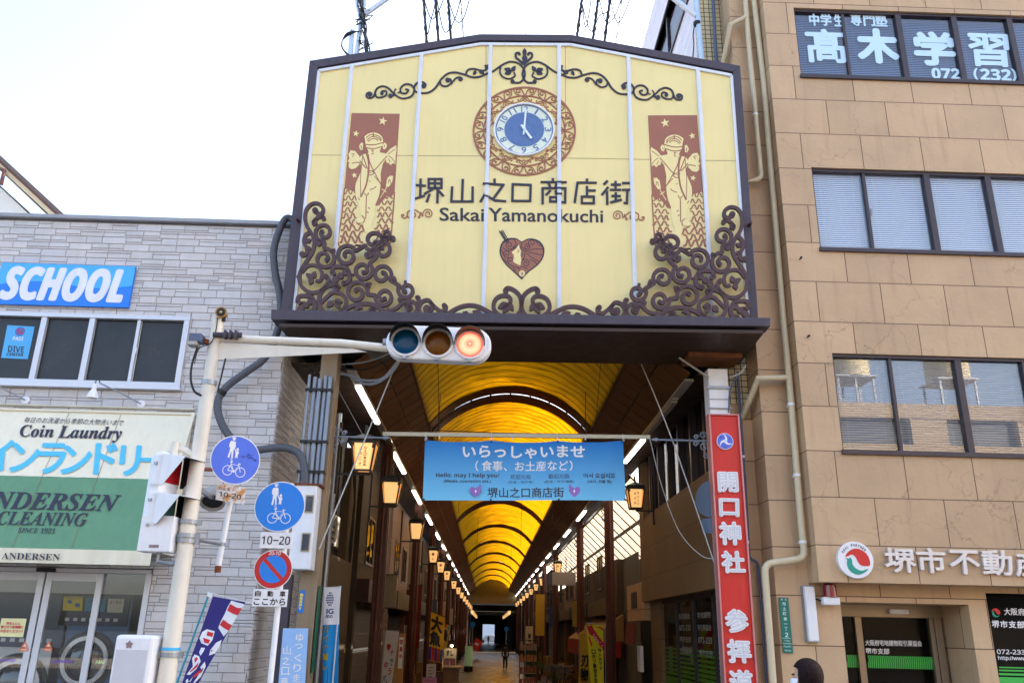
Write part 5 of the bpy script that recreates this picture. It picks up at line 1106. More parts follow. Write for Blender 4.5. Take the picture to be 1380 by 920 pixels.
for i, y in enumerate([24.2, 32.1, 43.9, 53, 61, 69, 77, 85, 93, 101]): column(3.38, y, 'first brown steel column on the skylight side beside the yellow and red flag' if i == 0 else 'second brown steel column on the skylight side next to the red awning' if i == 1 else 'brown steel column in the far row on the skylight side')

# floor: a gentle ramp down from the street, then level
mb = MB(); W0, W1 = -3.4, 5.2
P_ = [(13.6, .05), (20, -.12), (40, -.6), (190, -.6)]
for (a, za), (b, zb) in zip(P_, P_[1:]): mb.add([(W0, a, za), (W1, a, za), (W1, b, zb), (W0, b, zb)], [(0, 1, 2, 3)])
fl_ = structure('arcade_floor', mb, M['floor'])

# far end of the vault, the lower passage and the bright way out
M['endwall'] = mat('end_wall', (132, 124, 92), .8, var=.08); M['passage'] = mat('passage_dark', (70, 66, 62), .8, var=.1)
en = thing('arcade_end_gable', 'olive end gable closing the yellow roof with a tan beam below', 'gable', (VC, 103, 5.5))
mb = MB(); mb.prism([V((x, 103.01, z)) for x, z in [arc(-VA+2*VA*i/24, .1) for i in range(25)]]+[V((3.9, 103.01, SZ)), V((3.9, 103.01, 5.2)), V((-3.5, 103.01, 5.2)), V((-3.5, 103.01, SZ))], V((0, .2, 0))); mb.build('panel', M['endwall'], en)
mb = MB(); mb.box((-3.5, 102.6, 4.75), (3.9, 103.0, 5.19)); mb.build('beam', mat('end_beam', (140, 118, 78), .7, var=.08), en)
pz = thing('far_passage', 'dark low roofed passage beyond the yellow vault', 'passage', (0, 110, 0))
mb = MB(); mb.box((-3.5, 107.5, 4.75), (3.9, 172, 4.9)); mb.build('ceiling', M['passage'], pz)
mb = MB(); mb.box((-3.7, 107.5, -.6), (-3.4, 172, 4.749)); mb.box((3.9, 107.5, -.6), (4.2, 172, 4.749)); mb.build('side_wall', M['passage'], pz)
mb = MB(); mb.box((-3.39, 171.5, 2.9), (3.89, 171.9, 4.74)); mb.box((-3.39, 171.5, -.6), (-1.0, 171.9, 2.899)); mb.box((1.3, 171.5, -.6), (3.89, 171.9, 2.899)); mb.build('end_frame', M['passage'], pz)
mb = MB()
for y in (110, 122, 136): mb.box((-3.38, y, 4.0), (3.88, y+.08, 4.08))
mb.build('cross_pipe', M['housing'], pz)
for i in range(7):
    for x in (-2.0, 2.6): 
        t = thing('lantern', 'small lit lantern in the dark passage beyond the yellow roof', 'lantern', (x, 108+i*7, 3.9), 'lanterns in the far passage'); mb = MB(); yy = 108+i*7
        mb.add([(x-.17, yy-.17, 4.1), (x+.17, yy-.17, 4.1), (x+.17, yy+.17, 4.1), (x-.17, yy+.17, 4.1), (x-.12, yy-.12, 3.7), (x+.12, yy-.12, 3.7), (x+.12, yy+.12, 3.7), (x-.12, yy+.12, 3.7)], [(0, 1, 5, 4), (1, 2, 6, 5), (2, 3, 7, 6), (3, 0, 4, 7), (7, 6, 5, 4)]); mb.build('pane', M['lantern'], t)
        mb = MB(); mb.box((x-.2, yy-.2, 4.1), (x+.2, yy+.2, 4.2)); mb.build('cap', M['lcap'], t)
mb = MB(); mb.box((-30, 185, -.6), (30, 200, 6)); tag(mb.build('far_building', mat('far_pale_wall', (206, 208, 212), .8, var=.1)), 'pale sunlit building glimpsed through the far exit of the arcade', 'building')
t = thing('parked_car', 'small silver car passing in the bright far exit of the arcade', 'car', (.4, 180, -.6))
mb = MB(); mb.prism([V((-1.6, 178.5, -.35)), V((2.4, 178.5, -.35)), V((2.4, 178.5, .3)), V((1.7, 178.5, .45)), V((1.2, 178.5, .95)), V((-.4, 178.5, .95)), V((-1.0, 178.5, .4)), V((-1.6, 178.5, .25))], V((0, 1.6, 0))); mb.build('body', mat('car_silver', (200, 204, 208), .25, .5), t, bevel=.08)
for x in (-.9, 1.6):
    mb = MB(); mb.lathe((x, 178.45, -.3), (0, 1, 0), [(0, .3), (.2, .3)], 18); mb.build('wheel', M['black'], t)

# right hand lean-to skylight
sk = thing('lean_to_skylight', 'sloping glazed lean-to roof with dark bars letting bright light in', 'skylight', (4.2, 30, 5))
M['frost'] = translucent('frosted_glass', (246, 228, 206), .9, .24, .12, (.6, .8, .6))
mb = MB(); A0, A1 = V((3.5, 0, 5.62)), V((5.0, 0, 4.15))
mb.poly([A0+V((0, EY+.1, 0)), A1+V((0, EY+.1, 0)), A1+V((0, 52, 0)), A0+V((0, 52, 0))]); mb.build('pane', M['frost'], sk)
mb = MB(); y = EY+.2
while y < 52: mb.bar(A0+V((0, y, -.02)), A1+V((0, y, -.02)), .035, .03, (0, 1, 0)); y += 1.15
for k in (.0, .5, 1.0): p = A0+(A1-A0)*k+V((0, 0, -.06)); mb.bar(p+V((0, EY+.1, 0)), p+V((0, 52, 0)), .06, .08)
mb.build('glazing_bar', M['black'], sk)
mb = MB(); mb.box((4.95, EY+.1, -.62), (5.15, 52, 4.1)); mb.build('wall', mat('leanto_wall', (92, 84, 72), .7, var=.15), sk)
mb = MB(); mb.box((8.6, 23, -.7), (15, 54, 6)); o = tag(mb.build('neighbour_building', mat('neighbour_cream', (214, 190, 160), .8, var=.08)), 'cream sunlit building seen through the sloping skylight bars', 'building')
# ------------------------------------------------------------ shops along both sides
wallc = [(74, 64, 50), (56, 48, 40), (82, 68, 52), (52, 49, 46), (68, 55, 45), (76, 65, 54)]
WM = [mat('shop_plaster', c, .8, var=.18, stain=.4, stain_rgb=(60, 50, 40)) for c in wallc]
M['shutter'] = mat('shutter_grey', (120, 120, 122), .5, .3, var=.12); M['shopdark'] = mat('shop_dark', (30, 26, 24), .8, var=.2)
M['brickw'] = panelmat('small_brick', (128, 100, 80), 0, 0, .22, .07, joint=(90, 76, 66), mort=.006, crack=False)
def shop(x, y0, y1, h, side, k):
    colr = ['plaster', 'brown', 'tan', 'grey', 'russet', 'beige'][k % 6]
    t = thing('shop_house', 'narrow two storey %s shop house standing in the dark row %s' % (colr, 'behind the lantern side columns' if side < 0 else 'behind the skylight side columns'), 'shop', (x, (y0+y1)/2, -.6), 'shop houses lining the arcade')
    d = side; mb = MB(); zs = 2.5; z0 = -.62
    a, b = sorted((x, x+d*.25)); 
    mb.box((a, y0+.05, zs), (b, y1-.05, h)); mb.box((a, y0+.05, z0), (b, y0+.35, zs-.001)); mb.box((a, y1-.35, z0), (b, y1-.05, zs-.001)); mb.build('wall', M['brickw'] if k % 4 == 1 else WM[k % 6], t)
    mb = MB(); a, b = sorted((x+d*.2, x+d*.24)); mb.box((a, y0+.36, z0), (b, y1-.36, zs-.002))
    if k % 3 == 0:
        z = z0
        while z < zs-.1: mb.box((min(x+d*.17, x+d*.2), y0+.36, z), (max(x+d*.17, x+d*.2), y1-.36, z+.055)); z += .09
        mb.build('shutter', M['shutter'], t)
    else:
        mb.build('shop_opening', M['shopdark'], t)
        mb = MB(); rr = random.Random(k)
        a, b = sorted((x-d*.02, x+d*.15))
        for yy in range(int((y1-y0-1)/.7)): mb.box((a, y0+.5+yy*.7, z0), (b, y0+1.05+yy*.7, z0+rr.uniform(.7, 1.1)))
        mb.build('display_rack', WM[(k+2) % 6], t)
    a, b = sorted((x-d*.28, x-.001*d)); mb = MB(); mb.box((a, y0+.2, zs-.15), (b, y1-.2, zs+.35)); mb.build('sign_board', mat('shop_sign', [(70, 34, 28), (96, 84, 44), (44, 48, 58), (92, 86, 74), (46, 58, 50)][k % 5], .5, var=.1), t)
    for j in range(2):
        yc = y0+(y1-y0)*(.3+.4*j); a, b = sorted((x-d*.03, x+d*.02)); mb = MB(); mb.box((a, yc-.65, 3.25), (b, yc+.65, 3.31)); mb.box((a, yc-.65, 4.35), (b, yc+.65, 4.41)); mb.box((a, yc-.65, 3.311), (b, yc-.59, 4.349)); mb.box((a, yc+.59, 3.311), (b, yc+.65, 4.349)); mb.box((a, yc-.03, 3.311), (b, yc+.03, 4.349)); f = mb.build('window_frame', M['bronze'], t)
        a, b = sorted((x-d*.012, x-d*.006)); mb = MB(); mb.box((a, yc-.589, 3.312), (b, yc+.589, 4.348)); mb.build('pane', M['glass_dark'], f)
k = 0
for y0, y1 in ((19.6, 25.5), (25.6, 31.5), (31.6, 38), (38.1, 45), (45.1, 53), (53.1, 61), (61.1, 69), (69.1, 78), (78.1, 87), (87.1, 95), (95.1, 102.8)):
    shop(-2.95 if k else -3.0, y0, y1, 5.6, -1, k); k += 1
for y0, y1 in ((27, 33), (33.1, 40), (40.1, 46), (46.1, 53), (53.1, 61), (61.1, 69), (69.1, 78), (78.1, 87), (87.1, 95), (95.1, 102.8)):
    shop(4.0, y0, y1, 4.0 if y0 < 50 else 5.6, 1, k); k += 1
# first concrete house after the stone building on the lantern side
t = thing('concrete_house', 'stained tan concrete building just inside the arcade next to the stone siding wall', 'building', (-3.1, 17, 0))
mb = MB(); M['conc'] = mat('stained_concrete', (94, 78, 56), .8, var=.15, scale=2, stain=.45, stain_rgb=(88, 72, 56), bump=.2)
mb.box((-3.3, 15.25, -.3), (-2.95, 18.5, 3.1)); mb.box((-3.3, 18.501, -.3), (-3.1, 19.55, 5.6)); mb.box((-3.6, 15.25, 3.101), (-3.35, 18.5, 5.6)); mb.build('wall', M['conc'], t, bevel=.02)
mb = MB(); mb.box((-3.0, 16.2, .9), (-2.93, 16.26, 1.9)); mb.box((-3.0, 17.3, .9), (-2.93, 17.36, 1.9)); mb.box((-3.0, 16.2, 1.901), (-2.93, 17.36, 1.96)); mb.box((-3.0, 16.2, .84), (-2.9, 17.4, .899)); f = mb.build('window_frame', M['alu'], t)
mb = MB(); mb.box((-2.946, 16.261, .9), (-2.94, 17.299, 1.9)); mb.build('pane', M['glass_dark'], f)
mb = MB()
for i in range(4): mb.obox((-3.1, 15.9, 3.25+i*.11), (.14, 0, .05), (0, .5, 0), (-.004, 0, .012))
mb.build('louvre', M['cap'], t)
mb = MB(); mb.tube([(-2.9, 15.4, 0), (-2.9, 15.4, 5.6)], .05, 8); mb.build('drain_pipe', M['galv'], t, smooth=True)
mb = MB()
for i in range(5): mb.tube([V((-3.1+.02*i, 18.4, 5.4)), V((-2.98, 18.4+.03*i, 4.4)), V((-3.02+.01*i, 18.45+.03*i, 3.4)), V((-2.98, 18.5, 2.9+.05*i))], .012, 5)
mb.build('cable', M['black'], t, smooth=True)
t = thing('wall_air_unit', 'pale air conditioner unit hung high on the alley side of the concrete house', 'air conditioner', (-3.2, 16.9, 3.6)); mb = MB(); mb.box((-3.34, 16.5, 3.3), (-3.05, 17.3, 3.9)); mb.build('body', M['housing'], t, bevel=.02)
mb = MB(); mb.lathe((-3.049, 16.8, 3.6), (1, 0, 0), [(0, .24), (.01, .24)], 20); mb.build('fan_grille', M['black'], t)
# right storefront under the tan side wall
t = thing('green_film_storefront', 'dark glass storefront with green striped film below the tan arcade wall', 'storefront', (3.95, 16.5, 0))
mb = MB(); mb.box((3.98, 13.701, .3), (3.99, EY-1.21, 2.5)); pn = mb.build('pane', M['glass_dark'], t)
mb = MB(); y = 13.701
while y < EY-1.2: mb.box((3.93, y, .0), (4.02, y+.08, 2.5)); y += 1.53
mb.box((3.935, 13.7, 2.44), (4.02, EY-1.21, 2.515)); mb.build('frame', M['bronze'], t)
mb = MB(); mb.box((3.9, 13.7, -.2), (4.1, EY-1.21, .299)); mb.build('base', M['conc'], t)
mb = MB(); P9 = PX(3.972); y = 13.79
while y < EY-1.4:
    mb.box((3.970, y+.01, .3), (3.973, y+1.42, .95))
    for i in range(7): mb.box((3.970, y+.01, .98+i*.085), (3.973, y+1.42, 1.04+i*.085-i*.004))
    y += 1.53
mb.build('green_film', mat('film_green_dark', (70, 120, 30), .5, var=.1), t)
mb = MB()
for j, y in enumerate((14.0, 15.5, 17.1)):
    for i in range(4):
        text_pts(mb, ['堺市支部', '宅地建物', '取引業協会', '072-233'][(i+j) % 4], [V((3.972, y+1.1, 2.2-i*.22)), V((3.972, y+.1, 2.2-i*.22)), V((3.972, y+.1, 2.09-i*.22)), V((3.972, y+1.1, 2.09-i*.22))], (-1, 0, 0), .003)
mb.build('lettering', mat('film_white', (180, 184, 180), .5, var=0), t)
mb = MB(); mb.box((4.6, 13.4, 0), (4.7, EY, 2.6)); mb.build('inner_wall', M['shopdark'], t)
# small tan block with a vent at the end of the wall
t = thing('vent_block', 'small tan block with a dark vent grille at the end of the arcade wall', 'wall block', (3.8, 22, 2.6)); mb = MB(); mb.box((3.75, EY+.01, 2.1), (4.9, 23.6, 3.0)); mb.build('block', M['tan'], t)
mb = MB(); mb.box((3.73, 22.0, 2.4), (3.749, 22.8, 2.8)); mb.build('grille', M['bronze'], t)
t = thing('corrugated_wall', 'grey corrugated metal wall between the first two skylight side columns', 'wall', (4.5, 30, 2)); mb = MB(); vs = []
for i in range(90): yv = 24.2+i*.1; vs += [V((4.2+.03*(i % 2), yv, -.62)), V((4.2+.03*(i % 2), yv, 4.0))]
mb.add(vs, [(2*i, 2*i+1, 2*i+3, 2*i+2) for i in range(89)]); mb.build('sheet', mat('corrugated_grey', (112, 110, 100), .5, .2, var=.15, stain=.3), t)
# ------------------------------------------------------------ end posts of the arcade front, meter box, conduits
M['postc'] = mat('post_tan', (142, 124, 100), .5, .1, var=.12, stain=.3, stain_rgb=(110, 90, 70)); M['greyc'] = mat('conduit_grey', (136, 146, 160), .4, .2, var=.08, stain=.15, stain_rgb=(90, 90, 90))
M['rust'] = mat('rust', (120, 62, 32), .8, var=.3, scale=20); M['rope'] = mat('white_rope', (190, 190, 186), .7, var=.2, scale=40)
t = thing('front_post', 'tan square steel post of the arcade front behind the no parking sign', 'post', (-2.66, 12.55, .05))
mb = MB(); mb.box((-2.70, 12.42, .05), (-2.44, 12.72, 6.1)); mb.build('shaft', M['postc'], t, bevel=.015)
mb = MB(); mb.box((-2.97, 12.46, .05), (-2.82, 12.6, 2.5)); mb.build('drain_pipe', M['frame'], t)
cd_ = thing('conduit_bundle', 'bundle of five grey upright cable conduits with black clamps', 'conduit', (-2.66, 12.33, 3.75))
for i, x in enumerate((-2.83, -2.745, -2.665, -2.585, -2.51)):
    mb = MB(); y = 12.33+(.02 if i % 2 else 0); top = 5.44-.03*(i % 3); mb.tube([(x, y, 3.76), (x, y, top)], .033 if i else .022, 10); mb.build('tube', M['greyc'], cd_, smooth=True)
for z in (5.2, 4.4, 3.95): mb = MB(); mb.box((-2.87, 12.285, z-.02), (-2.47, 12.40, z+.02)); mb.build('clamp', M['black'], cd_)
cb_ = thing('cable_run', 'sagging grey cables looping from the conduits up under the signboard', 'cable', (-2.5, 12.5, 5.4), None)
PC = PY(12.7)
for i, q in enumerate(([(430, 502), (455, 492), (490, 488), (520, 478), (545, 462)], [(436, 503), (460, 497), (495, 497), (525, 484), (548, 466)], [(440, 505), (470, 505), (490, 517), (512, 514), (533, 495), (545, 470)], [(444, 505), (462, 503), (488, 512), (515, 510), (535, 488), (548, 470)], [(424, 502), (418, 498), (424, 492), (440, 480)])):
    mb = MB(); mb.tube(catmull([tuple(PC(*p)) for p in q], 5), .022 if i in (2, 3) else .014, 8); mb.build('cable', M['greyc'] if i in (0, 2, 3) else M['black'], cb_, smooth=True)
t = thing('meter_box', 'white meter cabinet with two small windows mounted on the arcade post', 'meter box', (-2.66, 12.2, 3.15))
P6 = PY(12.1); mb = MB(); mb.box((-2.81, 12.1, 2.55), (-2.50, 12.419, 3.72)); mb.build('cabinet', M['white'], t, bevel=.012)
mb = MB(); mb.box((-2.84, 12.08, 3.721), (-2.46, 12.419, 3.745)); mb.build('hood', M['rust'], t)
for z0, z1 in ((3.33, 3.58), (2.79, 3.05)):
    mb = MB(); mb.box((-2.655, 12.088, z0), (-2.535, 12.099, z1)); f = mb.build('window_frame', mat('tan_plastic', (170, 158, 130), .5), t)
    mb = MB(); mb.box((-2.642, 12.083, z0+.02), (-2.548, 12.087, z1-.02)); mb.build('pane', mat('meter_glass', (70, 76, 84), .1, var=.3, scale=9, spec=.8), f)
t = thing('post_sticker', 'small blue sticker with yellow characters on the tan post', 'sticker', tuple(PY(12.42)(407, 810)))
P7 = PY(12.415); mb = MB(); mb.prism([P7(405, 794.5), P7(411.5, 795), P7(408, 825.5), P7(401, 825)][::-1], V((0, -.002, 0))); mb.build('sheet', mat('sticker_royal', (30, 120, 210), .4, var=0), t)
mb = MB()
for i, ch in enumerate('自転車押す'): y = 799+i*4.6; x = 406.8-i*.55; text_q(mb, ch, [(x-1.8, y), (x+1.8, y+.1), (x+1.5, y+3.8), (x-2.1, y+3.7)], P7, .004, bold=.06)
mb.build('lettering', mat('sticker_yellow', (240, 220, 70), .5, var=0), t)
t = thing('front_post', 'white wrapped steel post with a rusty brown head above the red shrine sign', 'post', (3.5, 12.6, .05))
mb = MB(); mb.box((3.34, 12.45, .05), (3.65, 12.75, 5.75)); mb.build('shaft', M['white'], t, bevel=.01)
mb = MB(); mb.box((3.31, 12.42, 5.42), (3.68, 12.449, 5.46)); mb.box((3.31, 12.42, 5.1), (3.68, 12.449, 5.115)); mb.box((3.34, 12.43, 5.25), (3.65, 12.449, 5.258)); mb.build('strap', M['galv'], t)
mb = MB(); mb.box((3.02, 12.3, 5.90), (3.86, 12.85, 6.08)); mb.build('head', mat('rusty_head', (120, 74, 40), .7, var=.3, scale=6, stain=.5, stain_rgb=(70, 44, 30)), t)
PQ = PY(12.5)
for q, r, m in (([(915, 482), (930, 492), (945, 502), (955, 508)], .016, 'housing'), ([(1005, 492), (998, 502), (990, 506), (984, 508)], .016, 'housing'), ([(996, 506), (988, 515), (983, 530), (982, 556)], .012, 'bpipe')):
    mb = MB(); mb.tube(catmull([tuple(PQ(*p, .1)) for p in q], 4), r, 6); mb.build('cable', M[m], t, smooth=True)

# ------------------------------------------------------------ big grey hose
t = thing('cable_duct', 'thick dark grey corrugated hose looping down the stone wall beside the pole', 'hose', tuple(PY(12.3)(295, 546)))
PHs = PY(12.28); pts = catmull([tuple(PHs(*p)) for p in [(402, 306), (394, 296), (385, 295), (376, 312), (369, 338), (371, 368), (377, 396), (378, 425), (372, 452), (357, 482), (333, 500.5), (310, 517), (297, 532), (293, 547), (297, 566), (308, 586), (325, 602), (345, 606), (371, 603), (390, 604.5), (404, 613), (410, 630), (411, 655)]], 10)
mb = MB(); mb.tube(pts, [.056+(.004 if i % 2 else 0) for i in range(len(pts))], 12); mb.build('hose', mat('hose_grey', (84, 86, 94), .5, var=.1), t, smooth=True)
mb = MB(); p = PHs(297, 531.5); q = PHs(301, 526); mb.tube([p, q], .068, 12); mb.build('tape', M['black'], t, smooth=True)

# ------------------------------------------------------------ traffic pole
PT = PY(9.2); M['polew'] = mat('pole_cream', (222, 216, 202), .5, var=.06, scale=3, stain=.35, stain_rgb=(190, 178, 150))
XP = -3.24
pole = thing('traffic_pole', 'tall cream painted traffic signal pole with a horizontal arm', 'pole', (XP, 9.2, .05))
mb = MB(); mb.tube([(XP, 9.2, .05), (XP, 9.2, 4.38)], [.094, .076], 20); mb.tube([(XP, 9.2, 4.381), (XP, 9.2, 5.2)], [.068, .063], 20); mb.build('shaft', M['polew'], pole, smooth=True)
mb = MB(); mb.lathe((XP, 9.2, 4.36), (0, 0, 1), [(0, .086), (.05, .086)], 20); mb.build('collar', M['galv'], pole)
zA = PT(330, 457).z; zB = PT(500, 465).z; XE = PT(522, 470).x
mb = MB(); mb.tube([(XP+.05, 9.2, zA), (PT(460, 462).x, 9.2, PT(460, 462.5).z), (XE, 9.2, PT(522, 469).z)], .048, 14); mb.build('arm', M['polew'], pole, smooth=True)
mb = MB(); mb.prism([V((XP+.06, 9.19, zA-.06)), V((PT(475, 470).x, 9.19, zB-.05)), V((PT(495, 470).x, 9.19, zB-.085)), V((XP+.06, 9.19, zA-.26))], V((0, .015, 0))); mb.build('gusset', M['polew'], pole)
mb = MB(); mb.tube([(XP+.0, 9.12, zA+.02), (XP+.2, 9.12, zA+.02), (XP+.32, 9.13, zA+.03)], .03, 8)
for i in range(3): mb.obox((XP+.14+.06*i, 9.12, zA+.02), (.012, 0, 0), (0, .045, 0), (0, 0, .045))
mb.build('arm_clamp', M['frame'], pole)
for x, y in ((258, 703.5), (255, 722), (254, 729), (232, 882)):
    p = PT(x, y); mb = MB(); mb.lathe((XP, 9.2, p.z-.02), (0, 0, 1), [(0, .098), (.045, .098)], 20)
    for s in (-1, 1): mb.obox((XP+s*.11, 9.2, p.z), (.022, 0, 0), (0, .02, 0), (0, 0, .028))
    mb.build('band', M['galv'], pole)
mb = MB(); p = PT(232, 876); mb.lathe((XP, 9.2, p.z), (0, 0, 1), [(0, .0955), (.03, .0955)], 20); mb.build('blue_tape', mat('tape_blue', (70, 180, 230), .5), pole)
hs_ = thing('horn_speaker', 'small yellow rimmed horn speaker on top of the traffic pole', 'speaker', (XP, 9.1, 5.25))
p = PT(298, 421.5, .12); mb = MB(); mb.lathe(p+V((0, .14, .02)), (0, -1, -.1), [(0, .03), (.05, .035), (.14, .066), (.15, .066), (.15, .05), (.08, .02)], 24); mb.build('horn', mat('horn_ochre', (168, 124, 62), .5, var=.1), hs_, smooth=True)
mb = MB(); mb.lathe(p+V((0, -.012, .005)), (0, -1, -.1), [(0, .05), (.001, .049)], 20); mb.build('throat', M['black'], hs_)
mb = MB(); mb.lathe(p+V((0, -.014, .005)), (0, -1, -.1), [(0, .018), (.012, .014)], 12); mb.build('driver_cap', mat('horn_pale', (190, 160, 110), .5), hs_)
mb = MB(); mb.bar(p+V((0, .1, -.07)), p+V((0, .1, 0)), .05, .03); mb.build('bracket', M['frame'], hs_)
sn = thing('pole_sensor', 'small blue grey sensor box with a cream hood on the pole side', 'sensor', (XP-.25, 9.15, 5.0))
p = PT(268, 462); mb = MB(); mb.box((p.x-.07, 9.05, p.z-.03), (p.x+.07, 9.2, p.z+.07)); mb.build('body', mat('sensor_blue', (88, 100, 124), .5), sn, bevel=.008)
mb = MB(); mb.box((p.x-.075, 9.04, p.z-.07), (p.x+.03, 9.18, p.z-.031)); mb.build('hood', M['housing'], sn)
mb = MB(); mb.bar((p.x+.07, 9.15, p.z+.01), (XP-.06, 9.2, p.z+.0), .05, .05); mb.build('bracket', M['rust'], sn)
cb2 = thing('pole_cable', 'black cable looping from the sensor box back to the pole', 'cable', (XP-.2, 9.1, 4.7))
mb = MB(); mb.tube(catmull([tuple(PT(*q, .06)) for q in [(266, 468), (259, 490), (257, 510), (262, 527), (272, 533)]], 5), .013, 8); mb.tube(catmull([tuple(PT(*q, .08)) for q in [(293, 428), (291, 445), (284, 462), (268, 470), (262, 490)]], 5), .006, 6); mb.build('cable', M['black'], cb2, smooth=True)
mb = MB(); mb.tube([PT(304, 483, .05), PT(297, 512, .05), PT(293, 528, .05)], .01, 6); mb.build('drop_cable', M['black'], cb2, smooth=True)

# vehicle signal
VS = thing('traffic_light', 'horizontal white traffic light with the red lamp lit on the long arm', 'traffic light', tuple(PY(9.1)(590, 462)))
P8 = PY(9.1); cs = crop(500, 420, 7.667); c0, c1 = P8(*cs([(340, 306)])[0]), P8(*cs([(1056, 338)])[0]); ax = (c1-c0).normalized(); upv = V((-ax.z, 0, ax.x)); R0 = .208
pts = [c0+(ax*math.cos(a)+upv*math.sin(a))*R0 for a in [math.pi/2+math.pi*i/16 for i in range(17)]]+[c1+(ax*math.cos(a)+upv*math.sin(a))*R0 for a in [-math.pi/2+math.pi*i/16 for i in range(17)]]
mb = MB(); mb.prism(pts, V((0, .16, 0))); mb.build('housing', M['white'], VS, bevel=.025)
M['lens_b'] = mat('lens_blue', (8, 70, 108), .25, var=.1, spec=.25); M['lens_a'] = mat('lens_amber', (104, 62, 12), .25, var=.1, spec=.25); M['visor'] = mat('visor_black', (24, 24, 28), .5, var=.1)
for k, cpx, m in ((0, (358, 312), M['lens_b']), (1, (693, 326), M['lens_a']), (2, (1022, 343), None)):
    c = P8(*cs([cpx])[0]); r = .150
    mb = MB(); mb.lathe(c, (0, -1, 0), [(-.01, r+.03), (.03, r+.028), (.035, r+.006), (.012, r)], 36); mb.build('bezel', M['white'], VS, smooth=True)
    mb = MB(); mb.lathe(c, (0, -1, 0), [(.01, r), (.032, r*.8), (.045, r*.45), (.05, .02)], 36)
    if m is None:
        m = bpy.data.materials.new('lens_red_lit'); m.use_nodes = True; N = m.node_tree.nodes; L = m.node_tree.links; b = N['Principled BSDF']; b.inputs['Base Color'].default_value = (.6, .03, .02, 1)
        g = N.new('ShaderNodeNewGeometry'); vd = N.new('ShaderNodeVectorMath'); vd.operation = 'DISTANCE'; L.new(g.outputs['Position'], vd.inputs[0]); vd.inputs[1].default_value = c+V((0, -.04, 0))
        ra = N.new('ShaderNodeValToRGB'); mr = N.new('ShaderNodeMath'); mr.operation = 'DIVIDE'; mr.inputs[1].default_value = r*1.03; L.new(vd.outputs['Value'], mr.inputs[0]); L.new(mr.outputs[0], ra.inputs[0])
        e = ra.color_ramp.elements; e[0].position = 0; e[0].color = (1, .55, .42, 1); e[1].position = 1; e[1].color = (.75, .02, .01, 1)
        for p_, cl in ((.10, (1, .6, .45, 1)), (.15, (.95, .08, .04, 1)), (.2, (1, .30, .16, 1)), (.5, (1, .62, .38, 1)), (.72, (1, .5, .28, 1)), (.88, (1, .22, .11, 1)), (.95, (.9, .04, .03, 1))): q = e.new(p_); q.color = cl
        L.new(ra.outputs[0], b.inputs['Emission Color']); b.inputs['Emission Strength'].default_value = .27
    ln = mb.build('lens', m, VS, smooth=True, flat_angle=80)
    mb = MB(); n = 22; vs = []
    for a in [math.pi*(-.02)+math.pi*1.04*i/n for i in range(n+1)]:
        d = ax*math.cos(a)+upv*math.sin(a); ext = .22*(.35+.65*max(0, math.sin(a))**.7)
        o = c+d*(r+.022)
        vs += [o+V((0, -.03, 0)), o+V((0, -.03-ext, -.025*ext/.22)), o+d*.004+V((0, -.03-ext, -.025*ext/.22)), o+d*.004+V((0, -.03, 0))]
    mb.add(vs, [(4*i+j, 4*i+(j+1) % 4, 4*i+4+(j+1) % 4, 4*i+4+j) for i in range(n) for j in range(4)]); mb.build('visor', M['visor'], VS, smooth=True)
    mb = MB(); mb.obox(c-upv*(r+.045)+V((0, -.02, 0)), ax*.022, V((0, .02, 0)), upv*.018); mb.build('latch', M['galv'], VS)
mb = MB(); mb.tube([c0-ax*R0+V((0, .08, 0))-ax*.04, c0-ax*R0+V((0, .08, 0))+ax*.02], .05, 12); mb.build('arm_joint', M['galv'], VS, smooth=True)

# pedestrian signal seen from the side, turned along the pavement
ps = thing('pedestrian_signal', 'white pedestrian signal seen from the side with hooded red and green lamps', 'pedestrian signal', tuple(PT(222, 662)))
pc = PT(220, 661, .02); fx = V((.93, -.37, 0)).normalized(); sx = V((-fx.y, fx.x, 0)); 
if sx.y > 0: sx = -sx
mb = MB()
for zc in (.205, -.205): mb.obox(pc+V((0, 0, zc)), fx*.075, sx*.165, V((0, 0, .204)))
mb.build('housing', M['white'], ps, bevel=.05)
mb = MB(); mb.obox(pc-fx*.02+V((0, 0, 0)), fx*.09, sx*.15, V((0, 0, .38))); mb.build('back_shell', M['white'], ps, bevel=.04)
for zc, col, nm in ((.205, (180, 30, 36), 'red_lens'), (-.205, (70, 110, 104), 'green_lens')):
    mb = MB(); mb.obox(pc+V((0, 0, zc))+fx*.079, fx*.004, sx*.13, V((0, 0, .13))); mb.build(nm, mat(nm, col, .2, var=.05, spec=.7), ps)
    a = pc+V((0, 0, zc))+fx*.076; mb = MB(); L_ = .30; w = .16; h = .165
    o = []
    for dd, z0 in ((0, -h), (L_, h*.35)):
        pass
    A = [a-sx*w-V((0, 0, h)), a-sx*w+V((0, 0, h)), a+sx*w+V((0, 0, h)), a+sx*w-V((0, 0, h))]
    B = [a-sx*w+fx*.05-V((0, 0, h)), a-sx*w+fx*L_+V((0, 0, h*.72)), a+sx*w+fx*L_+V((0, 0, h*.72)), a+sx*w+fx*.05-V((0, 0, h))]
    mb.prism([A[0], A[1], B[1], B[0]], sx*-.004); mb.prism([A[1], A[2], B[2], B[1]], V((0, 0, .004))); mb.prism([A[3], A[2], B[2], B[3]], sx*.004); mb.build('visor', M['white'], ps)
    mb = MB(); e = .004; mb.poly([A[0]+sx*e, A[1]+sx*e, B[1]+sx*e, B[0]+sx*e]); mb.poly([A[1]-V((0, 0, e)), A[2]-V((0, 0, e)), B[2]-V((0, 0, e)), B[1]-V((0, 0, e))]); mb.poly([A[3]-sx*e, A[2]-sx*e, B[2]-sx*e, B[3]-sx*e]); mb.build('visor_lining', M['black'], ps)
mb = MB()
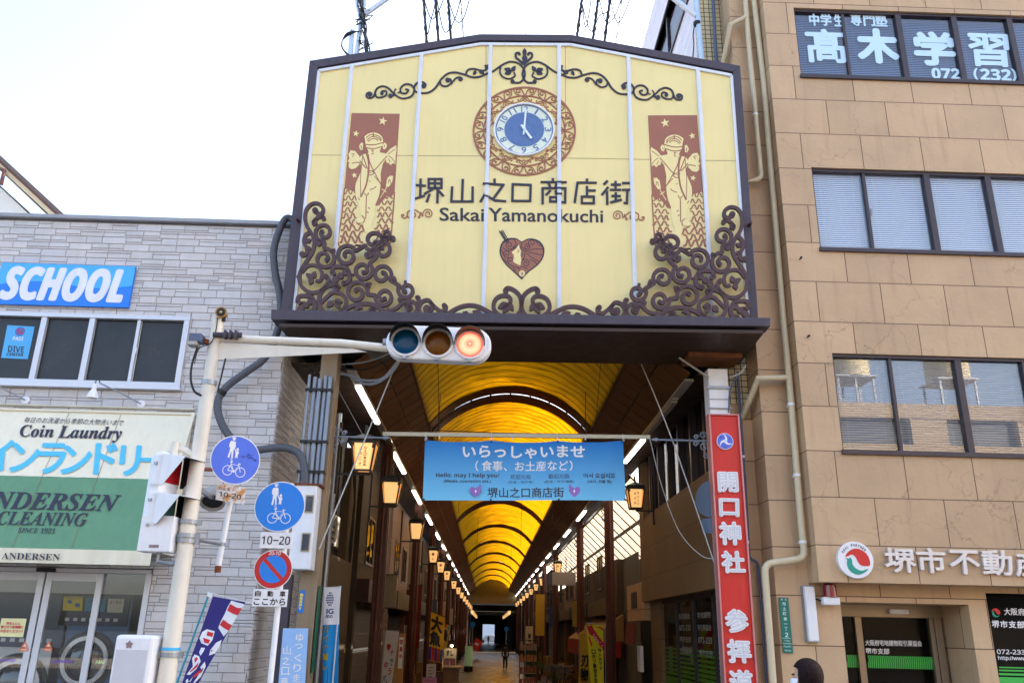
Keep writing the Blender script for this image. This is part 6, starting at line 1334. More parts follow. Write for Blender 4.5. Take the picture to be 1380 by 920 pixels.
for z in (.27, -.12): mb.obox(pc-sx*-.17+V((0, 0, z)), fx*.02, sx*.012, V((0, 0, .015)))
mb.build('latch', M['galv'], ps)
mb = MB(); q0 = PT(236, 604, .06); mb.tube([q0, PT(250, 606, .04), V((XP, 9.2, PT(268, 618).z))], .035, 10); mb.lathe(q0-V((0, 0, .09)), (0, 0, 1), [(0, .05), (.06, .045), (.1, .05), (.16, .04), (.17, .02)], 14); mb.tube([q0-V((0, 0, .1)), pc+V((0, 0, .42))], .03, 10); mb.build('bracket', M['polew'], ps, smooth=True)
cx_ = thing('signal_control_box', 'white steel control box strapped to the pole under the pedestrian signal', 'control box', tuple(PT(216, 722)))
p = PT(215.5, 722, .05); mb = MB(); mb.box((p.x-.175, 9.03, p.z-.17), (p.x+.17, 9.25, p.z+.2)); mb.build('box', M['white'], cx_, bevel=.01)
mb = MB(); mb.box((p.x-.05, 9.026, p.z-.13), (p.x+.05, 9.0295, p.z-.1)); mb.build('maker_plate', mat('maker_plate', (140, 120, 120), .5, var=.3, scale=90), cx_)
mb = MB(); mb.lathe((p.x-.1, 9.03, p.z+.1), (0, -1, 0), [(0, .02), (.01, .018)], 12); mb.build('lock', M['galv'], cx_)
mb = MB(); mb.bar((p.x+.17, 9.16, p.z-.02), (XP-.05, 9.2, p.z), .06, .08); mb.tube([(p.x+.02, 9.15, p.z-.17), (p.x+.02, 9.15, p.z-.26), (p.x+.16, 9.17, p.z-.28), (XP-.05, 9.2, p.z-.25)], .025, 8); mb.build('bracket', M['galv'], cx_)
cx_ = thing('signal_cabinet', 'large pale grey cabinet clamped low on the pole at the bottom edge', 'cabinet', tuple(PT(180, 900)))
p0_, p1_ = PY(9.0)(156, 854.5), PY(9.0)(209, 856); mb = MB(); mb.box((p0_.x, 9.0, .62), (p1_.x, 9.32, p0_.z)); mb.build('box', M['white'], cx_, bevel=.035)
mb = MB(); mb.box((p0_.x+.03, 8.996, .9), (p1_.x-.05, 8.999, p0_.z-.14)); mb.build('anti_poster_sheet', mat('pale_sheet', (206, 204, 208), .7, var=.05, bump=.2, bscale=200), cx_)
mb = MB(); q = PY(8.994)(174, 868); mb.poly([q+V((math.sin(i*math.pi/5)*(.042 if i % 2 == 0 else .026), 0, math.cos(i*math.pi/5)*(.042 if i % 2 == 0 else .026))) for i in range(10)]); mb.build('emblem', mat('cabinet_emblem', (140, 120, 120), .4, .3), cx_)
mb = MB(); mb.lathe((p0_.x+.07, 9.0, p0_.z-.52), (0, -1, 0), [(0, .028), (.006, .026)], 14); mb.build('lock', M['galv'], cx_)
mb = MB(); mb.bar((p1_.x-.01, 9.16, PT(232, 882).z), (XP-.06, 9.2, PT(232, 882).z), .05, .07); mb.build('bracket', M['galv'], cx_)
dm = thing('round_hood_lamp', 'round grey hooded loudspeaker behind the pole below the old blue sign', 'speaker', tuple(PY(9.6)(284, 678)))
PDm = PY(9.98); c = PDm(284, 676); mb = MB(); mb.lathe(c+V((0, .1, .16)), (.1, -.55, -.83), [(0, .03), (.02, .09), (.09, .13), (.2, .148), (.21, .148), (.21, .125), (.12, .1)], 28); mb.build('hood', M['housing'], dm, smooth=True)
mb = MB(); mb.lathe(c+V((.018, -.0, .012)), (.1, -.55, -.83), [(0, .122), (.002, .12)], 24); mb.build('opening', M['black'], dm)
mb = MB(); mb.bar((XP+.07, 9.25, c.z+.02), c+V((0, .18, .05)), .04, .04); mb.build('bracket', M['galv'], dm)

# ------------------------------------------------------------ road signs
M['sign_blue'] = mat('road_sign_blue', (0, 126, 224), .35, var=.03); M['sign_blue_old'] = mat('road_sign_faded_blue', (78, 112, 222), .5, var=.1, scale=6); M['sign_red'] = mat('road_sign_red', (186, 32, 38), .35, var=.04)
def figures(mb, o, ex, ez, n, r, off):
    """walking adult with child above a bicycle"""
    P = lambda x, y: o+ex*(x*r)+ez*(y*r)+n*off
    def el(cx, cy, rx, ry): mb.poly([P(cx+rx*math.cos(a), cy+ry*math.sin(a)) for a in [i*math.pi/8 for i in range(16)]])
    s = lambda pts, w: mb.ribbon([P(*q) for q in pts], w*r, n, 0)
    el(-.22, .84, .06, .075); mb.poly([P(-.34, .86), P(-.12, .86), P(-.15, .885), P(-.18, .92), P(-.26, .92), P(-.3, .885)])
    mb.poly([P(-.33, .74), P(-.13, .74), P(-.10, .52), P(-.13, .42), P(-.16, .44), P(-.15, .28), P(-.13, .05), P(-.19, .05), P(-.225, .3), P(-.245, .3), P(-.27, .05), P(-.34, .05), P(-.31, .3), P(-.31, .46), P(-.36, .48), P(-.37, .6)])
    el(0.0, .44, .05, .055); mb.poly([P(-.055, .375), P(.055, .375), P(.075, .26), P(.045, .24), P(.05, .08), P(.015, .08), P(.0, .18), P(-.02, .08), P(-.055, .08), P(-.045, .24), P(-.075, .27)]); s([(-.13, .45), (-.06, .33)], .04)
    for cx in (-.24, .28): mb.ribbon([P(cx+.19*math.cos(a), -.47+.19*math.sin(a)) for a in [i*math.pi/14 for i in range(28)]], .028*r, n, 0, closed=True)
    s([(-.24, -.47), (-.14, -.2), (.16, -.2), (.02, -.47), (-.14, -.2)], .03); s([(-.24, -.47), (.02, -.47)], .03); s([(.28, -.47), (.14, -.12)], .03); s([(.14, -.12), (.24, -.15)], .03); s([(-.14, -.2), (-.17, -.1), (-.13, -.02), (-.22, .02)], .03); s([(-.2, -.1), (-.09, -.1)], .04)
    mb.ribbon([P(.02+.04*math.cos(a), -.47+.04*math.sin(a)) for a in [i*math.pi/6 for i in range(12)]], .025*r, n, 0, closed=True)
def round_sign(name, lab, c, n, r, mface, rot=0):
    n = V(n).normalized(); ex = V((-n.y, n.x, 0)).normalized(); ez = n.cross(ex); ez = ez if ez.z > 0 else -ez
    if rot: ex, ez = ex*math.cos(rot)+ez*math.sin(rot), ez*math.cos(rot)-ex*math.sin(rot)
    t = thing(name, lab, 'road sign', tuple(c)); mb = MB(); mb.lathe(c-n*.012, n, [(0, r), (.012, r)], 56); mb.build('plate', M['white'], t)
    mb = MB(); mb.lathe(c+n*.0005, n, [(0, r*.965), (.0008, r*.965)], 56); mb.build('face', mface, t); return t, n, ex, ez
PA1 = PY(9.75); c = PA1(317.5, 619.4); t, n, ex, ez = round_sign('pedestrian_cycle_sign', 'faded scratched blue shared path sign with walkers and bicycle, tilted', c, (.5, -.86, -.02), .285, M['sign_blue_old'], -.06)
mb = MB(); figures(mb, c, ex, ez, n, .285, .0025); mb.build('figures', M['white'], t)
mb = MB(); rr = random.Random(9)
for i in range(16):
    a, b = rr.uniform(.05, .8), rr.uniform(.12, .3); q = c+ex*(.285*a)+ez*(.285*b)+n*.003; mb.ribbon([q, q+ex*rr.uniform(.005, .03)+ez*rr.uniform(-.02, .02), q+ex*rr.uniform(.02, .04)], rr.uniform(.004, .016), n, 0)
mb.build('scratch', mat('scratch_blue', (40, 60, 150), .6), t)
tp = thing('sign_post', 'short white sign post with a rusty cut end held by arms to the pole', 'sign post', tuple(PY(9.85)(302, 730))); P10 = PY(9.86)
mb = MB(); mb.tube([P10(318, 592), P10(311, 672), P10(293.6, 766)], .033, 14); mb.build('tube', M['white'], tp, smooth=True)
mb = MB(); mb.tube([P10(294.2, 762), P10(293.0, 771)], .035, 14); mb.build('rusty_end', M['rust'], tp)
mb = MB(); mb.tube([V((XP+.05, 9.2, PT(254, 726).z)), P10(298, 733)], .018, 8); mb.lathe(P10(299, 733)-V((0, 0, .02)), (0, 0, 1), [(0, .04), (.04, .04)], 14); mb.build('arm', M['galv'], tp)
mb = MB(); mb.tube([V((XP+.05, 9.2, PT(270, 632).z)), P10(291, 633)], .02, 8); mb.build('upper_arm', M['rust'], tp)
P11 = PY(9.72); t = thing('time_plate', 'rust stained white time plate reading 10-20 under the faded sign', 'sign plate', tuple(P11(310.5, 665.5)))
M['plate_rusty'] = mat('rusty_plate', (232, 230, 226), .5, var=.03); _N = M['plate_rusty'].node_tree.nodes; _L = M['plate_rusty'].node_tree.links
_t = _N.new('ShaderNodeTexNoise'); _t.inputs['Scale'].default_value = 13; _t.inputs['Detail'].default_value = 5; _tq = _N.new('ShaderNodeTexCoord'); _L.new(_tq.outputs['Object'], _t.inputs['Vector'])
_m = _N.new('ShaderNodeMapRange'); _m.inputs[1].default_value = .46; _m.inputs[2].default_value = .6; _L.new(_t.outputs['Fac'], _m.inputs[0]); _x = _N.new('ShaderNodeMixRGB'); _x.inputs[2].default_value = (*lin((214, 150, 84)), 1); _L.new(_m.outputs[0], _x.inputs[0])
_b = _N['Principled BSDF']; _o = _b.inputs['Base Color'].links[0].from_socket; _L.new(_o, _x.inputs[1]); _L.new(_x.outputs[0], _b.inputs['Base Color'])
mb = MB(); mb.prism([P11(293, 651), P11(331, 657), P11(329, 680), P11(290.3, 673)][::-1], V((0, -.006, 0))); mb.build('plate', M['plate_rusty'], t, bevel=.004)
mb = MB(); 
for i, ch in enumerate('自転車'): text_q(mb, ch, [(296+i*5.2, 655+i*.8), (300.5+i*5.2, 655.7+i*.8), (300+i*5.2, 660.5+i*.8), (295.5+i*5.2, 660+i*.8)], P11, .008)
mb.build('faded_writing', mat('rust_writing', (178, 104, 60), .6), t)
mb = MB(); text_q(mb, sans('10-20'), [(296, 661.8), (325.5, 666.5), (324.5, 673.2), (295.5, 668.2)], P11, .0085, bold=.02); mb.build('lettering', mat('worn_ink', (66, 50, 40), .6), t)
P12 = PY(9.9); tp = thing('sign_post', 'white upright sign post carrying the blue and no parking signs', 'sign post', tuple(P12(366, 880)))
mb = MB(); b0 = P12(364.5, 915, -.05); mb.tube([V((b0.x, b0.y, .05)), V((b0.x, b0.y, P12(377, 650).z))], .032, 14); mb.build('tube', M['white'], tp, smooth=True)
c = P12(377, 682, .0); t, n, ex, ez = round_sign('pedestrian_cycle_sign', 'clean bright blue shared path sign with walkers and bicycle', c, (.06, -1, 0), .29, M['sign_blue'])
mb = MB(); figures(mb, c, ex, ez, n, .29, .0025); mb.build('figures', M['white'], t)
t = thing('time_plate', 'clean white time plate reading 10-20 between two round signs', 'sign plate', tuple(P12(372.5, 728)))
mb = MB(); a, b = P12(351.5, 717), P12(393.5, 738.5); z0, z1 = P12(372, 738.8).z, P12(372, 717).z; mb.box((P12(351, 728).x, 9.88, z0), (P12(395, 728).x, 9.888, z1)); mb.build('plate', M['white'], t, bevel=.003)
mb = MB(); x0, x1 = P12(353.5, 728).x, P12(391.5, 728).x; text_pts(mb, sans('10−20'), [V((x0, 9.88, z1-.045)), V((x1, 9.88, z1-.045)), V((x1, 9.88, z0+.045)), V((x0, 9.88, z0+.045))], (0, -1, 0), .002, bold=.018); mb.build('lettering', M['black'], t)
c = P12(368, 766.5, .0); t, n, ex, ez = round_sign('no_parking_sign', 'round red and blue no parking sign above the small notice plate', c, (.06, -1, 0), .215, M['sign_red'])
mb = MB(); mb.lathe(c+n*.0018, n, [(0, .152), (.0006, .152)], 48); mb.build('blue_disc', M['sign_blue'], t)
mb = MB(); d = (ex*.72-ez*.70).normalized(); mb.ribbon([c+d*-.15+n*.0032, c+d*.15+n*.0032], .042, n, 0); mb.build('slash', M['sign_red'], t)
mb = MB(); o_ = c+ez*.178; text_pts(mb, sans('20-10'), [o_-ex*.066+ez*.021, o_+ex*.066+ez*.021, o_+ex*.066-ez*.021, o_-ex*.066-ez*.021], n, .0035, bold=.02); mb.build('lettering', M['white'], t)
t = thing('notice_plate', 'small white plate with black Japanese parking notice under the no parking sign', 'sign plate', tuple(P12(364.5, 805)))
x0, x1, z0, z1 = P12(341, 805).x, P12(388, 805).x, P12(364, 817).z, P12(364, 793.5).z; mb = MB(); mb.box((x0, 9.88, z0), (x1, 9.888, z1)); mb.build('plate', M['white'], t, bevel=.003)
mb = MB(); w = x1-x0; h = z1-z0
for i, ch in enumerate('自動車'): a = x0+w*(.06+.355*i); text_pts(mb, ch, [V((a, 9.88, z1-h*.1)), V((a+w*.16, 9.88, z1-h*.1)), V((a+w*.16, 9.88, z1-h*.42)), V((a, 9.88, z1-h*.42))], (0, -1, 0), .002, bold=.03)
text_pts(mb, 'ここから', [V((x0+w*.05, 9.88, z1-h*.52)), V((x1-w*.05, 9.88, z1-h*.52)), V((x1-w*.05, 9.88, z0+h*.1)), V((x0+w*.05, 9.88, z0+h*.1))], (0, -1, 0), .002, bold=.03); mb.build('lettering', M['black'], t)

# ------------------------------------------------------------ hanging banner across the arcade
bn = thing('hanging_banner', 'sky blue welcome banner in four languages hanging across the arcade', 'banner', tuple(PY(13)(706, 634)))
P13 = PY(13.0)
def banner_mat():
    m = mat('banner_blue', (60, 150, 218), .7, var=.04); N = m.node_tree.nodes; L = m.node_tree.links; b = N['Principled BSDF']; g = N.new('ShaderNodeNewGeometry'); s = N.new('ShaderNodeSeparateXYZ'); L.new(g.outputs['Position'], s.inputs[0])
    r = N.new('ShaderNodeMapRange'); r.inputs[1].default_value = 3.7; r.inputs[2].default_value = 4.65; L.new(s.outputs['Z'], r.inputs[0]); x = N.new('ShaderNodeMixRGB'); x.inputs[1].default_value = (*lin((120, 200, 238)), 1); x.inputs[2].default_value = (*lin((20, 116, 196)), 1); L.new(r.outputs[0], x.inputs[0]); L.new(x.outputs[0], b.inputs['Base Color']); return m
tl, tr, br, bl = P13(573, 593.5), P13(839.3, 594.2), P13(843.7, 674), P13(569.8, 674)
def bw(u, v):
    p = (tl*(1-u)+tr*u)*(1-v)+(bl*(1-u)+br*u)*v; sag = -.025*abs(math.sin(u*3*math.pi))*(1-v)
    w = .018*math.sin(u*9+v*2)+.02*math.exp(-((u-v*.25)*9)**2)+.02*math.exp(-((u-1+v*.25)*9)**2)+.012*math.exp(-((u-.335)*14)**2)*(1-v)+.012*math.exp(-((u-.665)*14)**2)*(1-v)+.008*math.sin(u*40+v*6)*(1-v)
    return p+V((0, -w, sag))
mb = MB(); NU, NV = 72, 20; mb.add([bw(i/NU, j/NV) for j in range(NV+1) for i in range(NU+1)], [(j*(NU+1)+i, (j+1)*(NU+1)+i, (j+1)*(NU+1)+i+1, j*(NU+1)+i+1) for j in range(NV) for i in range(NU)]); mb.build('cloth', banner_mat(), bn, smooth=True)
cb3 = crop(560, 580, 4.6)
def btext(mb, s, x0, y0, x1, y1, bold=0, sl=0.0):
    q = MB(); text_q(q, s, cb3([(x0, y0), (x1, y0), (x1, y1), (x0, y1)]), P13, 0, bold=bold)
    W_ = (tr-tl).x; 
    for v in q.v:
        u = min(1, max(0, (v.x-(bl.x+tl.x)/2)/W_)); vv = min(1, max(0, (tl.z-v.z)/(tl.z-bl.z))); dy = bw(u, vv).y-13.0; dz = -.025*abs(math.sin(u*3*math.pi))*(1-vv)
        v.y = 13.0+(v.y-13.0)+dy-.004; v.z += dz*.5
    mb.add(q.v, q.f)
mb = MB(); btext(mb, 'いらっしゃいませ', 295, 92, 1046, 166, .035); btext(mb, '（', 372, 186, 388, 248, .02); btext(mb, '食事、お土産など', 410, 186, 945, 248, .012); btext(mb, '）', 955, 186, 972, 248, .02); mb.build('white_lettering', M['white'], bn)
mb = MB(); btext(mb, sans_b('Hello, may I help you?'), 128, 262, 520, 296); btext(mb, sans_b('(Meals, souvenirs etc.)'), 175, 302, 468, 326); btext(mb, '어서 오십시오', 1040, 264, 1236, 294, .02); btext(mb, '(식사, 선물 등)', 1064, 304, 1214, 328, .01); btext(mb, '堺山之口商店街', 446, 352, 918, 414, .012); mb.build('dark_lettering', M['navy'], bn)
mb = MB(); btext(mb, '欢迎光临', 588, 268, 714, 298); btext(mb, '(饮食・特产等)', 574, 308, 730, 328); btext(mb, '歡迎光臨', 823, 268, 952, 298); btext(mb, '(飲食・伴手禮等)', 798, 308, 980, 328); mb.build('grey_lettering', mat('banner_grey_ink', (70, 74, 110), .6, var=0), bn)
mb = MB()
for cx in (371, 986):
    q = catmull([(cx, 412), (cx-20, 395), (cx-35, 372), (cx-30, 352), (cx-14, 348), (cx, 357), (cx+14, 348), (cx+30, 352), (cx+34, 372), (cx+20, 395), (cx, 412)], 3)[:-1]; mb.poly([P13(*p, .035) for p in cb3(q)][::-1])
    a = cx+28 if cx < 500 else cx-28; mb.ribbon([P13(*p, .036) for p in cb3([(a-4, 355), (a+2, 335)])], .035, (0, -1, 0), 0)
mb.build('heart', mat('heart_violet', (150, 110, 190), .6, var=.1), bn)
mb = MB()
for cx in (373, 984): mb.poly([P13(*p, .038) for p in cb3([(cx-4, 368), (cx+4, 364), (cx+5, 380), (cx-3, 386), (cx-5, 376)])])
mb.build('profile', M['white'], bn)
mb = MB()
for u in (.0, .333, .667, 1):
    for v in (.015, .985): mb.lathe(bw(min(.995, max(.005, u)), v)+V((0, -.004, 0)), (0, -1, 0), [(0, .015), (.004, .012)], 10)
mb.build('eyelet', M['black'], bn)
rd = thing('banner_rod', 'beige horizontal rod across the arcade from which the banner hangs', 'rod', tuple(P13(700, 587))); mb = MB(); a, b = P13(516, 584.5, -.02), P13(876, 589, -.02); mb.bar(a, b, .05, .06); mb.build('rod', mat('rod_beige', (190, 184, 160), .5, var=.1), rd)
mb = MB()
for u in (.0, .333, .667, 1): p = bw(u, 0); z = a.z+(b.z-a.z)*(p.x-a.x)/(b.x-a.x); mb.tube([p+V((0, 0, -.01)), V((p.x, 13.01, z+.04)), V((p.x+.02, 13.06, z)), p+V((.02, .01, 0))], .006, 5)
for u in (.07, .44, .81): p = bw(u, 0); z = a.z+(b.z-a.z)*(p.x-a.x)/(b.x-a.x); mb.lathe((p.x, 12.99, z-.07), (0, 0, 1), [(0, .005), (.02, .016), (.04, .005)], 8)
mb.build('tie_cord', M['white'], rd)
for s, x0, x1, y0, lab in ((1, 447, 517, 588, 'grey wrought bracket arm with scrolls holding the rod on the conduit side'), (-1, 955, 886, 594, 'grey wrought bracket arm with scrolls beside the red sign')):
    t = thing('rod_bracket', lab, 'bracket', tuple(P13(x0, y0))); a, b = P13(x0, y0, .3), P13(x1, y0, .3); b = V((b.x, b.y, a.z)); mb = MB(); mb.tube([a, b], .016, 8); mb.lathe(b, (b-a), [(0, .03), (.02, .035), (.1, .004)], 8); mb.build('arm', M['greyc'], t, smooth=True)
    mb = MB()
    for k, (dx, dz, r) in enumerate(((.08, -.10, .07), (.08, .09, .06), (.2, -.05, .045), (.05, -.24, .05), (.19, .06, .04))):
        o = a+V((s*dx, 0, dz)); mb.tube([o+V((math.cos(q)*r*(1-i/26), 0, math.sin(q)*r*(1-i/26))) for i, q in enumerate([j*.42 for j in range(20)])], .011, 5)
    mb.box((a.x-.03*0-.012, a.y-.01, a.z-.32), (a.x+.012, a.y+.01, a.z+.2)); mb.build('scroll', M['greyc'], t)
# stays and loose cables
def wire(pts, pl_y, r, m, lab, name='stay_wire'):
    mb = MB(); q = [V(PY(y)(x_, y_)) for (x_, y_), y in zip(pts, pl_y)]; mb.tube(catmull([tuple(p) for p in q], 6), r, 6); return tag(mb.build(name, m, smooth=True), lab, 'wire')
wire([(545, 462), (500, 572), (430, 740)], (12.9, 12.6, 12.35), .011, M['rope'], 'white braided stay rope slanting across the first lantern to the meter box')
wire([(859, 478), (905, 590), (965, 765)], (13.2, 12.9, 12.5), .010, M['rope'], 'straight white stay rope slanting down to the red shrine sign')
wire([(876, 592), (892, 655), (915, 715), (945, 748), (966, 752)], (13.0, 13.2, 13.3, 13.0, 12.6), .007, M['rope'], 'thin white cord sagging behind the red shrine sign')
wire([(450, 515), (475, 560), (490, 588)], (13.2, 13.1, 13.0), .005, M['rope'], 'thin pale wire above the first lantern')
wire([(560, 490), (588, 484), (591, 560), (593, 585)], (13.6, 13.6, 13.2, 13.0), .005, M['black'], 'thin dark wire hanging from the vault to the banner rod')
wire([(810, 484), (806, 530), (802, 585)], (13.6, 13.3, 13.0), .005, M['black'], 'thin dark wire hanging to the banner rod on the sign side')
# ------------------------------------------------------------ red shrine sign
rs = thing('shrine_sign', 'tall narrow red sign with raised white characters for the shrine', 'sign', (3.49, 12.3, 2.5)); P14 = PY(12.28)
SXa, SXb = 3.262, 3.728; zT = P14(975, 558).z
mb = MB(); mb.box((SXa+.025, 12.285, .3), (SXb-.025, 12.42, zT-.02)); mb.build('panel', mat('shrine_red', (206, 44, 40), .4, var=.03, stain=.06, stain_rgb=(220, 120, 110)), rs)
mb = MB(); mb.box((SXa, 12.25, .28), (SXa+.024, 12.43, zT)); mb.box((SXb-.024, 12.25, .28), (SXb, 12.43, zT)); mb.box((SXa+.024, 12.25, zT-.019), (SXb-.024, 12.43, zT)); mb.build('frame', mat('frame_pink_steel', (196, 130, 130), .4, .3, var=.1), rs)
P15 = PY(12.285); c6_ = crop(955, 560, 4.18); cR = crop(860, 520, 2.3)
for ch, q in (('開', c6_([(50, 322), (155, 324), (162, 428), (56, 426)])), ('口', c6_([(58, 470), (163, 472), (165, 566), (62, 564)])), ('神', c6_([(58, 602), (170, 604), (178, 724), (64, 722)])), ('社', c6_([(70, 764), (190, 768), (200, 882), (76, 880)])), ('参', cR([(268, 692), (332, 694), (340, 762), (274, 760)])), ('拝', cR([(274, 786), (342, 788), (349, 855), (280, 853)])), ('道', cR([(281, 880), (348, 882), (356, 952), (287, 950)]))):
    mb = MB(); text_q(mb, ch, q, P15, .0, th=.04, bold=.055); mb.build('character', M['white'], rs)
    mb = MB(); text_q(mb, ch, q, P15, .0435, bold=.0); mb.build('character_inlay', mat('letter_grey_line', (206, 208, 214), .5, var=0) if 'lg' not in M else M['lg'], rs)
c = P15(976.5, 594.9); re = .125; mb = MB(); mb.lathe(c, (0, -1, 0), [(0, re), (.03, re)], 40); mb.build('emblem_rim', M['white'], rs)
mb = MB(); mb.lathe(c, (0, -1, 0), [(.031, re*.93), (.034, re*.93)], 40); mb.build('emblem_disc', mat('emblem_blue', (88, 110, 214), .4, var=.02), rs)
mb = MB()
for k in range(3):
    a0 = k*2*math.pi/3+.9; pts = [c+V((math.cos(a0+t*.9)*re*(.05+.85*t), -.036-k*.0004, math.sin(a0+t*.9)*re*(.05+.85*t))) for t in [i/10 for i in range(11)]]; mb.ribbon(pts, [re*(.34-.29*i/10) for i in range(11)], (0, -1, 0), .004)
mb.build('emblem_swirl', M['white'], rs)
mb = MB()
for ch, dx, dz in (('三', -.5, .5), ('八', .6, .3), ('川', -.05, -.75)): o = c+V((dx*re, -.035, dz*re)); h = re*.14; text_pts(mb, ch, [o+V((-h, 0, h)), o+V((h, 0, h)), o+V((h, 0, -h)), o+V((-h, 0, -h))], (0, -1, 0), .004)
mb.build('emblem_mark', M['navy'], rs)
t = thing('blank_round_sign', 'back of a round grey road sign peeking out behind the red shrine sign', 'road sign', tuple(PY(12.6)(955, 672))); c = PY(12.6)(957, 672); mb = MB(); mb.lathe(c, (-.8, -.6, 0), [(0, .27), (.012, .27)], 36); mb.build('plate', mat('sign_back_grey', (96, 106, 122), .45, .3), t)
c2 = PY(12.6)(957, 708); mb = MB(); mb.obox(c2, V((.09, -.1, 0)), V((.006, .005, 0)), V((0, 0, .11))); mb.build('lower_plate', mat('sign_back_grey2', (92, 104, 120), .45, .3), t)

# ------------------------------------------------------------ mast and cables above the board
ms = thing('antenna_mast', 'pale blue steel mast wrapped in tangled cables above the signboard corner', 'mast', tuple(PY(13)(486, 75))); P16 = PY(12.9)
for a, b, r, nm in (((471, 86), (475, 42), .05, 'short_post'), ((480, 82), (497, -30), .06, 'mast'), ((492, 20), (540, -14), .05, 'brace'), ((486, 30), (478, -10), .03, 'rod')):
    mb = MB(); mb.tube([P16(*a), P16(*b)], r, 8); mb.build(nm, mat('mast_pale_blue', (196, 214, 232), .4, .2, var=.05) if nm == 'short_post' else M['greyl'] if 'greyl' in M else mat('mast_pale', (200, 214, 230), .4, .2, var=.05), ms)
rr = random.Random(21)
mb = MB()
for k in range(7):
    q = [(484+rr.uniform(-3, 3)+i*2.2+rr.uniform(-2, 2), -10+i*15+rr.uniform(-3, 3)) for i in range(7)]; mb.tube(catmull([tuple(P16(x, y, .1+rr.uniform(-.03, .05))) for x, y in q], 4), .012, 5)
for k in range(16):
    x, y = 486+rr.uniform(-4, 12), rr.uniform(10, 78); mb.tube(catmull([tuple(P16(x+rr.uniform(-8, 10)*s, y+rr.uniform(-8, 8)*s, .1)) for s in (0, .5, 1, 1.4)], 4), .009, 5)
for k in range(5): mb.tube(catmull([tuple(P16(x, y, .05)) for x, y in ((477+k, 42), (466-k, 46+k*2), (460+k*.6, 62+k), (468+k, 75))], 4), .008, 5)
mb.build('cable_tangle', M['black'], ms, smooth=True)
M['blackw'] = M['black']
for gi, (xs, lean) in enumerate((((571, 587, 604, 621), .09), ((784, 806, 822, 838), -.12))):
    t = thing('overhead_cables', 'cluster of black hanging service cables with loops %s' % ('between mast and gable top' if gi == 0 else 'on the office building side of the gable'), 'cable', tuple(P16(xs[0], 20))); mb = MB()
    for i, x in enumerate(xs):
        top, botm = -20, (66+i*-1 if gi == 0 else 60+i*7); r = .027 if i < 3 else .010; n = 22
        pts = [P16(x+(y-0)*(.07 if gi == 0 else -.13)+(.5*math.sin(y*.8+i)), y, .0) for y in [top+(botm-top)*j/n for j in range(n+1)]]
        mb.tube(pts, [r*(1+.5*(j % 5 == 0)) for j in range(n+1)], 6)
    for k in range(4):
        x0, x1 = xs[k % 3], xs[(k+1) % 4]+14; y0, y1 = rr.uniform(-14, 5), rr.uniform(-15, 15); mb.tube(catmull([tuple(P16(x, y, .05)) for x, y in ((x0, y0), ((x0*2+x1)/3, max(y0, y1)+rr.uniform(12, 34)), ((x0+2*x1)/3, max(y0, y1)+rr.uniform(8, 28)), (x1, y1), (x1+6, -25))], 6), .011, 5)
    mb.build('cable', M['black'], t, smooth=True)
wire([(708, -20), (709, 52)], (12.5, 12.5), .005, M['galv'], 'thin lightning wire rising from the middle of the gable', 'thin_wire')
ms = thing('utility_post', 'pale blue steel post with a diagonal brace beside the white siding', 'post', tuple(PY(12.85)(945, 80))); P17 = PY(12.75)
mb = MB(); mb.tube([P17(947, 95), P17(935, -40)], .05, 8); mb.build('post', M['mastp'] if 'mastp' in M else mat('post_pale_blue', (190, 212, 236), .4, .2, var=.05), ms)
mb = MB(); mb.bar(P17(938, 22), P17(900, -8), .07, .07, (0, 1, 0)); mb.build('brace', mat('brace_pale', (206, 216, 228), .4, .2), ms)
mb = MB(); mb.lathe(P17(939.5, 34), (0, 0, 1), [(0, .07), (.06, .07)], 10); mb.tube(catmull([tuple(P17(x, y, .08)) for x, y in ((936, 34), (934, 48), (935, 60), (933, 86))], 4), .012, 5); mb.build('clamp', M['black'], ms)
def lump(mb, c, r, n=20, m_=14, f=None):
    c = V(c); vs = []
    for j in range(m_+1):
        t = math.pi*j/m_
        for i in range(n):
            a = 2*math.pi*i/n; d = V((math.sin(t)*math.cos(a), math.sin(t)*math.sin(a), math.cos(t))); q = V((d.x*r[0], d.y*r[1], d.z*r[2])); q = f(q, d) if f else q; vs.append(c+q)
    mb.add(vs, [(j*n+i, (j+1)*n+i, (j+1)*n+(i+1) % n, j*n+(i+1) % n) for j in range(m_) for i in range(n)])
# ------------------------------------------------------------ flags, stands, people, street clutter
def cloth(nm, par, m, tl, tr, br, bl, amp=.03, nu=12, nv=36, seed=0, fold=0):
    tl, tr, br, bl = V(tl), V(tr), V(br), V(bl); n = (tr-tl).cross(bl-tl).normalized(); rr = random.Random(seed); p = [rr.uniform(0, 6) for _ in range(4)]
    def f(u, v):
        return (tl*(1-u)+tr*u)*(1-v)+(bl*(1-u)+br*u)*v+n*amp*(math.sin(u*5+p[0]+v*3)*.6+math.sin(v*9+p[1])*.4+fold*math.sin(u*9+p[2]))*(.3+.7*v)
    mb = MB(); mb.add([f(i/nu, j/nv) for j in range(nv+1) for i in range(nu+1)], [(j*(nu+1)+i, (j+1)*(nu+1)+i, (j+1)*(nu+1)+i+1, j*(nu+1)+i+1) for j in range(nv) for i in range(nu)]); mb.build(nm, m, par, smooth=True); return f, n
def flag_text(mb, f, n, s, u0, v0, u1, v1, off=.004, bold=0.02):
    q = MB(); vs, fs, _ = tmesh(s); cps = [(0, 0)]+([(bold*math.cos(i*math.pi/3), bold*math.sin(i*math.pi/3)) for i in range(6)] if bold else [])
    sg = -1 if n.y > 0 else 1
    for ci, (dx, dy) in enumerate(cps): q.add([f(min(1, max(0, u0+(v.x+dx)*(u1-u0))), min(1, max(0, v1+(v.y+dy)*(v0-v1))))+n*sg*(off+ci*.0001) for v in vs], fs)
    mb.add(q.v, q.f)
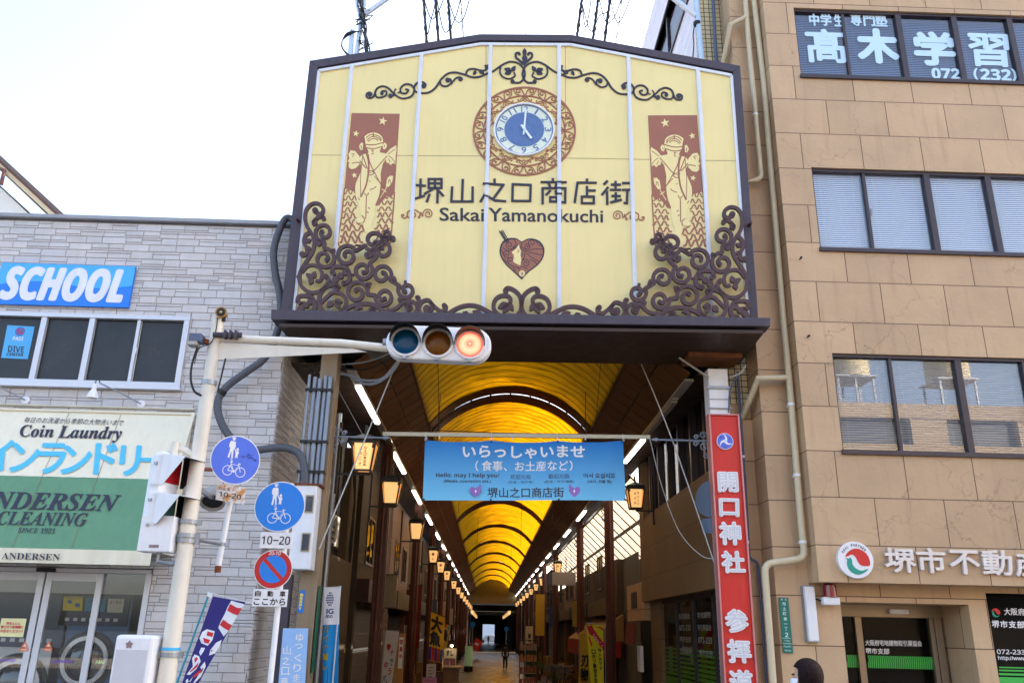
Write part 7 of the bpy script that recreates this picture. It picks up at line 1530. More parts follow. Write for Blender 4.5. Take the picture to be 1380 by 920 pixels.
def flag_poly(mb, f, n, pts, off=.003):
    sg = -1 if n.y > 0 else 1; mb.poly([f(u, v)+n*sg*off for u, v in pts])
# navy flag with red and white marks by the stone wall
PF = PY(11.9); t = thing('navy_flag', 'navy blue fabric flag with red and white marks leaning by the stone wall', 'flag', tuple(PF(290, 850)))
f, n = cloth('cloth', t, mat('flag_navy', (48, 42, 118), .7, var=.06), PF(287, 803), PF(331, 811), PF(244, 960), PF(231, 958), .03, seed=2)
cF = crop(250, 795, 7.36)
def fuv(pts):
    o = []
    for x, y in cF(pts): v = (y-803-(x-287)*.1)/152.; l, r_ = 287-56*v, 331-87*v; o.append((min(1, max(0, (x-l)/(r_-l))), min(1, max(0, v))))
    return o
mb = MB()
for p in ([(455, 85), (520, 100), (600, 112), (520, 240), (440, 370), (375, 428), (320, 350), (350, 280), (385, 220), (415, 150)], [(205, 372), (285, 385), (262, 470), (215, 525), (150, 505), (132, 460), (160, 400)], [(232, 612), (245, 560), (300, 490), (355, 460), (340, 520), (290, 590)], [(130, 590), (150, 545), (190, 545), (175, 580), (145, 620)], [(60, 650), (85, 612), (130, 625), (150, 670), (110, 740), (40, 800), (5, 800), (70, 720)], [(35, 860), (190, 670), (200, 710), (150, 810), (90, 870)], [(0, 850), (20, 835), (30, 860), (0, 890)]): flag_poly(mb, f, n, fuv(p), .004)
mb.build('white_mark', M['white'], t)
mb = MB()
for p in ([(442, 118), (515, 150), (582, 152), (532, 222), (470, 208), (412, 182)], [(372, 270), (420, 300), (472, 318), (432, 372), (380, 350), (335, 322)], [(210, 390), (272, 402), (262, 440), (195, 430)], [(165, 452), (240, 468), (225, 505), (155, 492)], [(250, 560), (268, 560), (252, 582)], [(85, 650), (105, 632), (122, 650), (90, 690)], [(72, 810), (165, 735), (158, 765), (90, 820)], [(130, 680), (118, 720), (50, 775), (40, 770)]): flag_poly(mb, f, n, fuv(p), .008)
mb.build('red_mark', mat('flag_red', (206, 48, 54), .7), t)
mb = MB(); a, b = PF(282.5, 797), PF(215, 985); mb.tube([a, b], .014, 8); mb.build('pole', mat('teal_pole', (40, 140, 160), .4), t, smooth=True)
mb = MB(); mb.tube([PF(284, 798.5), PF(342, 813)], .005, 6); mb.build('top_rod', M['white'], t)
mb = MB(); mb.obox(PF(283, 801), V((.03, 0, -.01)), V((0, .02, 0)), V((0, 0, .03))); mb.build('pole_clip', M['white'], t)
# light blue vertical banner on the post
PBn = PY(12.2); t = thing('vertical_banner', 'pale blue vertical sign with white slow walking characters on the tan post', 'banner', tuple(PBn(398, 890)))
q = [PBn(382, 846), PBn(415.5, 846), PBn(409, 960), PBn(372, 960)]; mb = MB(); mb.prism(q[::-1], V((0, -.02, 0))); mb.build('board', mat('banner_pale_blue', (150, 190, 236), .5, var=.03), t)
mb = MB()
for i, ch in enumerate('ゆっくり走'): x = 404.5-i*1.1; y = 853+i*13.6; h = 11 if ch != 'っ' else 7; text_q(mb, ch, [(x-5, y), (x+5, y+.1), (x+4.4, y+h), (x-5.6, y+h-.1)], PBn, .023, bold=.015)
for i, ch in enumerate('山之口商'): x = 387.5-i*1.2; y = 870+i*14; text_q(mb, ch, [(x-5, y), (x+5, y+.1), (x+4.4, y+11), (x-5.6, y+10.9)], PBn, .023, bold=.015)
for i, ch in enumerate('やまのくち'): x = 395-i*.9; y = 870+i*9; text_q(mb, ch, [(x-1, y), (x+1, y), (x+.9, y+2.2), (x-1.1, y+2.2)], PBn, .023)
mb.build('lettering', M['white'], t)
t = thing('green_name_plate', 'narrow green plate with small white characters on the edge of the tan post', 'street sign', tuple(PY(12.4)(417, 820))); mb = MB(); a = PY(12.35)(419, 800); mb.box((-2.419, 12.43, 1.2), (-2.405, 12.57, 2.35)); mb.build('plate', mat('plate_green_dark', (16, 96, 74), .4), t)
# white and blue flag inside the entrance
PI = PX(-2.55); PIy = PY(13.9); t = thing('club_flag', 'white and sky blue vertical flag with a round purple crest beside the concrete house', 'flag', tuple(PIy(446, 850)))
f, n = cloth('cloth', t, mat('flag_sky_blue', (20, 140, 206), .7, var=.06), PIy(437, 792), PIy(458, 791), PIy(455, 960), PIy(432, 960), .035, seed=4, fold=.5)
mb = MB(); 
for i in range(8):
    u0, u1 = i/8, (i+1)/8
    for j in range(8): flag_poly(mb, f, n, [(u0, j*.038), (u1, j*.038), (u1, (j+1)*.038), (u0, (j+1)*.038)], .003)
mb.build('white_top', M['white'], t)
mb = MB()
for j in range(6):
    w = .26*math.sin((j+.7)*math.pi/6.6)
    for i in range(4): flag_poly(mb, f, n, [(.40-w+i*w*.5, .035+j*.02), (.40-w+i*w*.5+w*.38, .037+j*.02), (.40-w+i*w*.5+w*.38, .05+j*.02), (.40-w+i*w*.5, .048+j*.02)], .006)
flag_text(mb, f, n, 'IG', .2, .175, .62, .215, .006, .04); flag_text(mb, f, n, 'mo', .15, .225, .58, .25, .006, .02); mb.build('crest', mat('crest_purple', (66, 48, 110), .7, var=.2, scale=30), t)
mb = MB()
for i, ch in enumerate('ガイナーレ'): flag_text(mb, f, n, ch, .06, .31+i*.075, .36, .365+i*.075, .008, .03)
mb.build('lettering', mat('flag_gold', (176, 150, 50), .7), t)
mb = MB(); flag_poly(mb, f, n, [(0, .31), (.4, .31), (.36, 1), (0, 1)], .004); mb.build('dark_stripe', mat('flag_deep_blue', (16, 70, 130), .7), t)
mb = MB(); a, b = PIy(459, 789), PIy(455, 990); mb.tube([a, V((a.x, a.y, .0))], .012, 8); mb.tube([PIy(436, 791.5), PIy(460, 790)], .006, 6); mb.build('pole', M['white'], t)
# white flag with coloured writing and the wooden signboard
PJ = PY(20.2); t = thing('white_flag', 'white vertical flag with red and blue handwriting by the first brown column', 'flag', tuple(PJ(525, 880)))
f, n = cloth('cloth', t, mat('flag_white', (206, 202, 198), .7, var=.05), PJ(520, 849), PJ(538, 850.5), PJ(524, 950), PJ(510, 950), .03, seed=6)
for s, u, v, c in (('♥', .2, .18, (170, 40, 40)), ('＋', .5, .24, (180, 40, 90)), ('で', .55, .38, (40, 120, 120)), ('ゆ', .15, .42, (170, 60, 110)), ('う', .5, .5, (190, 50, 50)), ('バ', .1, .6, (50, 60, 140)), ('ト', .5, .68, (40, 50, 110))):
    mb = MB(); flag_text(mb, f, n, s, u, v, u+.3, v+.09, .006, .04); mb.build('lettering', mat('flag_ink', c, .7, var=0), t)
mb = MB(); a = PJ(539, 849.5); mb.tube([PJ(519, 848.5), a], .01, 6); mb.tube([V((PJ(519, 849).x-.02, 20.2, a.z)), V((PJ(519, 849).x-.02, 20.2, -.15))], .014, 6); mb.build('pole', M['galv'], t)
t = thing('wooden_signboard', 'upright wooden signboard with a white strip standing behind the white flag', 'signboard', tuple(PY(21)(541, 890))); P_ = PY(20.8)
a, b = P_(533, 853), P_(545.5, 853); mb = MB(); mb.box((a.x, 20.8, -.2), (b.x, 20.95, a.z)); mb.build('board', mat('wood_board', (176, 128, 70), .6, var=.15, scale=6), t)
mb = MB(); p, q = P_(538.5, 858), P_(543.5, 900); mb.box((p.x, 20.792, q.z), (p.x+.1, 20.799, p.z)); mb.build('paper', M['white'], t)
mb = MB()
for i, ch in enumerate('営業中'): zz = p.z-.1-i*.16; text_pts(mb, ch, [V((p.x+.015, 20.79, zz+.05)), V((p.x+.085, 20.79, zz+.05)), V((p.x+.085, 20.79, zz-.05)), V((p.x+.015, 20.79, zz-.05))], (0, -1, 0), .001, bold=.03)
mb.build('lettering', mat('board_red', (180, 40, 36), .6), t)
# big catch flag, stall, board, lamp
PK = PY(26.0); t = thing('big_catch_flag', 'yellow fishing flag with bold black big fish characters and bright lower edge', 'flag', tuple(PK(588, 850)))
f, n = cloth('cloth', t, mat('flag_yellow', (222, 178, 40), .7, var=.08), PK(581, 824), PK(600, 832), PK(596, 893), PK(577, 889), .05, seed=8)
mb = MB(); flag_text(mb, f, n, '大', .08, .05, .82, .36, .01, .07); flag_text(mb, f, n, '魚', .05, .38, .75, .66, .01, .07); mb.build('lettering', M['black'], t)
for k, (u, c) in enumerate(((.0, (60, 60, 150)), (.2, (190, 50, 46)), (.4, (90, 60, 140)), (.6, (200, 70, 40)), (.8, (60, 110, 150)))):
    mb = MB(); flag_poly(mb, f, n, [(u, .72), (u+.19, .70), (u+.19, .99), (u, .99)], .008); mb.build('stripe', mat('wave_stripe', c, .7), t)
mb = MB(); a = PK(581, 822); mb.tube([V((a.x-.03, 26, a.z+.1)), V((a.x-.03, 26, -.5))], .02, 6); mb.tube([a, PK(601, 831)], .012, 6); mb.build('pole', M['column'], t)
PK2 = PY(27.5); t = thing('small_catch_flag', 'second patterned fishing flag with red and blue corner behind the yellow flag', 'flag', tuple(PK2(600, 850)))
f, n = cloth('cloth', t, mat('flag_pale_yellow', (200, 180, 110), .7, var=.08), PK2(597, 838), PK2(607, 843), PK2(601, 880), PK2(592, 872), .04, seed=9)
mb = MB(); flag_poly(mb, f, n, [(.05, .0), (.55, .0), (.5, .14), (.05, .12)], .006); mb.build('red_corner', mat('corner_red', (200, 40, 40), .7), t)
mb = MB(); flag_poly(mb, f, n, [(.6, .02), (1, .06), (.9, .16), (.6, .12)], .006); mb.build('blue_corner', mat('corner_blue', (80, 150, 170), .7), t)
mb = MB(); flag_text(mb, f, n, '漁', .1, .2, .8, .6, .008, .06); mb.build('lettering', M['black'], t)
mb = MB(); a = PK2(597, 836); mb.tube([V((a.x-.02, 27.5, a.z)), V((a.x-.02, 27.5, -.5))], .016, 6); mb.build('pole', M['column'], t)
PM_ = PY(25.0); t = thing('shop_stall', 'low wooden stall with a white paper board and goods in front of the fishing flags', 'stall', tuple(PM_(610, 900)))
a, b = PM_(598, 899), PM_(618, 899); mb = MB(); mb.box((a.x, 25, -.25), (b.x, 25.6, a.z)); mb.build('counter', mat('stall_wood', (120, 96, 74), .7, var=.2), t)
mb = MB(); mb.box((a.x-.05, 24.95, a.z+.002), (b.x+.1, 25.65, a.z+.04)); mb.build('counter_top', mat('stall_top', (190, 170, 130), .6, var=.1), t)
mb = MB(); mb.box((a.x-.25, 24.8, -.28), (a.x-.02, 25.2, a.z-.15)); mb.box((a.x-.23, 24.79, a.z-.14), (a.x-.04, 25.2, a.z-.1)); mb.build('side_shelf', M['column'], t)
t2 = thing('menu_board', 'white paper menu board with black brush writing standing on the stall', 'board', tuple(PM_(606, 885))); a, b, c_ = PM_(598, 873), PM_(615, 874), PM_(607, 898); mb = MB(); mb.box((a.x, 25.2, c_.z), (b.x, 25.23, a.z)); mb.build('sheet', mat('menu_paper', (204, 196, 180), .7), t2)
mb = MB(); w = b.x-a.x; text_pts(mb, 'すし', [V((a.x+w*.2, 25.198, a.z-.06)), V((a.x+w*.75, 25.198, a.z-.06)), V((a.x+w*.75, 25.198, a.z-.2)), V((a.x+w*.2, 25.198, a.z-.2))], (0, -1, 0), .002, bold=.05)
for k in range(2): mb.box((a.x+w*.12, 25.194, a.z-.29-k*.05), (a.x+w*.88, 25.198, a.z-.265-k*.05))
mb.build('lettering', M['black'], t2)
mb = MB()
for k in range(2): mb.box((a.x+w*(.04+.48*k), 25.19, c_.z+.04), (a.x+w*(.46+.48*k), 25.199, c_.z+.2))
mb.build('photo', mat('menu_photo', (130, 84, 100), .6, var=.5, scale=25), t2)
t3 = thing('stall_bulb', 'bare lit bulb glowing above the white menu board', 'bulb', tuple(PM_(609, 869.5))); p = PM_(609, 869.5); mb = MB(); mb.lathe(p-V((0, 0, .03)), (0, 0, 1), [(0, .005), (.01, .03), (.03, .038), (.05, .03), (.06, .01)], 14); mb.build('globe', emitter('bulb_glow', (255, 224, 170), 6), t3)
mb = MB(); mb.tube([p+V((0, 0, .03)), p+V((0, 0, .12)), p+V((-.25, .3, .4))], .008, 5); mb.build('cord', M['black'], t3)
for k, (q0, q1, c, lab) in enumerate((((575, 894), (587, 912), (196, 186, 180), 'white hand written paper notice low in front of the stall'), ((570, 912), (588, 930), (196, 130, 170), 'pink hand written paper notice at the bottom edge before the stall'))):
    P_ = PY(22.5); a, b = P_(*q0), P_(*q1); t = thing('paper_notice', lab, 'notice', tuple(a)); mb = MB(); mb.box((a.x, 22.5, b.z), (b.x, 22.52, a.z)); mb.build('sheet', mat('notice_paper', c, .7, var=.05), t)
    mb = MB()
    for j in range(4): mb.box((a.x+.05, 22.495, a.z-.09-j*.07), (b.x-.06-.03*(j % 2), 22.499, a.z-.075-j*.07))
    mb.build('writing', mat('notice_ink', (120, 60, 70), .7), t)
    mb = MB(); mb.box((a.x+.1, 22.521, -.25), (a.x+.14, 22.56, a.z-.05)); mb.build('stand', M['black'], t)
# standing sign, lit sign lamp and red cone far along
t = thing('round_stop_board', 'red and white striped stand glowing far along the left of the arcade floor', 'sign stand', tuple(PY(80)(643, 869))); c = PY(80)(643, 868); mb = MB(); mb.obox(c, V((.3, 0, -.18)), V((0, .1, 0)), V((.18, 0, .42))); mb.build('panel', mat('stand_red', (220, 50, 60), .5), t)
mb = MB(); mb.obox(c+V((-.05, -.12, .05)), V((.15, 0, -.08)), V((0, .01, 0)), V((.05, 0, .1))); mb.build('white_mark', M['white'], t)
t = thing('glowing_sign_stand', 'pale green lit cylinder sign standing on the arcade floor by the columns', 'sign stand', tuple(PY(55)(632, 875))); a = PY(55)(632, 870); mb = MB(); mb.tube([(a.x, 55, -.3), (a.x, 55, a.z)], .24, 12); mb.build('lit_tube', emitter('green_glow', (150, 180, 130), .03), t)
mb = MB(); mb.tube([(a.x, 55, -.6), (a.x, 55, -.29)], .27, 12); mb.build('base', M['black'], t)
for px_, Y, lab in ((637, 84, 'round blue road sign at the left mouth of the far passage'), (682.5, 95, 'round blue road sign on a post at the right mouth of the far passage')):
    t = thing('far_road_sign', lab, 'road sign', tuple(PY(Y)(px_, 845))); c = PY(Y)(px_, 841 if px_ < 650 else 847); mb = MB(); mb.lathe(c, (0, -1, 0), [(0, .26), (.02, .26)], 24); mb.build('plate', M['sign_blue'], t); mb = MB(); mb.tube([(c.x, Y+.06, -.6), (c.x, Y+.06, c.z)], .06, 8); mb.build('post', M['galv'], t)
# right side goods
t = thing('red_awning', 'dull red shop awning with a tan sloping top on the skylight side', 'awning', tuple(PY(31)(760, 860))); P_ = PX(3.15)
a0, a1 = V((3.15, 26.2, 1.95)), V((3.15, 32.0, 1.95))
P_ = PY(30)
mb = MB(); a, b = V((3.05, 26.5, 1.55)), V((3.05, 33.5, 1.55)); mb.prism([a, b, b+V((.0, 0, -.45)), a+V((0, 0, -.45))], V((.03, 0, 0))); mb.prism([V((3.05, 26.5, 1.1)), V((3.05, 26.5, 1.55)), V((4.0, 26.5, 1.55)), V((4.0, 26.5, 1.1))], V((0, .03, 0))); mb.build('valance', mat('awning_red', (140, 30, 30), .7, var=.08), t)
mb = MB(); mb.prism([V((3.05, 26.5, 1.56)), V((4.1, 26.5, 2.3)), V((4.1, 33.5, 2.3)), V((3.05, 33.5, 1.56))], V((0, 0, .03))); mb.prism([V((3.05, 26.5, 1.56)), V((4.1, 26.5, 2.3)), V((4.1, 26.5, 1.56))], V((0, .02, 0))); mb.build('top_cover', mat('awning_tan', (134, 104, 64), .7, var=.1), t)
PNb = PY(21.5); t = thing('shop_flag', 'yellow vertical flag with a red star burst and black characters by the first column', 'flag', tuple(PNb(805, 890)))
f, n = cloth('cloth', t, mat('flag_bright_yellow', (214, 206, 30), .7, var=.06), PNb(790, 841), PNb(813, 841.5), PNb(814, 945), PNb(798, 945), .03, seed=12)
mb = MB(); flag_poly(mb, f, n, [(.0, .0), (.18, .02), (.32, .0), (.42, .06), (1, .24), (1, .34), (.35, .15), (.15, .13)], .004); flag_poly(mb, f, n, [(.5, .03), (.75, .02), (1, .05), (1, .08), (.75, .04)], .004); flag_poly(mb, f, n, [(.08, .16), (.16, .16), (.3, .27), (.2, .29)], .004); mb.build('red_burst', mat('burst_red', (196, 24, 50), .7), t)
mb = MB(); 
for i, ch in enumerate('COOTE'): flag_text(mb, f, n, ch, .38+i*.115, .125+i*.036, .48+i*.115, .165+i*.036, .008, .02)
mb.build('white_lettering', M['white'], t)
mb = MB()
for i, ch in enumerate('ロキソ買切ろな'): flag_text(mb, f, n, ch, .22+i*.01, .33+i*.062, .46+i*.01, .385+i*.062, .008, .05)
for i, ch in enumerate('味人気です'): flag_text(mb, f, n, ch, .66+i*.01, .31+i*.06, .86+i*.01, .355+i*.06, .008, .03)
mb.build('black_lettering', M['black'], t)
mb = MB(); a = PNb(788, 839.5); mb.tube([a, PNb(814, 840)], .01, 6); mb.tube([V((PNb(815, 840).x, 21.5, a.z)), V((PNb(815, 840).x, 21.5, -.2))], .014, 6); mb.build('pole', M['galv'], t)
PNc = PY(24.8); t = thing('blade_flag', 'darker ochre yellow flag with cutlery characters behind the yellow and red flag', 'flag', tuple(PNc(786, 890)))
f, n = cloth('cloth', t, mat('flag_ochre', (176, 146, 36), .7, var=.08), PNc(782, 853), PNc(795, 853), PNc(796, 925), PNc(779, 925), .03, seed=13); mb = MB(); flag_text(mb, f, n, '刃', .2, .42, .8, .62, .006, .06); flag_text(mb, f, n, '物', .15, .66, .8, .88, .006, .06); mb.build('lettering', M['black'], t); mb = MB(); a = PNc(782, 852); mb.tube([V((a.x-.04, 24.8, a.z+.1)), V((a.x-.04, 24.8, -.3))], .014, 6); mb.build('pole', M['galv'], t)
P_ = PX(3.6); t = thing('wall_notice_box', 'dark red awning scrap with a small white notice box under the tan vent block', 'notice box', (3.75, 21.6, 1.6)); mb = MB(); mb.prism([V((3.55, 21.1, 2.05)), V((3.55, 22.6, 2.05)), V((3.5, 22.6, 1.55)), V((3.5, 21.1, 1.55))], V((.03, 0, 0))); mb.build('red_cloth', mat('dull_red', (110, 40, 40), .7, var=.1), t)
mb = MB(); mb.box((3.6, 20.9, .95), (3.68, 21.3, 1.52)); mb.build('white_box', M['white'], t)
# rack of goods, plants and bicycles on the skylight side
t = thing('goods_rack', 'tall wire rack of small hanging goods with a white banner behind', 'rack', tuple(PY(40)(712, 895))); c = PY(40)(712, 880); mb = MB()
for z in (-.5, 0, .5, 1.0, 1.4): mb.box((c.x-.4, 39.8, z), (c.x+.4, 40.2, z+.03))
for dx in (-.4, .37): mb.box((c.x+dx, 39.8, -.6), (c.x+dx+.03, 40.2, 1.5))
mb.build('frame', M['black'], t)
rr = random.Random(31)
for k in range(4):
    mb = MB()
    for i in range(5): mb.box((c.x-.38+i*.155, 39.72, -.42+k*.47), (c.x-.26+i*.155, 39.79, -.1+k*.47+rr.uniform(-.1, .05)))
    mb.build('goods', mat('goods_%d' % k if False else 'hanging_goods', [(150, 96, 90), (130, 84, 70), (170, 120, 80), (150, 130, 120)][k], .7, var=.3, scale=9), t)
t = thing('white_banner', 'narrow white upright banner with faint writing behind the goods rack', 'banner', tuple(PY(42)(713, 855))); a, b = PY(42)(709, 843), PY(42)(718, 867); mb = MB(); mb.box((a.x, 42, b.z), (b.x, 42.02, a.z)); mb.build('cloth', mat('banner_offwhite', (190, 182, 160), .7, var=.06), t); mb = MB(); mb.box((a.x-.03, 42.03, -.6), (a.x, 42.06, a.z)); mb.build('pole', M['galv'], t)
mb = MB(); mb.box((a.x+.1, 41.99, a.z-.55), (b.x-.1, 41.995, a.z-.35)); mb.box((a.x+.12, 41.99, a.z-.7), (b.x-.08, 41.995, a.z-.65)); mb.build('writing', M['navy'], t)
def bicycle(x, y, z, rz, lab, colr):
    t = thing('bicycle', lab, 'bicycle', (x, y, z)); ca, sa = math.cos(rz), math.sin(rz); Pt = lambda u, h, w=0: V((x+u*ca-w*sa, y+u*sa+w*ca, z+h))
    for u in (-.52, .52):
        mb = MB(); mb.tube([Pt(u+.32*math.cos(a), .34+.32*math.sin(a)) for a in [i*math.pi/12 for i in range(24)]], .018, 6, closed=True)
        for k in range(6): a = k*math.pi/6; mb.tube([Pt(u+.31*math.cos(a), .34+.31*math.sin(a)), Pt(u-.31*math.cos(a), .34-.31*math.sin(a))], .003, 3)
        mb.build('wheel', M['black'], t)
    mb = MB(); 
    for a, b in (((-.52, .34), (-.08, .3)), ((-.08, .3), (-.2, .8)), ((-.2, .78), (.38, .82)), ((-.08, .3), (.38, .72)), ((-.52, .34), (-.2, .75)), ((.52, .34), (.36, .9)), ((.36, .9), (.34, 1.02))): mb.tube([Pt(*a), Pt(*b)], .016, 6)
    mb.build('frame', colr, t); mb = MB(); mb.obox(Pt(-.22, .88), V((ca*.12, sa*.12, 0)), V((-sa*.07, ca*.07, 0)), V((0, 0, .03))); mb.build('saddle', M['black'], t, bevel=.02)
    mb = MB(); mb.tube([Pt(.22, 1.06, -.26), Pt(.34, 1.02, -.1), Pt(.34, 1.02, .1), Pt(.22, 1.06, .26)], .013, 6); mb.build('handlebar', M['galv'], t)
    mb = MB(); w = .16; mb.add([Pt(.42, .78, -w), Pt(.42, .78, w), Pt(.72, .78, w), Pt(.72, .78, -w), Pt(.38, 1.02, -w*1.2), Pt(.38, 1.02, w*1.2), Pt(.78, 1.02, w*1.2), Pt(.78, 1.02, -w*1.2)], [(0, 1, 2, 3), (0, 1, 5, 4), (1, 2, 6, 5), (2, 3, 7, 6), (3, 0, 4, 7)]); mb.build('basket', M['galv'], t); return t
bicycle(2.75, 33, -.39, 2.2, 'dark bicycle with a front basket parked by the goods rack', mat('bike_dark', (50, 54, 60), .4, .3))
bicycle(2.7, 29.3, -.30, 1.9, 'bicycle parked under the red awning beside the second column', mat('bike_red', (96, 40, 44), .4, .3))
for x, y, zt, lab in ((2.85, 36, .5, 'leafy potted plant standing before the red awning shops'), (2.7, 47, .7, 'leafy potted plant with yellow tips beside the far columns')):
    t = thing('potted_plant', lab, 'plant', (x, y, -.6)); zb = -.5 if y < 40 else -.6
    mb = MB(); mb.lathe((x, y, zb), (0, 0, 1), [(0, .13), (.28, .19), (.3, .19), (.28, .16)], 14); mb.build('pot', mat('pot_clay', (120, 72, 52), .7), t); mb = MB(); rr = random.Random(int(y))
    for i in range(160):
        a, b_, r_ = rr.uniform(0, 6.28), rr.uniform(-.6, 1.3), rr.uniform(.1, .42); p = V((x+math.cos(a)*math.cos(b_)*r_, y+math.sin(a)*math.cos(b_)*r_, zb+.62+math.sin(b_)*r_)); d = V((rr.uniform(-1, 1), rr.uniform(-1, 1), rr.uniform(-.5, 1))).normalized(); e = d.orthogonal().normalized(); mb.add([p, p+d*.06+e*.025, p+d*.14, p+d*.06-e*.025], [(0, 1, 2, 3)])
    mb.build('foliage', mat('leaf_green', (56, 88, 38), .6, var=.3), t)
t = thing('green_bin', 'dark green tall bin standing on the arcade floor past the walking person', 'bin', (2.4, 50, -.6)); mb = MB(); mb.box((2.1, 50, -.6), (2.9, 50.8, .9)); mb.build('body', mat('bin_green', (30, 60, 52), .5, var=.1), t, bevel=.04); mb = MB(); mb.box((2.05, 49.95, .905), (2.95, 50.85, .98)); mb.build('lid', mat('bin_lid', (24, 48, 44), .5), t, bevel=.02)
t = thing('hanging_sign', 'blank pale grey rounded panel hanging high between skylight side columns', 'panel', tuple(PY(38)(757, 780))); a, b = PY(38)(744, 770), PY(38)(776, 789); mb = MB(); mb.box((a.x, 38, b.z), (b.x, 38.1, a.z)); mb.build('panel', mat('panel_grey', (150, 146, 146), .5, var=.06), t, bevel=.03)
mb = MB(); mb.tube([(a.x+.2, 38.05, a.z), (a.x+.2, 38.05, 5.6)], .01, 5); mb.tube([(b.x-.2, 38.05, a.z), (b.x-.2, 38.05, 5.6)], .01, 5); mb.build('hanger', M['black'], t)
for x0, y0, lab in ((-2.75, 30, 'tall dark red banner strip on the lantern side columns'), (-2.7, 46, 'tall pale banner strip beside the lantern side columns far along')):
    t = thing('strip_banner', lab, 'banner', (x0, y0, 2)); mb = MB(); mb.box((x0, y0, 1.2), (x0+.45, y0+.02, 3.2)); mb.build('cloth', mat('strip_cloth', (110, 36, 34) if y0 < 40 else (176, 168, 150), .7, var=.1), t); mb = MB(); mb.box((x0-.02, y0, 3.201), (x0+.47, y0+.03, 3.24)); mb.build('rod', M['black'], t)
t = thing('yellow_hanging_banner', 'long yellow cloth banner hanging on the skylight side beyond the red awning', 'banner', (3.0, 46, 2)); a, b = PY(46)(722, 800), PY(46)(731, 856); mb = MB(); mb.box((a.x, 46, b.z), (b.x+.1, 46.03, a.z)); mb.build('cloth', mat('banner_mustard', (196, 160, 50), .7, var=.06), t); mb = MB(); mb.box((a.x-.1, 46.0, a.z+.002), (4.0, 46.04, a.z+.05)); mb.build('rod', M['black'], t)

# crates, boxes and projecting shop signs along the dark fronts
M['crate'] = mat('crate_wood', (120, 92, 62), .7, var=.25, scale=7); M['carton'] = mat('carton_brown', (150, 118, 80), .8, var=.12)
rr = random.Random(77)
for k in range(26):
    sd_ = -1 if k % 2 else 1; x = -2.62 if sd_ < 0 else 3.55; y = 21.2+k*1.75+rr.uniform(-.3, .3); zf = -.12-(y-20)*.024 if y < 40 else -.6; n = rr.choice((1, 2, 2, 3))
    for j in range(n):
        w_, h = rr.uniform(.2, .27), .34; z = zf+j*(h+.005)
        t = thing('goods_crate', ('slatted goods crate in the stacks by the dark fronts on the %s side' if k % 3 else 'brown carton in the stacks by the dark fronts on the %s side') % ('lantern' if sd_ < 0 else 'skylight'), 'crate', (x, y, z), 'crates stacked along the shop fronts')
        mb = MB()
        if k % 3:
            for i in range(3):
                for s_ in (-1, 1): mb.box((x-w_, y+s_*.2-.01, z+i*.12), (x+w_, y+s_*.2+.01, z+i*.12+.09)); mb.box((x+s_*w_-.01, y-.189, z+i*.12), (x+s_*w_+.01, y+.189, z+i*.12+.09))
            mb.box((x-w_+.012, y-.188, z), (x+w_-.012, y+.188, z+.02)); mb.build('slats', M['crate'], t)
            mb = MB()
            for i in range(6): lump(mb, (x-w_*.7+i*w_*.28, y+rr.uniform(-.1, .1), z+.27), (.05, .05, .05), 8, 6)
            mb.build('goods', mat('goods_mix', rr.choice(((170, 90, 50), (120, 130, 60), (180, 150, 110), (150, 50, 50))), .6, var=.2), t)
        else:
            mb.box((x-w_, y-.2, z), (x+w_, y+.2, z+h)); mb.build('box', M['carton'], t); mb = MB(); mb.box((x-.03, y-.203, z+.001), (x+.03, y-.2005, z+h)); mb.build('tape', M['housing'], t)
for k, (x, y, z, w_, h, c, lab) in enumerate(((-2.62, 22.4, 2.7, .5, .8, (150, 140, 118), 'pale projecting shop sign above the white flag'), (-2.6, 30.2, 2.5, .5, 1.1, (120, 44, 38), 'dull red projecting shop sign on the lantern side'), (-2.6, 39.5, 2.6, .55, .9, (60, 84, 110), 'blue grey projecting shop sign on the lantern side'), (3.62, 35.0, 2.5, .5, 1.0, (150, 132, 60), 'mustard projecting shop sign on the skylight side'), (3.6, 48.5, 2.6, .5, 1.0, (48, 70, 120), 'blue projecting shop sign on the skylight side'), (-2.6, 57, 2.6, .6, 1.0, (170, 160, 140), 'cream projecting shop sign far along the lantern side'))):
    t = thing('projecting_sign', lab, 'shop sign', (x, y, z)); mb = MB(); mb.box((x-w_/2, y, z-h/2), (x+w_/2, y+.1, z+h/2)); mb.build('panel', mat('sign_face', c, .5, var=.1), t)
    mb = MB()
    for a, b in (((x-w_/2-.02, z-h/2-.02), (x+w_/2+.02, z-h/2)), ((x-w_/2-.02, z+h/2), (x+w_/2+.02, z+h/2+.02))): mb.box((a[0], y-.01, a[1]), (b[0], y+.11, b[1]))
    mb.build('frame', M['black'], t)

# ------------------------------------------------------------ people
def skin_body(name, par, m, nodes, edges, sub=2):
    me = bpy.data.meshes.new(name); off = V((0, 0, 0)); p = par
    while p is not None: off += p.location; p = p.parent
    ids = {k: i for i, k in enumerate(nodes)}
    me.from_pydata([tuple(V(v[0])-off) for v in nodes.values()], [(ids[a], ids[b]) for a, b in edges], [])
    o = bpy.data.objects.new(name, me); COL.objects.link(o); o.parent = par; sk = o.modifiers.new('skin', 'SKIN')
    for i, v in enumerate(nodes.values()):
        d = me.skin_vertices[0].data[i]; r = v[1]; d.radius = r if isinstance(r, tuple) else (r, r); d.use_root = (i == 0)
    s = o.modifiers.new('sub', 'SUBSURF'); s.levels = s.render_levels = sub; me.materials.append(m)
    dg = bpy.context.evaluated_depsgraph_get(); dg.update(); m2 = bpy.data.meshes.new_from_object(o.evaluated_get(dg)); bpy.data.objects.remove(o)
    m2.name = name; m2.polygons.foreach_set('use_smooth', [True]*len(m2.polygons)); o = bpy.data.objects.new(name, m2); COL.objects.link(o); o.parent = par
    if not m2.materials: m2.materials.append(m)
    return o
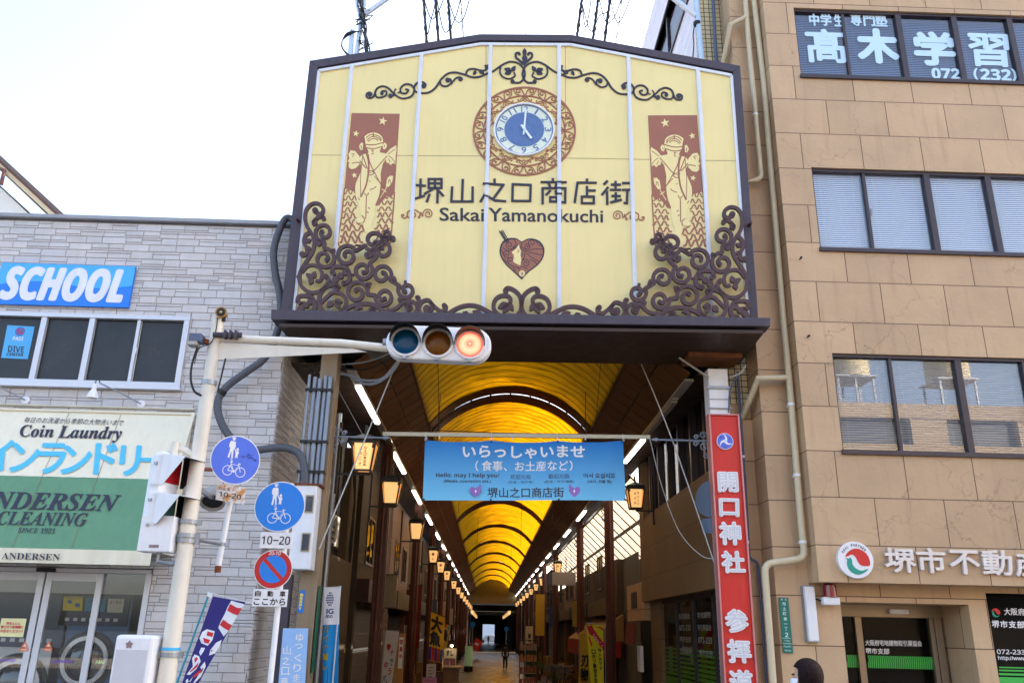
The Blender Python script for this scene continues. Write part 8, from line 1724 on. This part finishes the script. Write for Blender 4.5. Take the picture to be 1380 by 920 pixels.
M['skin'] = mat('skin', (206, 160, 132), .5, var=.04); M['hair'] = mat('hair_dark_brown', (36, 24, 24), .7, var=.4, scale=26, spec=.1, bump=.4, bscale=70)
def person(x, y, z, H, face, lab, topc, legc, hairc, stride=0.0, bob=False, mask=False, arms=.06):
    """standing or walking figure of height H; face = heading angle of the gaze"""
    t = thing('person', lab, 'person', (x, y, z)); k = H/1.65; ca, sa = math.cos(face), math.sin(face)
    P = lambda f_, s_, h: V((x+(f_*ca-s_*sa)*k, y+(f_*sa+s_*ca)*k, z+h*k))
    nd = {'pel': (P(0, 0, .90), (.115*k, .15*k)), 'wst': (P(0, 0, 1.05), (.095*k, .125*k)), 'chs': (P(.01, 0, 1.24), (.105*k, .15*k)), 'nkb': (P(0, 0, 1.375), .062*k), 'nck': (P(.01, 0, 1.43), .048*k), 'hd1': (P(.025, 0, 1.50), (.075*k, .068*k)), 'hd2': (P(.02, 0, 1.575), (.085*k, .072*k)), 'hd3': (P(.01, 0, 1.62), .05*k)}
    ed = [('pel', 'wst'), ('wst', 'chs'), ('chs', 'nkb'), ('nkb', 'nck'), ('nck', 'hd1'), ('hd1', 'hd2'), ('hd2', 'hd3')]
    for s, sg in (('l', 1), ('r', -1)):
        fw = stride*sg
        nd.update({'hip'+s: (P(0, sg*.085, .84), .088*k), 'kne'+s: (P(fw*.55+.02, sg*.085, .47), .055*k), 'ank'+s: (P(fw if fw > 0 else fw*1.1, sg*.085, .09), .036*k), 'toe'+s: (P((fw if fw > 0 else fw*1.1)+.14, sg*.095, .03), .03*k),
                   'sho'+s: (P(0, sg*.165, 1.34), .055*k), 'elb'+s: (P(-fw*.5-.02, sg*.215, 1.08), .04*k), 'wri'+s: (P(-fw*.7+arms, sg*.22, .86), .027*k), 'pal'+s: (P(-fw*.72+arms+.01, sg*.22, .79), (.022*k, .036*k))})
        ed += [('pel', 'hip'+s), ('hip'+s, 'kne'+s), ('kne'+s, 'ank'+s), ('ank'+s, 'toe'+s), ('nkb', 'sho'+s), ('sho'+s, 'elb'+s), ('elb'+s, 'wri'+s), ('wri'+s, 'pal'+s)]
        for fi, (dx, ln) in enumerate(((-.024, .062), (-.008, .075), (.008, .072), (.024, .058))):
            nd['f%d%s' % (fi, s)] = (P(-fw*.72+arms+.012+dx, sg*.218, .745), .0088*k); nd['g%d%s' % (fi, s)] = (P(-fw*.72+arms+.022+dx, sg*.21, .745-ln), .0072*k); ed += [('pal'+s, 'f%d%s' % (fi, s)), ('f%d%s' % (fi, s), 'g%d%s' % (fi, s))]
        nd['t0'+s] = (P(-fw*.72+arms+.045, sg*.205, .78), .0095*k); nd['t1'+s] = (P(-fw*.72+arms+.06, sg*.195, .735), .008*k); ed += [('pal'+s, 't0'+s), ('t0'+s, 't1'+s)]
    skin_body('body', t, M['skin'], nd, ed)
    def sh(keys, eds, name, m, gr, ext=None):
        q = {a: (nd[a][0], tuple(v+gr*k for v in (nd[a][1] if isinstance(nd[a][1], tuple) else (nd[a][1],)*2))) for a in keys}
        if ext: q.update(ext)
        skin_body(name, t, m, q, eds)
    sh(['pel', 'wst', 'chs', 'nkb', 'shol', 'elbl', 'shor', 'elbr'], [('pel', 'wst'), ('wst', 'chs'), ('chs', 'nkb'), ('nkb', 'shol'), ('shol', 'elbl'), ('nkb', 'shor'), ('shor', 'elbr'), ('elbl', 'cufl'), ('elbr', 'cufr')], 'jacket', topc, .016, {'cuf'+s: (nd['elb'+s][0]*.1+nd['wri'+s][0]*.9, .04*k) for s in 'lr'})
    sh(['pel', 'hipl', 'knel', 'hipr', 'kner'], [('pel', 'hipl'), ('hipl', 'knel'), ('knel', 'cfl'), ('pel', 'hipr'), ('hipr', 'kner'), ('kner', 'cfr')], 'trousers', legc, .012, {'cf'+s: (nd['kne'+s][0]*.08+nd['ank'+s][0]*.92, .055*k) for s in 'lr'})
    for s in 'lr': skin_body('shoe', t, M['black'], {'a': (nd['ank'+s][0]-V((0, 0, .04*k)), .045*k), 'b': (nd['toe'+s][0], .04*k)}, [('a', 'b')], 1)
    hc = P(-.012, 0, 1.555); mb = MB()
    def hf(q, d):
        fwd = d.x*ca+d.y*sa
        if bob:
            if d.z < 0: q = V((q.x*(1+.06*d.z), q.y*(1+.06*d.z), q.z*1.45))
            if fwd > .55 and d.z < .45: q = q-V((ca, sa, 0))*(fwd-.5)*.16*k
        elif fwd > .3 and d.z < .3: q = q-V((ca, sa, 0))*.06*k
        return q*(1+.012*math.sin(math.atan2(d.y, d.x)*23))
    lump(mb, hc, (.112*k, .108*k, .118*k) if bob else (.10*k, .096*k, .1*k), 46, 20, hf); mb.build('hair', hairc, t, smooth=True, flat_angle=80)
    mb = MB(); fc = P(.09, 0, 1.535); sd_ = V((-sa, ca, 0)); fd = V((ca, sa, 0))
    for sg in (-1, 1): lump(mb, fc+sd_*sg*.03*k+V((0, 0, .02*k)), (.012*k, .012*k, .007*k), 10, 6)
    mb.build('eye', M['black'], t); mb = MB(); mb.add([fc+V((0, 0, .02*k)), fc+sd_*.012*k-V((0, 0, .018*k)), fc-sd_*.012*k-V((0, 0, .018*k)), fc+fd*.022*k-V((0, 0, .014*k))], [(0, 1, 3), (0, 3, 2), (1, 2, 3)]); mb.build('nose', M['skin'], t)
    mb = MB()
    for sg in (-1, 1): lump(mb, P(.01, sg*.078, 1.54), (.014*k, .01*k, .026*k), 8, 6)
    mb.build('ear', M['skin'], t)
    if mask:
        mb = MB(); vs = []
        for j, (zz, ww, dd) in enumerate(((1.53, .052, .105), (1.50, .07, .112), (1.465, .062, .105), (1.445, .03, .092))):
            for i in range(9): a = (i-4)/4*1.2; vs.append(P(.015+dd*math.cos(a)*.95-.0, ww*1.15*math.sin(a)/math.sin(1.2), zz))
        mb.add(vs, [(j*9+i, j*9+i+1, j*9+10+i, j*9+9+i) for j in range(3) for i in range(8)]); mb.build('face_mask', M['white'], t, smooth=True)
    else:
        mb = MB(); lump(mb, fc+V((0, 0, -.048*k))+fd*-.004*k, (.008*k, .02*k, .005*k), 10, 6); mb.build('mouth', mat('lips', (150, 84, 76), .5), t)
    return t
wp = PY(6.5)(1085, 890); person(wp.x, 6.5, .0, wp.z, math.radians(150), 'woman with a dark brown bob and white mask walking past the tan wall', mat('jacket_beige', (150, 136, 120), .8), mat('trousers_dark', (50, 50, 58), .8), M['hair'], .12, True, True)
q = PZ(-.6)(680.5, 903); person(q.x, q.y, -.6, 1.58, math.radians(88), 'person in dark clothes walking away down the middle of the arcade', mat('jacket_black', (46, 46, 50), .8), mat('trousers_black', (26, 26, 30), .8), mat('hair_black', (22, 20, 20), .5), .14)
q = PZ(-.6)(658, 865.5); person(q.x, 165, -.6, 1.45, math.radians(92), 'tiny silhouetted person walking in the bright far exit of the arcade', mat('coat_dark', (40, 42, 48), .8), mat('legs_dark', (60, 60, 64), .8), mat('hair_far', (22, 20, 20), .5), .12)

# ------------------------------------------------------------ what the office windows mirror: the block across the street
ob = thing('opposite_building', 'sunlit tan apartment block with water tanks across the street, mirrored in the office windows', 'building', (12, -24, 0)); M['opp'] = mat('opposite_tan', (176, 154, 124), .7, var=.06)
mb = MB(); mb.box((-14, -36, .1), (40, -24, 3.0))
for z in (4.4, 7.7, 11.0): mb.box((-14, -36, z), (40, -24, z+1.7))
x = -14
while x < 40: mb.box((x, -35.9, 3.001), (x+2.2, -24.05, 15.0)); x += 6.5
mb.box((-14, -36, 14.3), (40, -24, 15.2)); mb.build('wall', M['opp'], ob)
mb = MB(); mb.box((-13.9, -35, .2), (39.9, -24.6, 15)); mb.build('window_band', mat('opp_glass', (60, 70, 80), .15, spec=.8), ob)
for x in (22.4, 28.8): 
    t = thing('rooftop_tank', 'pale round water tank on the roof of the block across the street', 'water tank', (x, -26, 15.2), 'rooftop tanks across the street'); mb = MB(); mb.lathe((x, -26, 17.2), (0, 0, 1), [(0, 1.3), (1.8, 1.3), (2.3, .8), (2.5, .1)], 24); mb.build('tank', mat('tank_cream', (200, 186, 150), .6, var=.05), t)
    mb = MB()
    for dx in (-1.1, 0, 1.1):
        for dy in (-1, 1): mb.box((x+dx-.06, -26+dy-.06, 15.2), (x+dx+.06, -26+dy+.06, 17.1))
    mb.box((x-1.3, -27.2, 17.101), (x+1.3, -24.8, 17.199)); mb.build('stand', M['galv'], t)
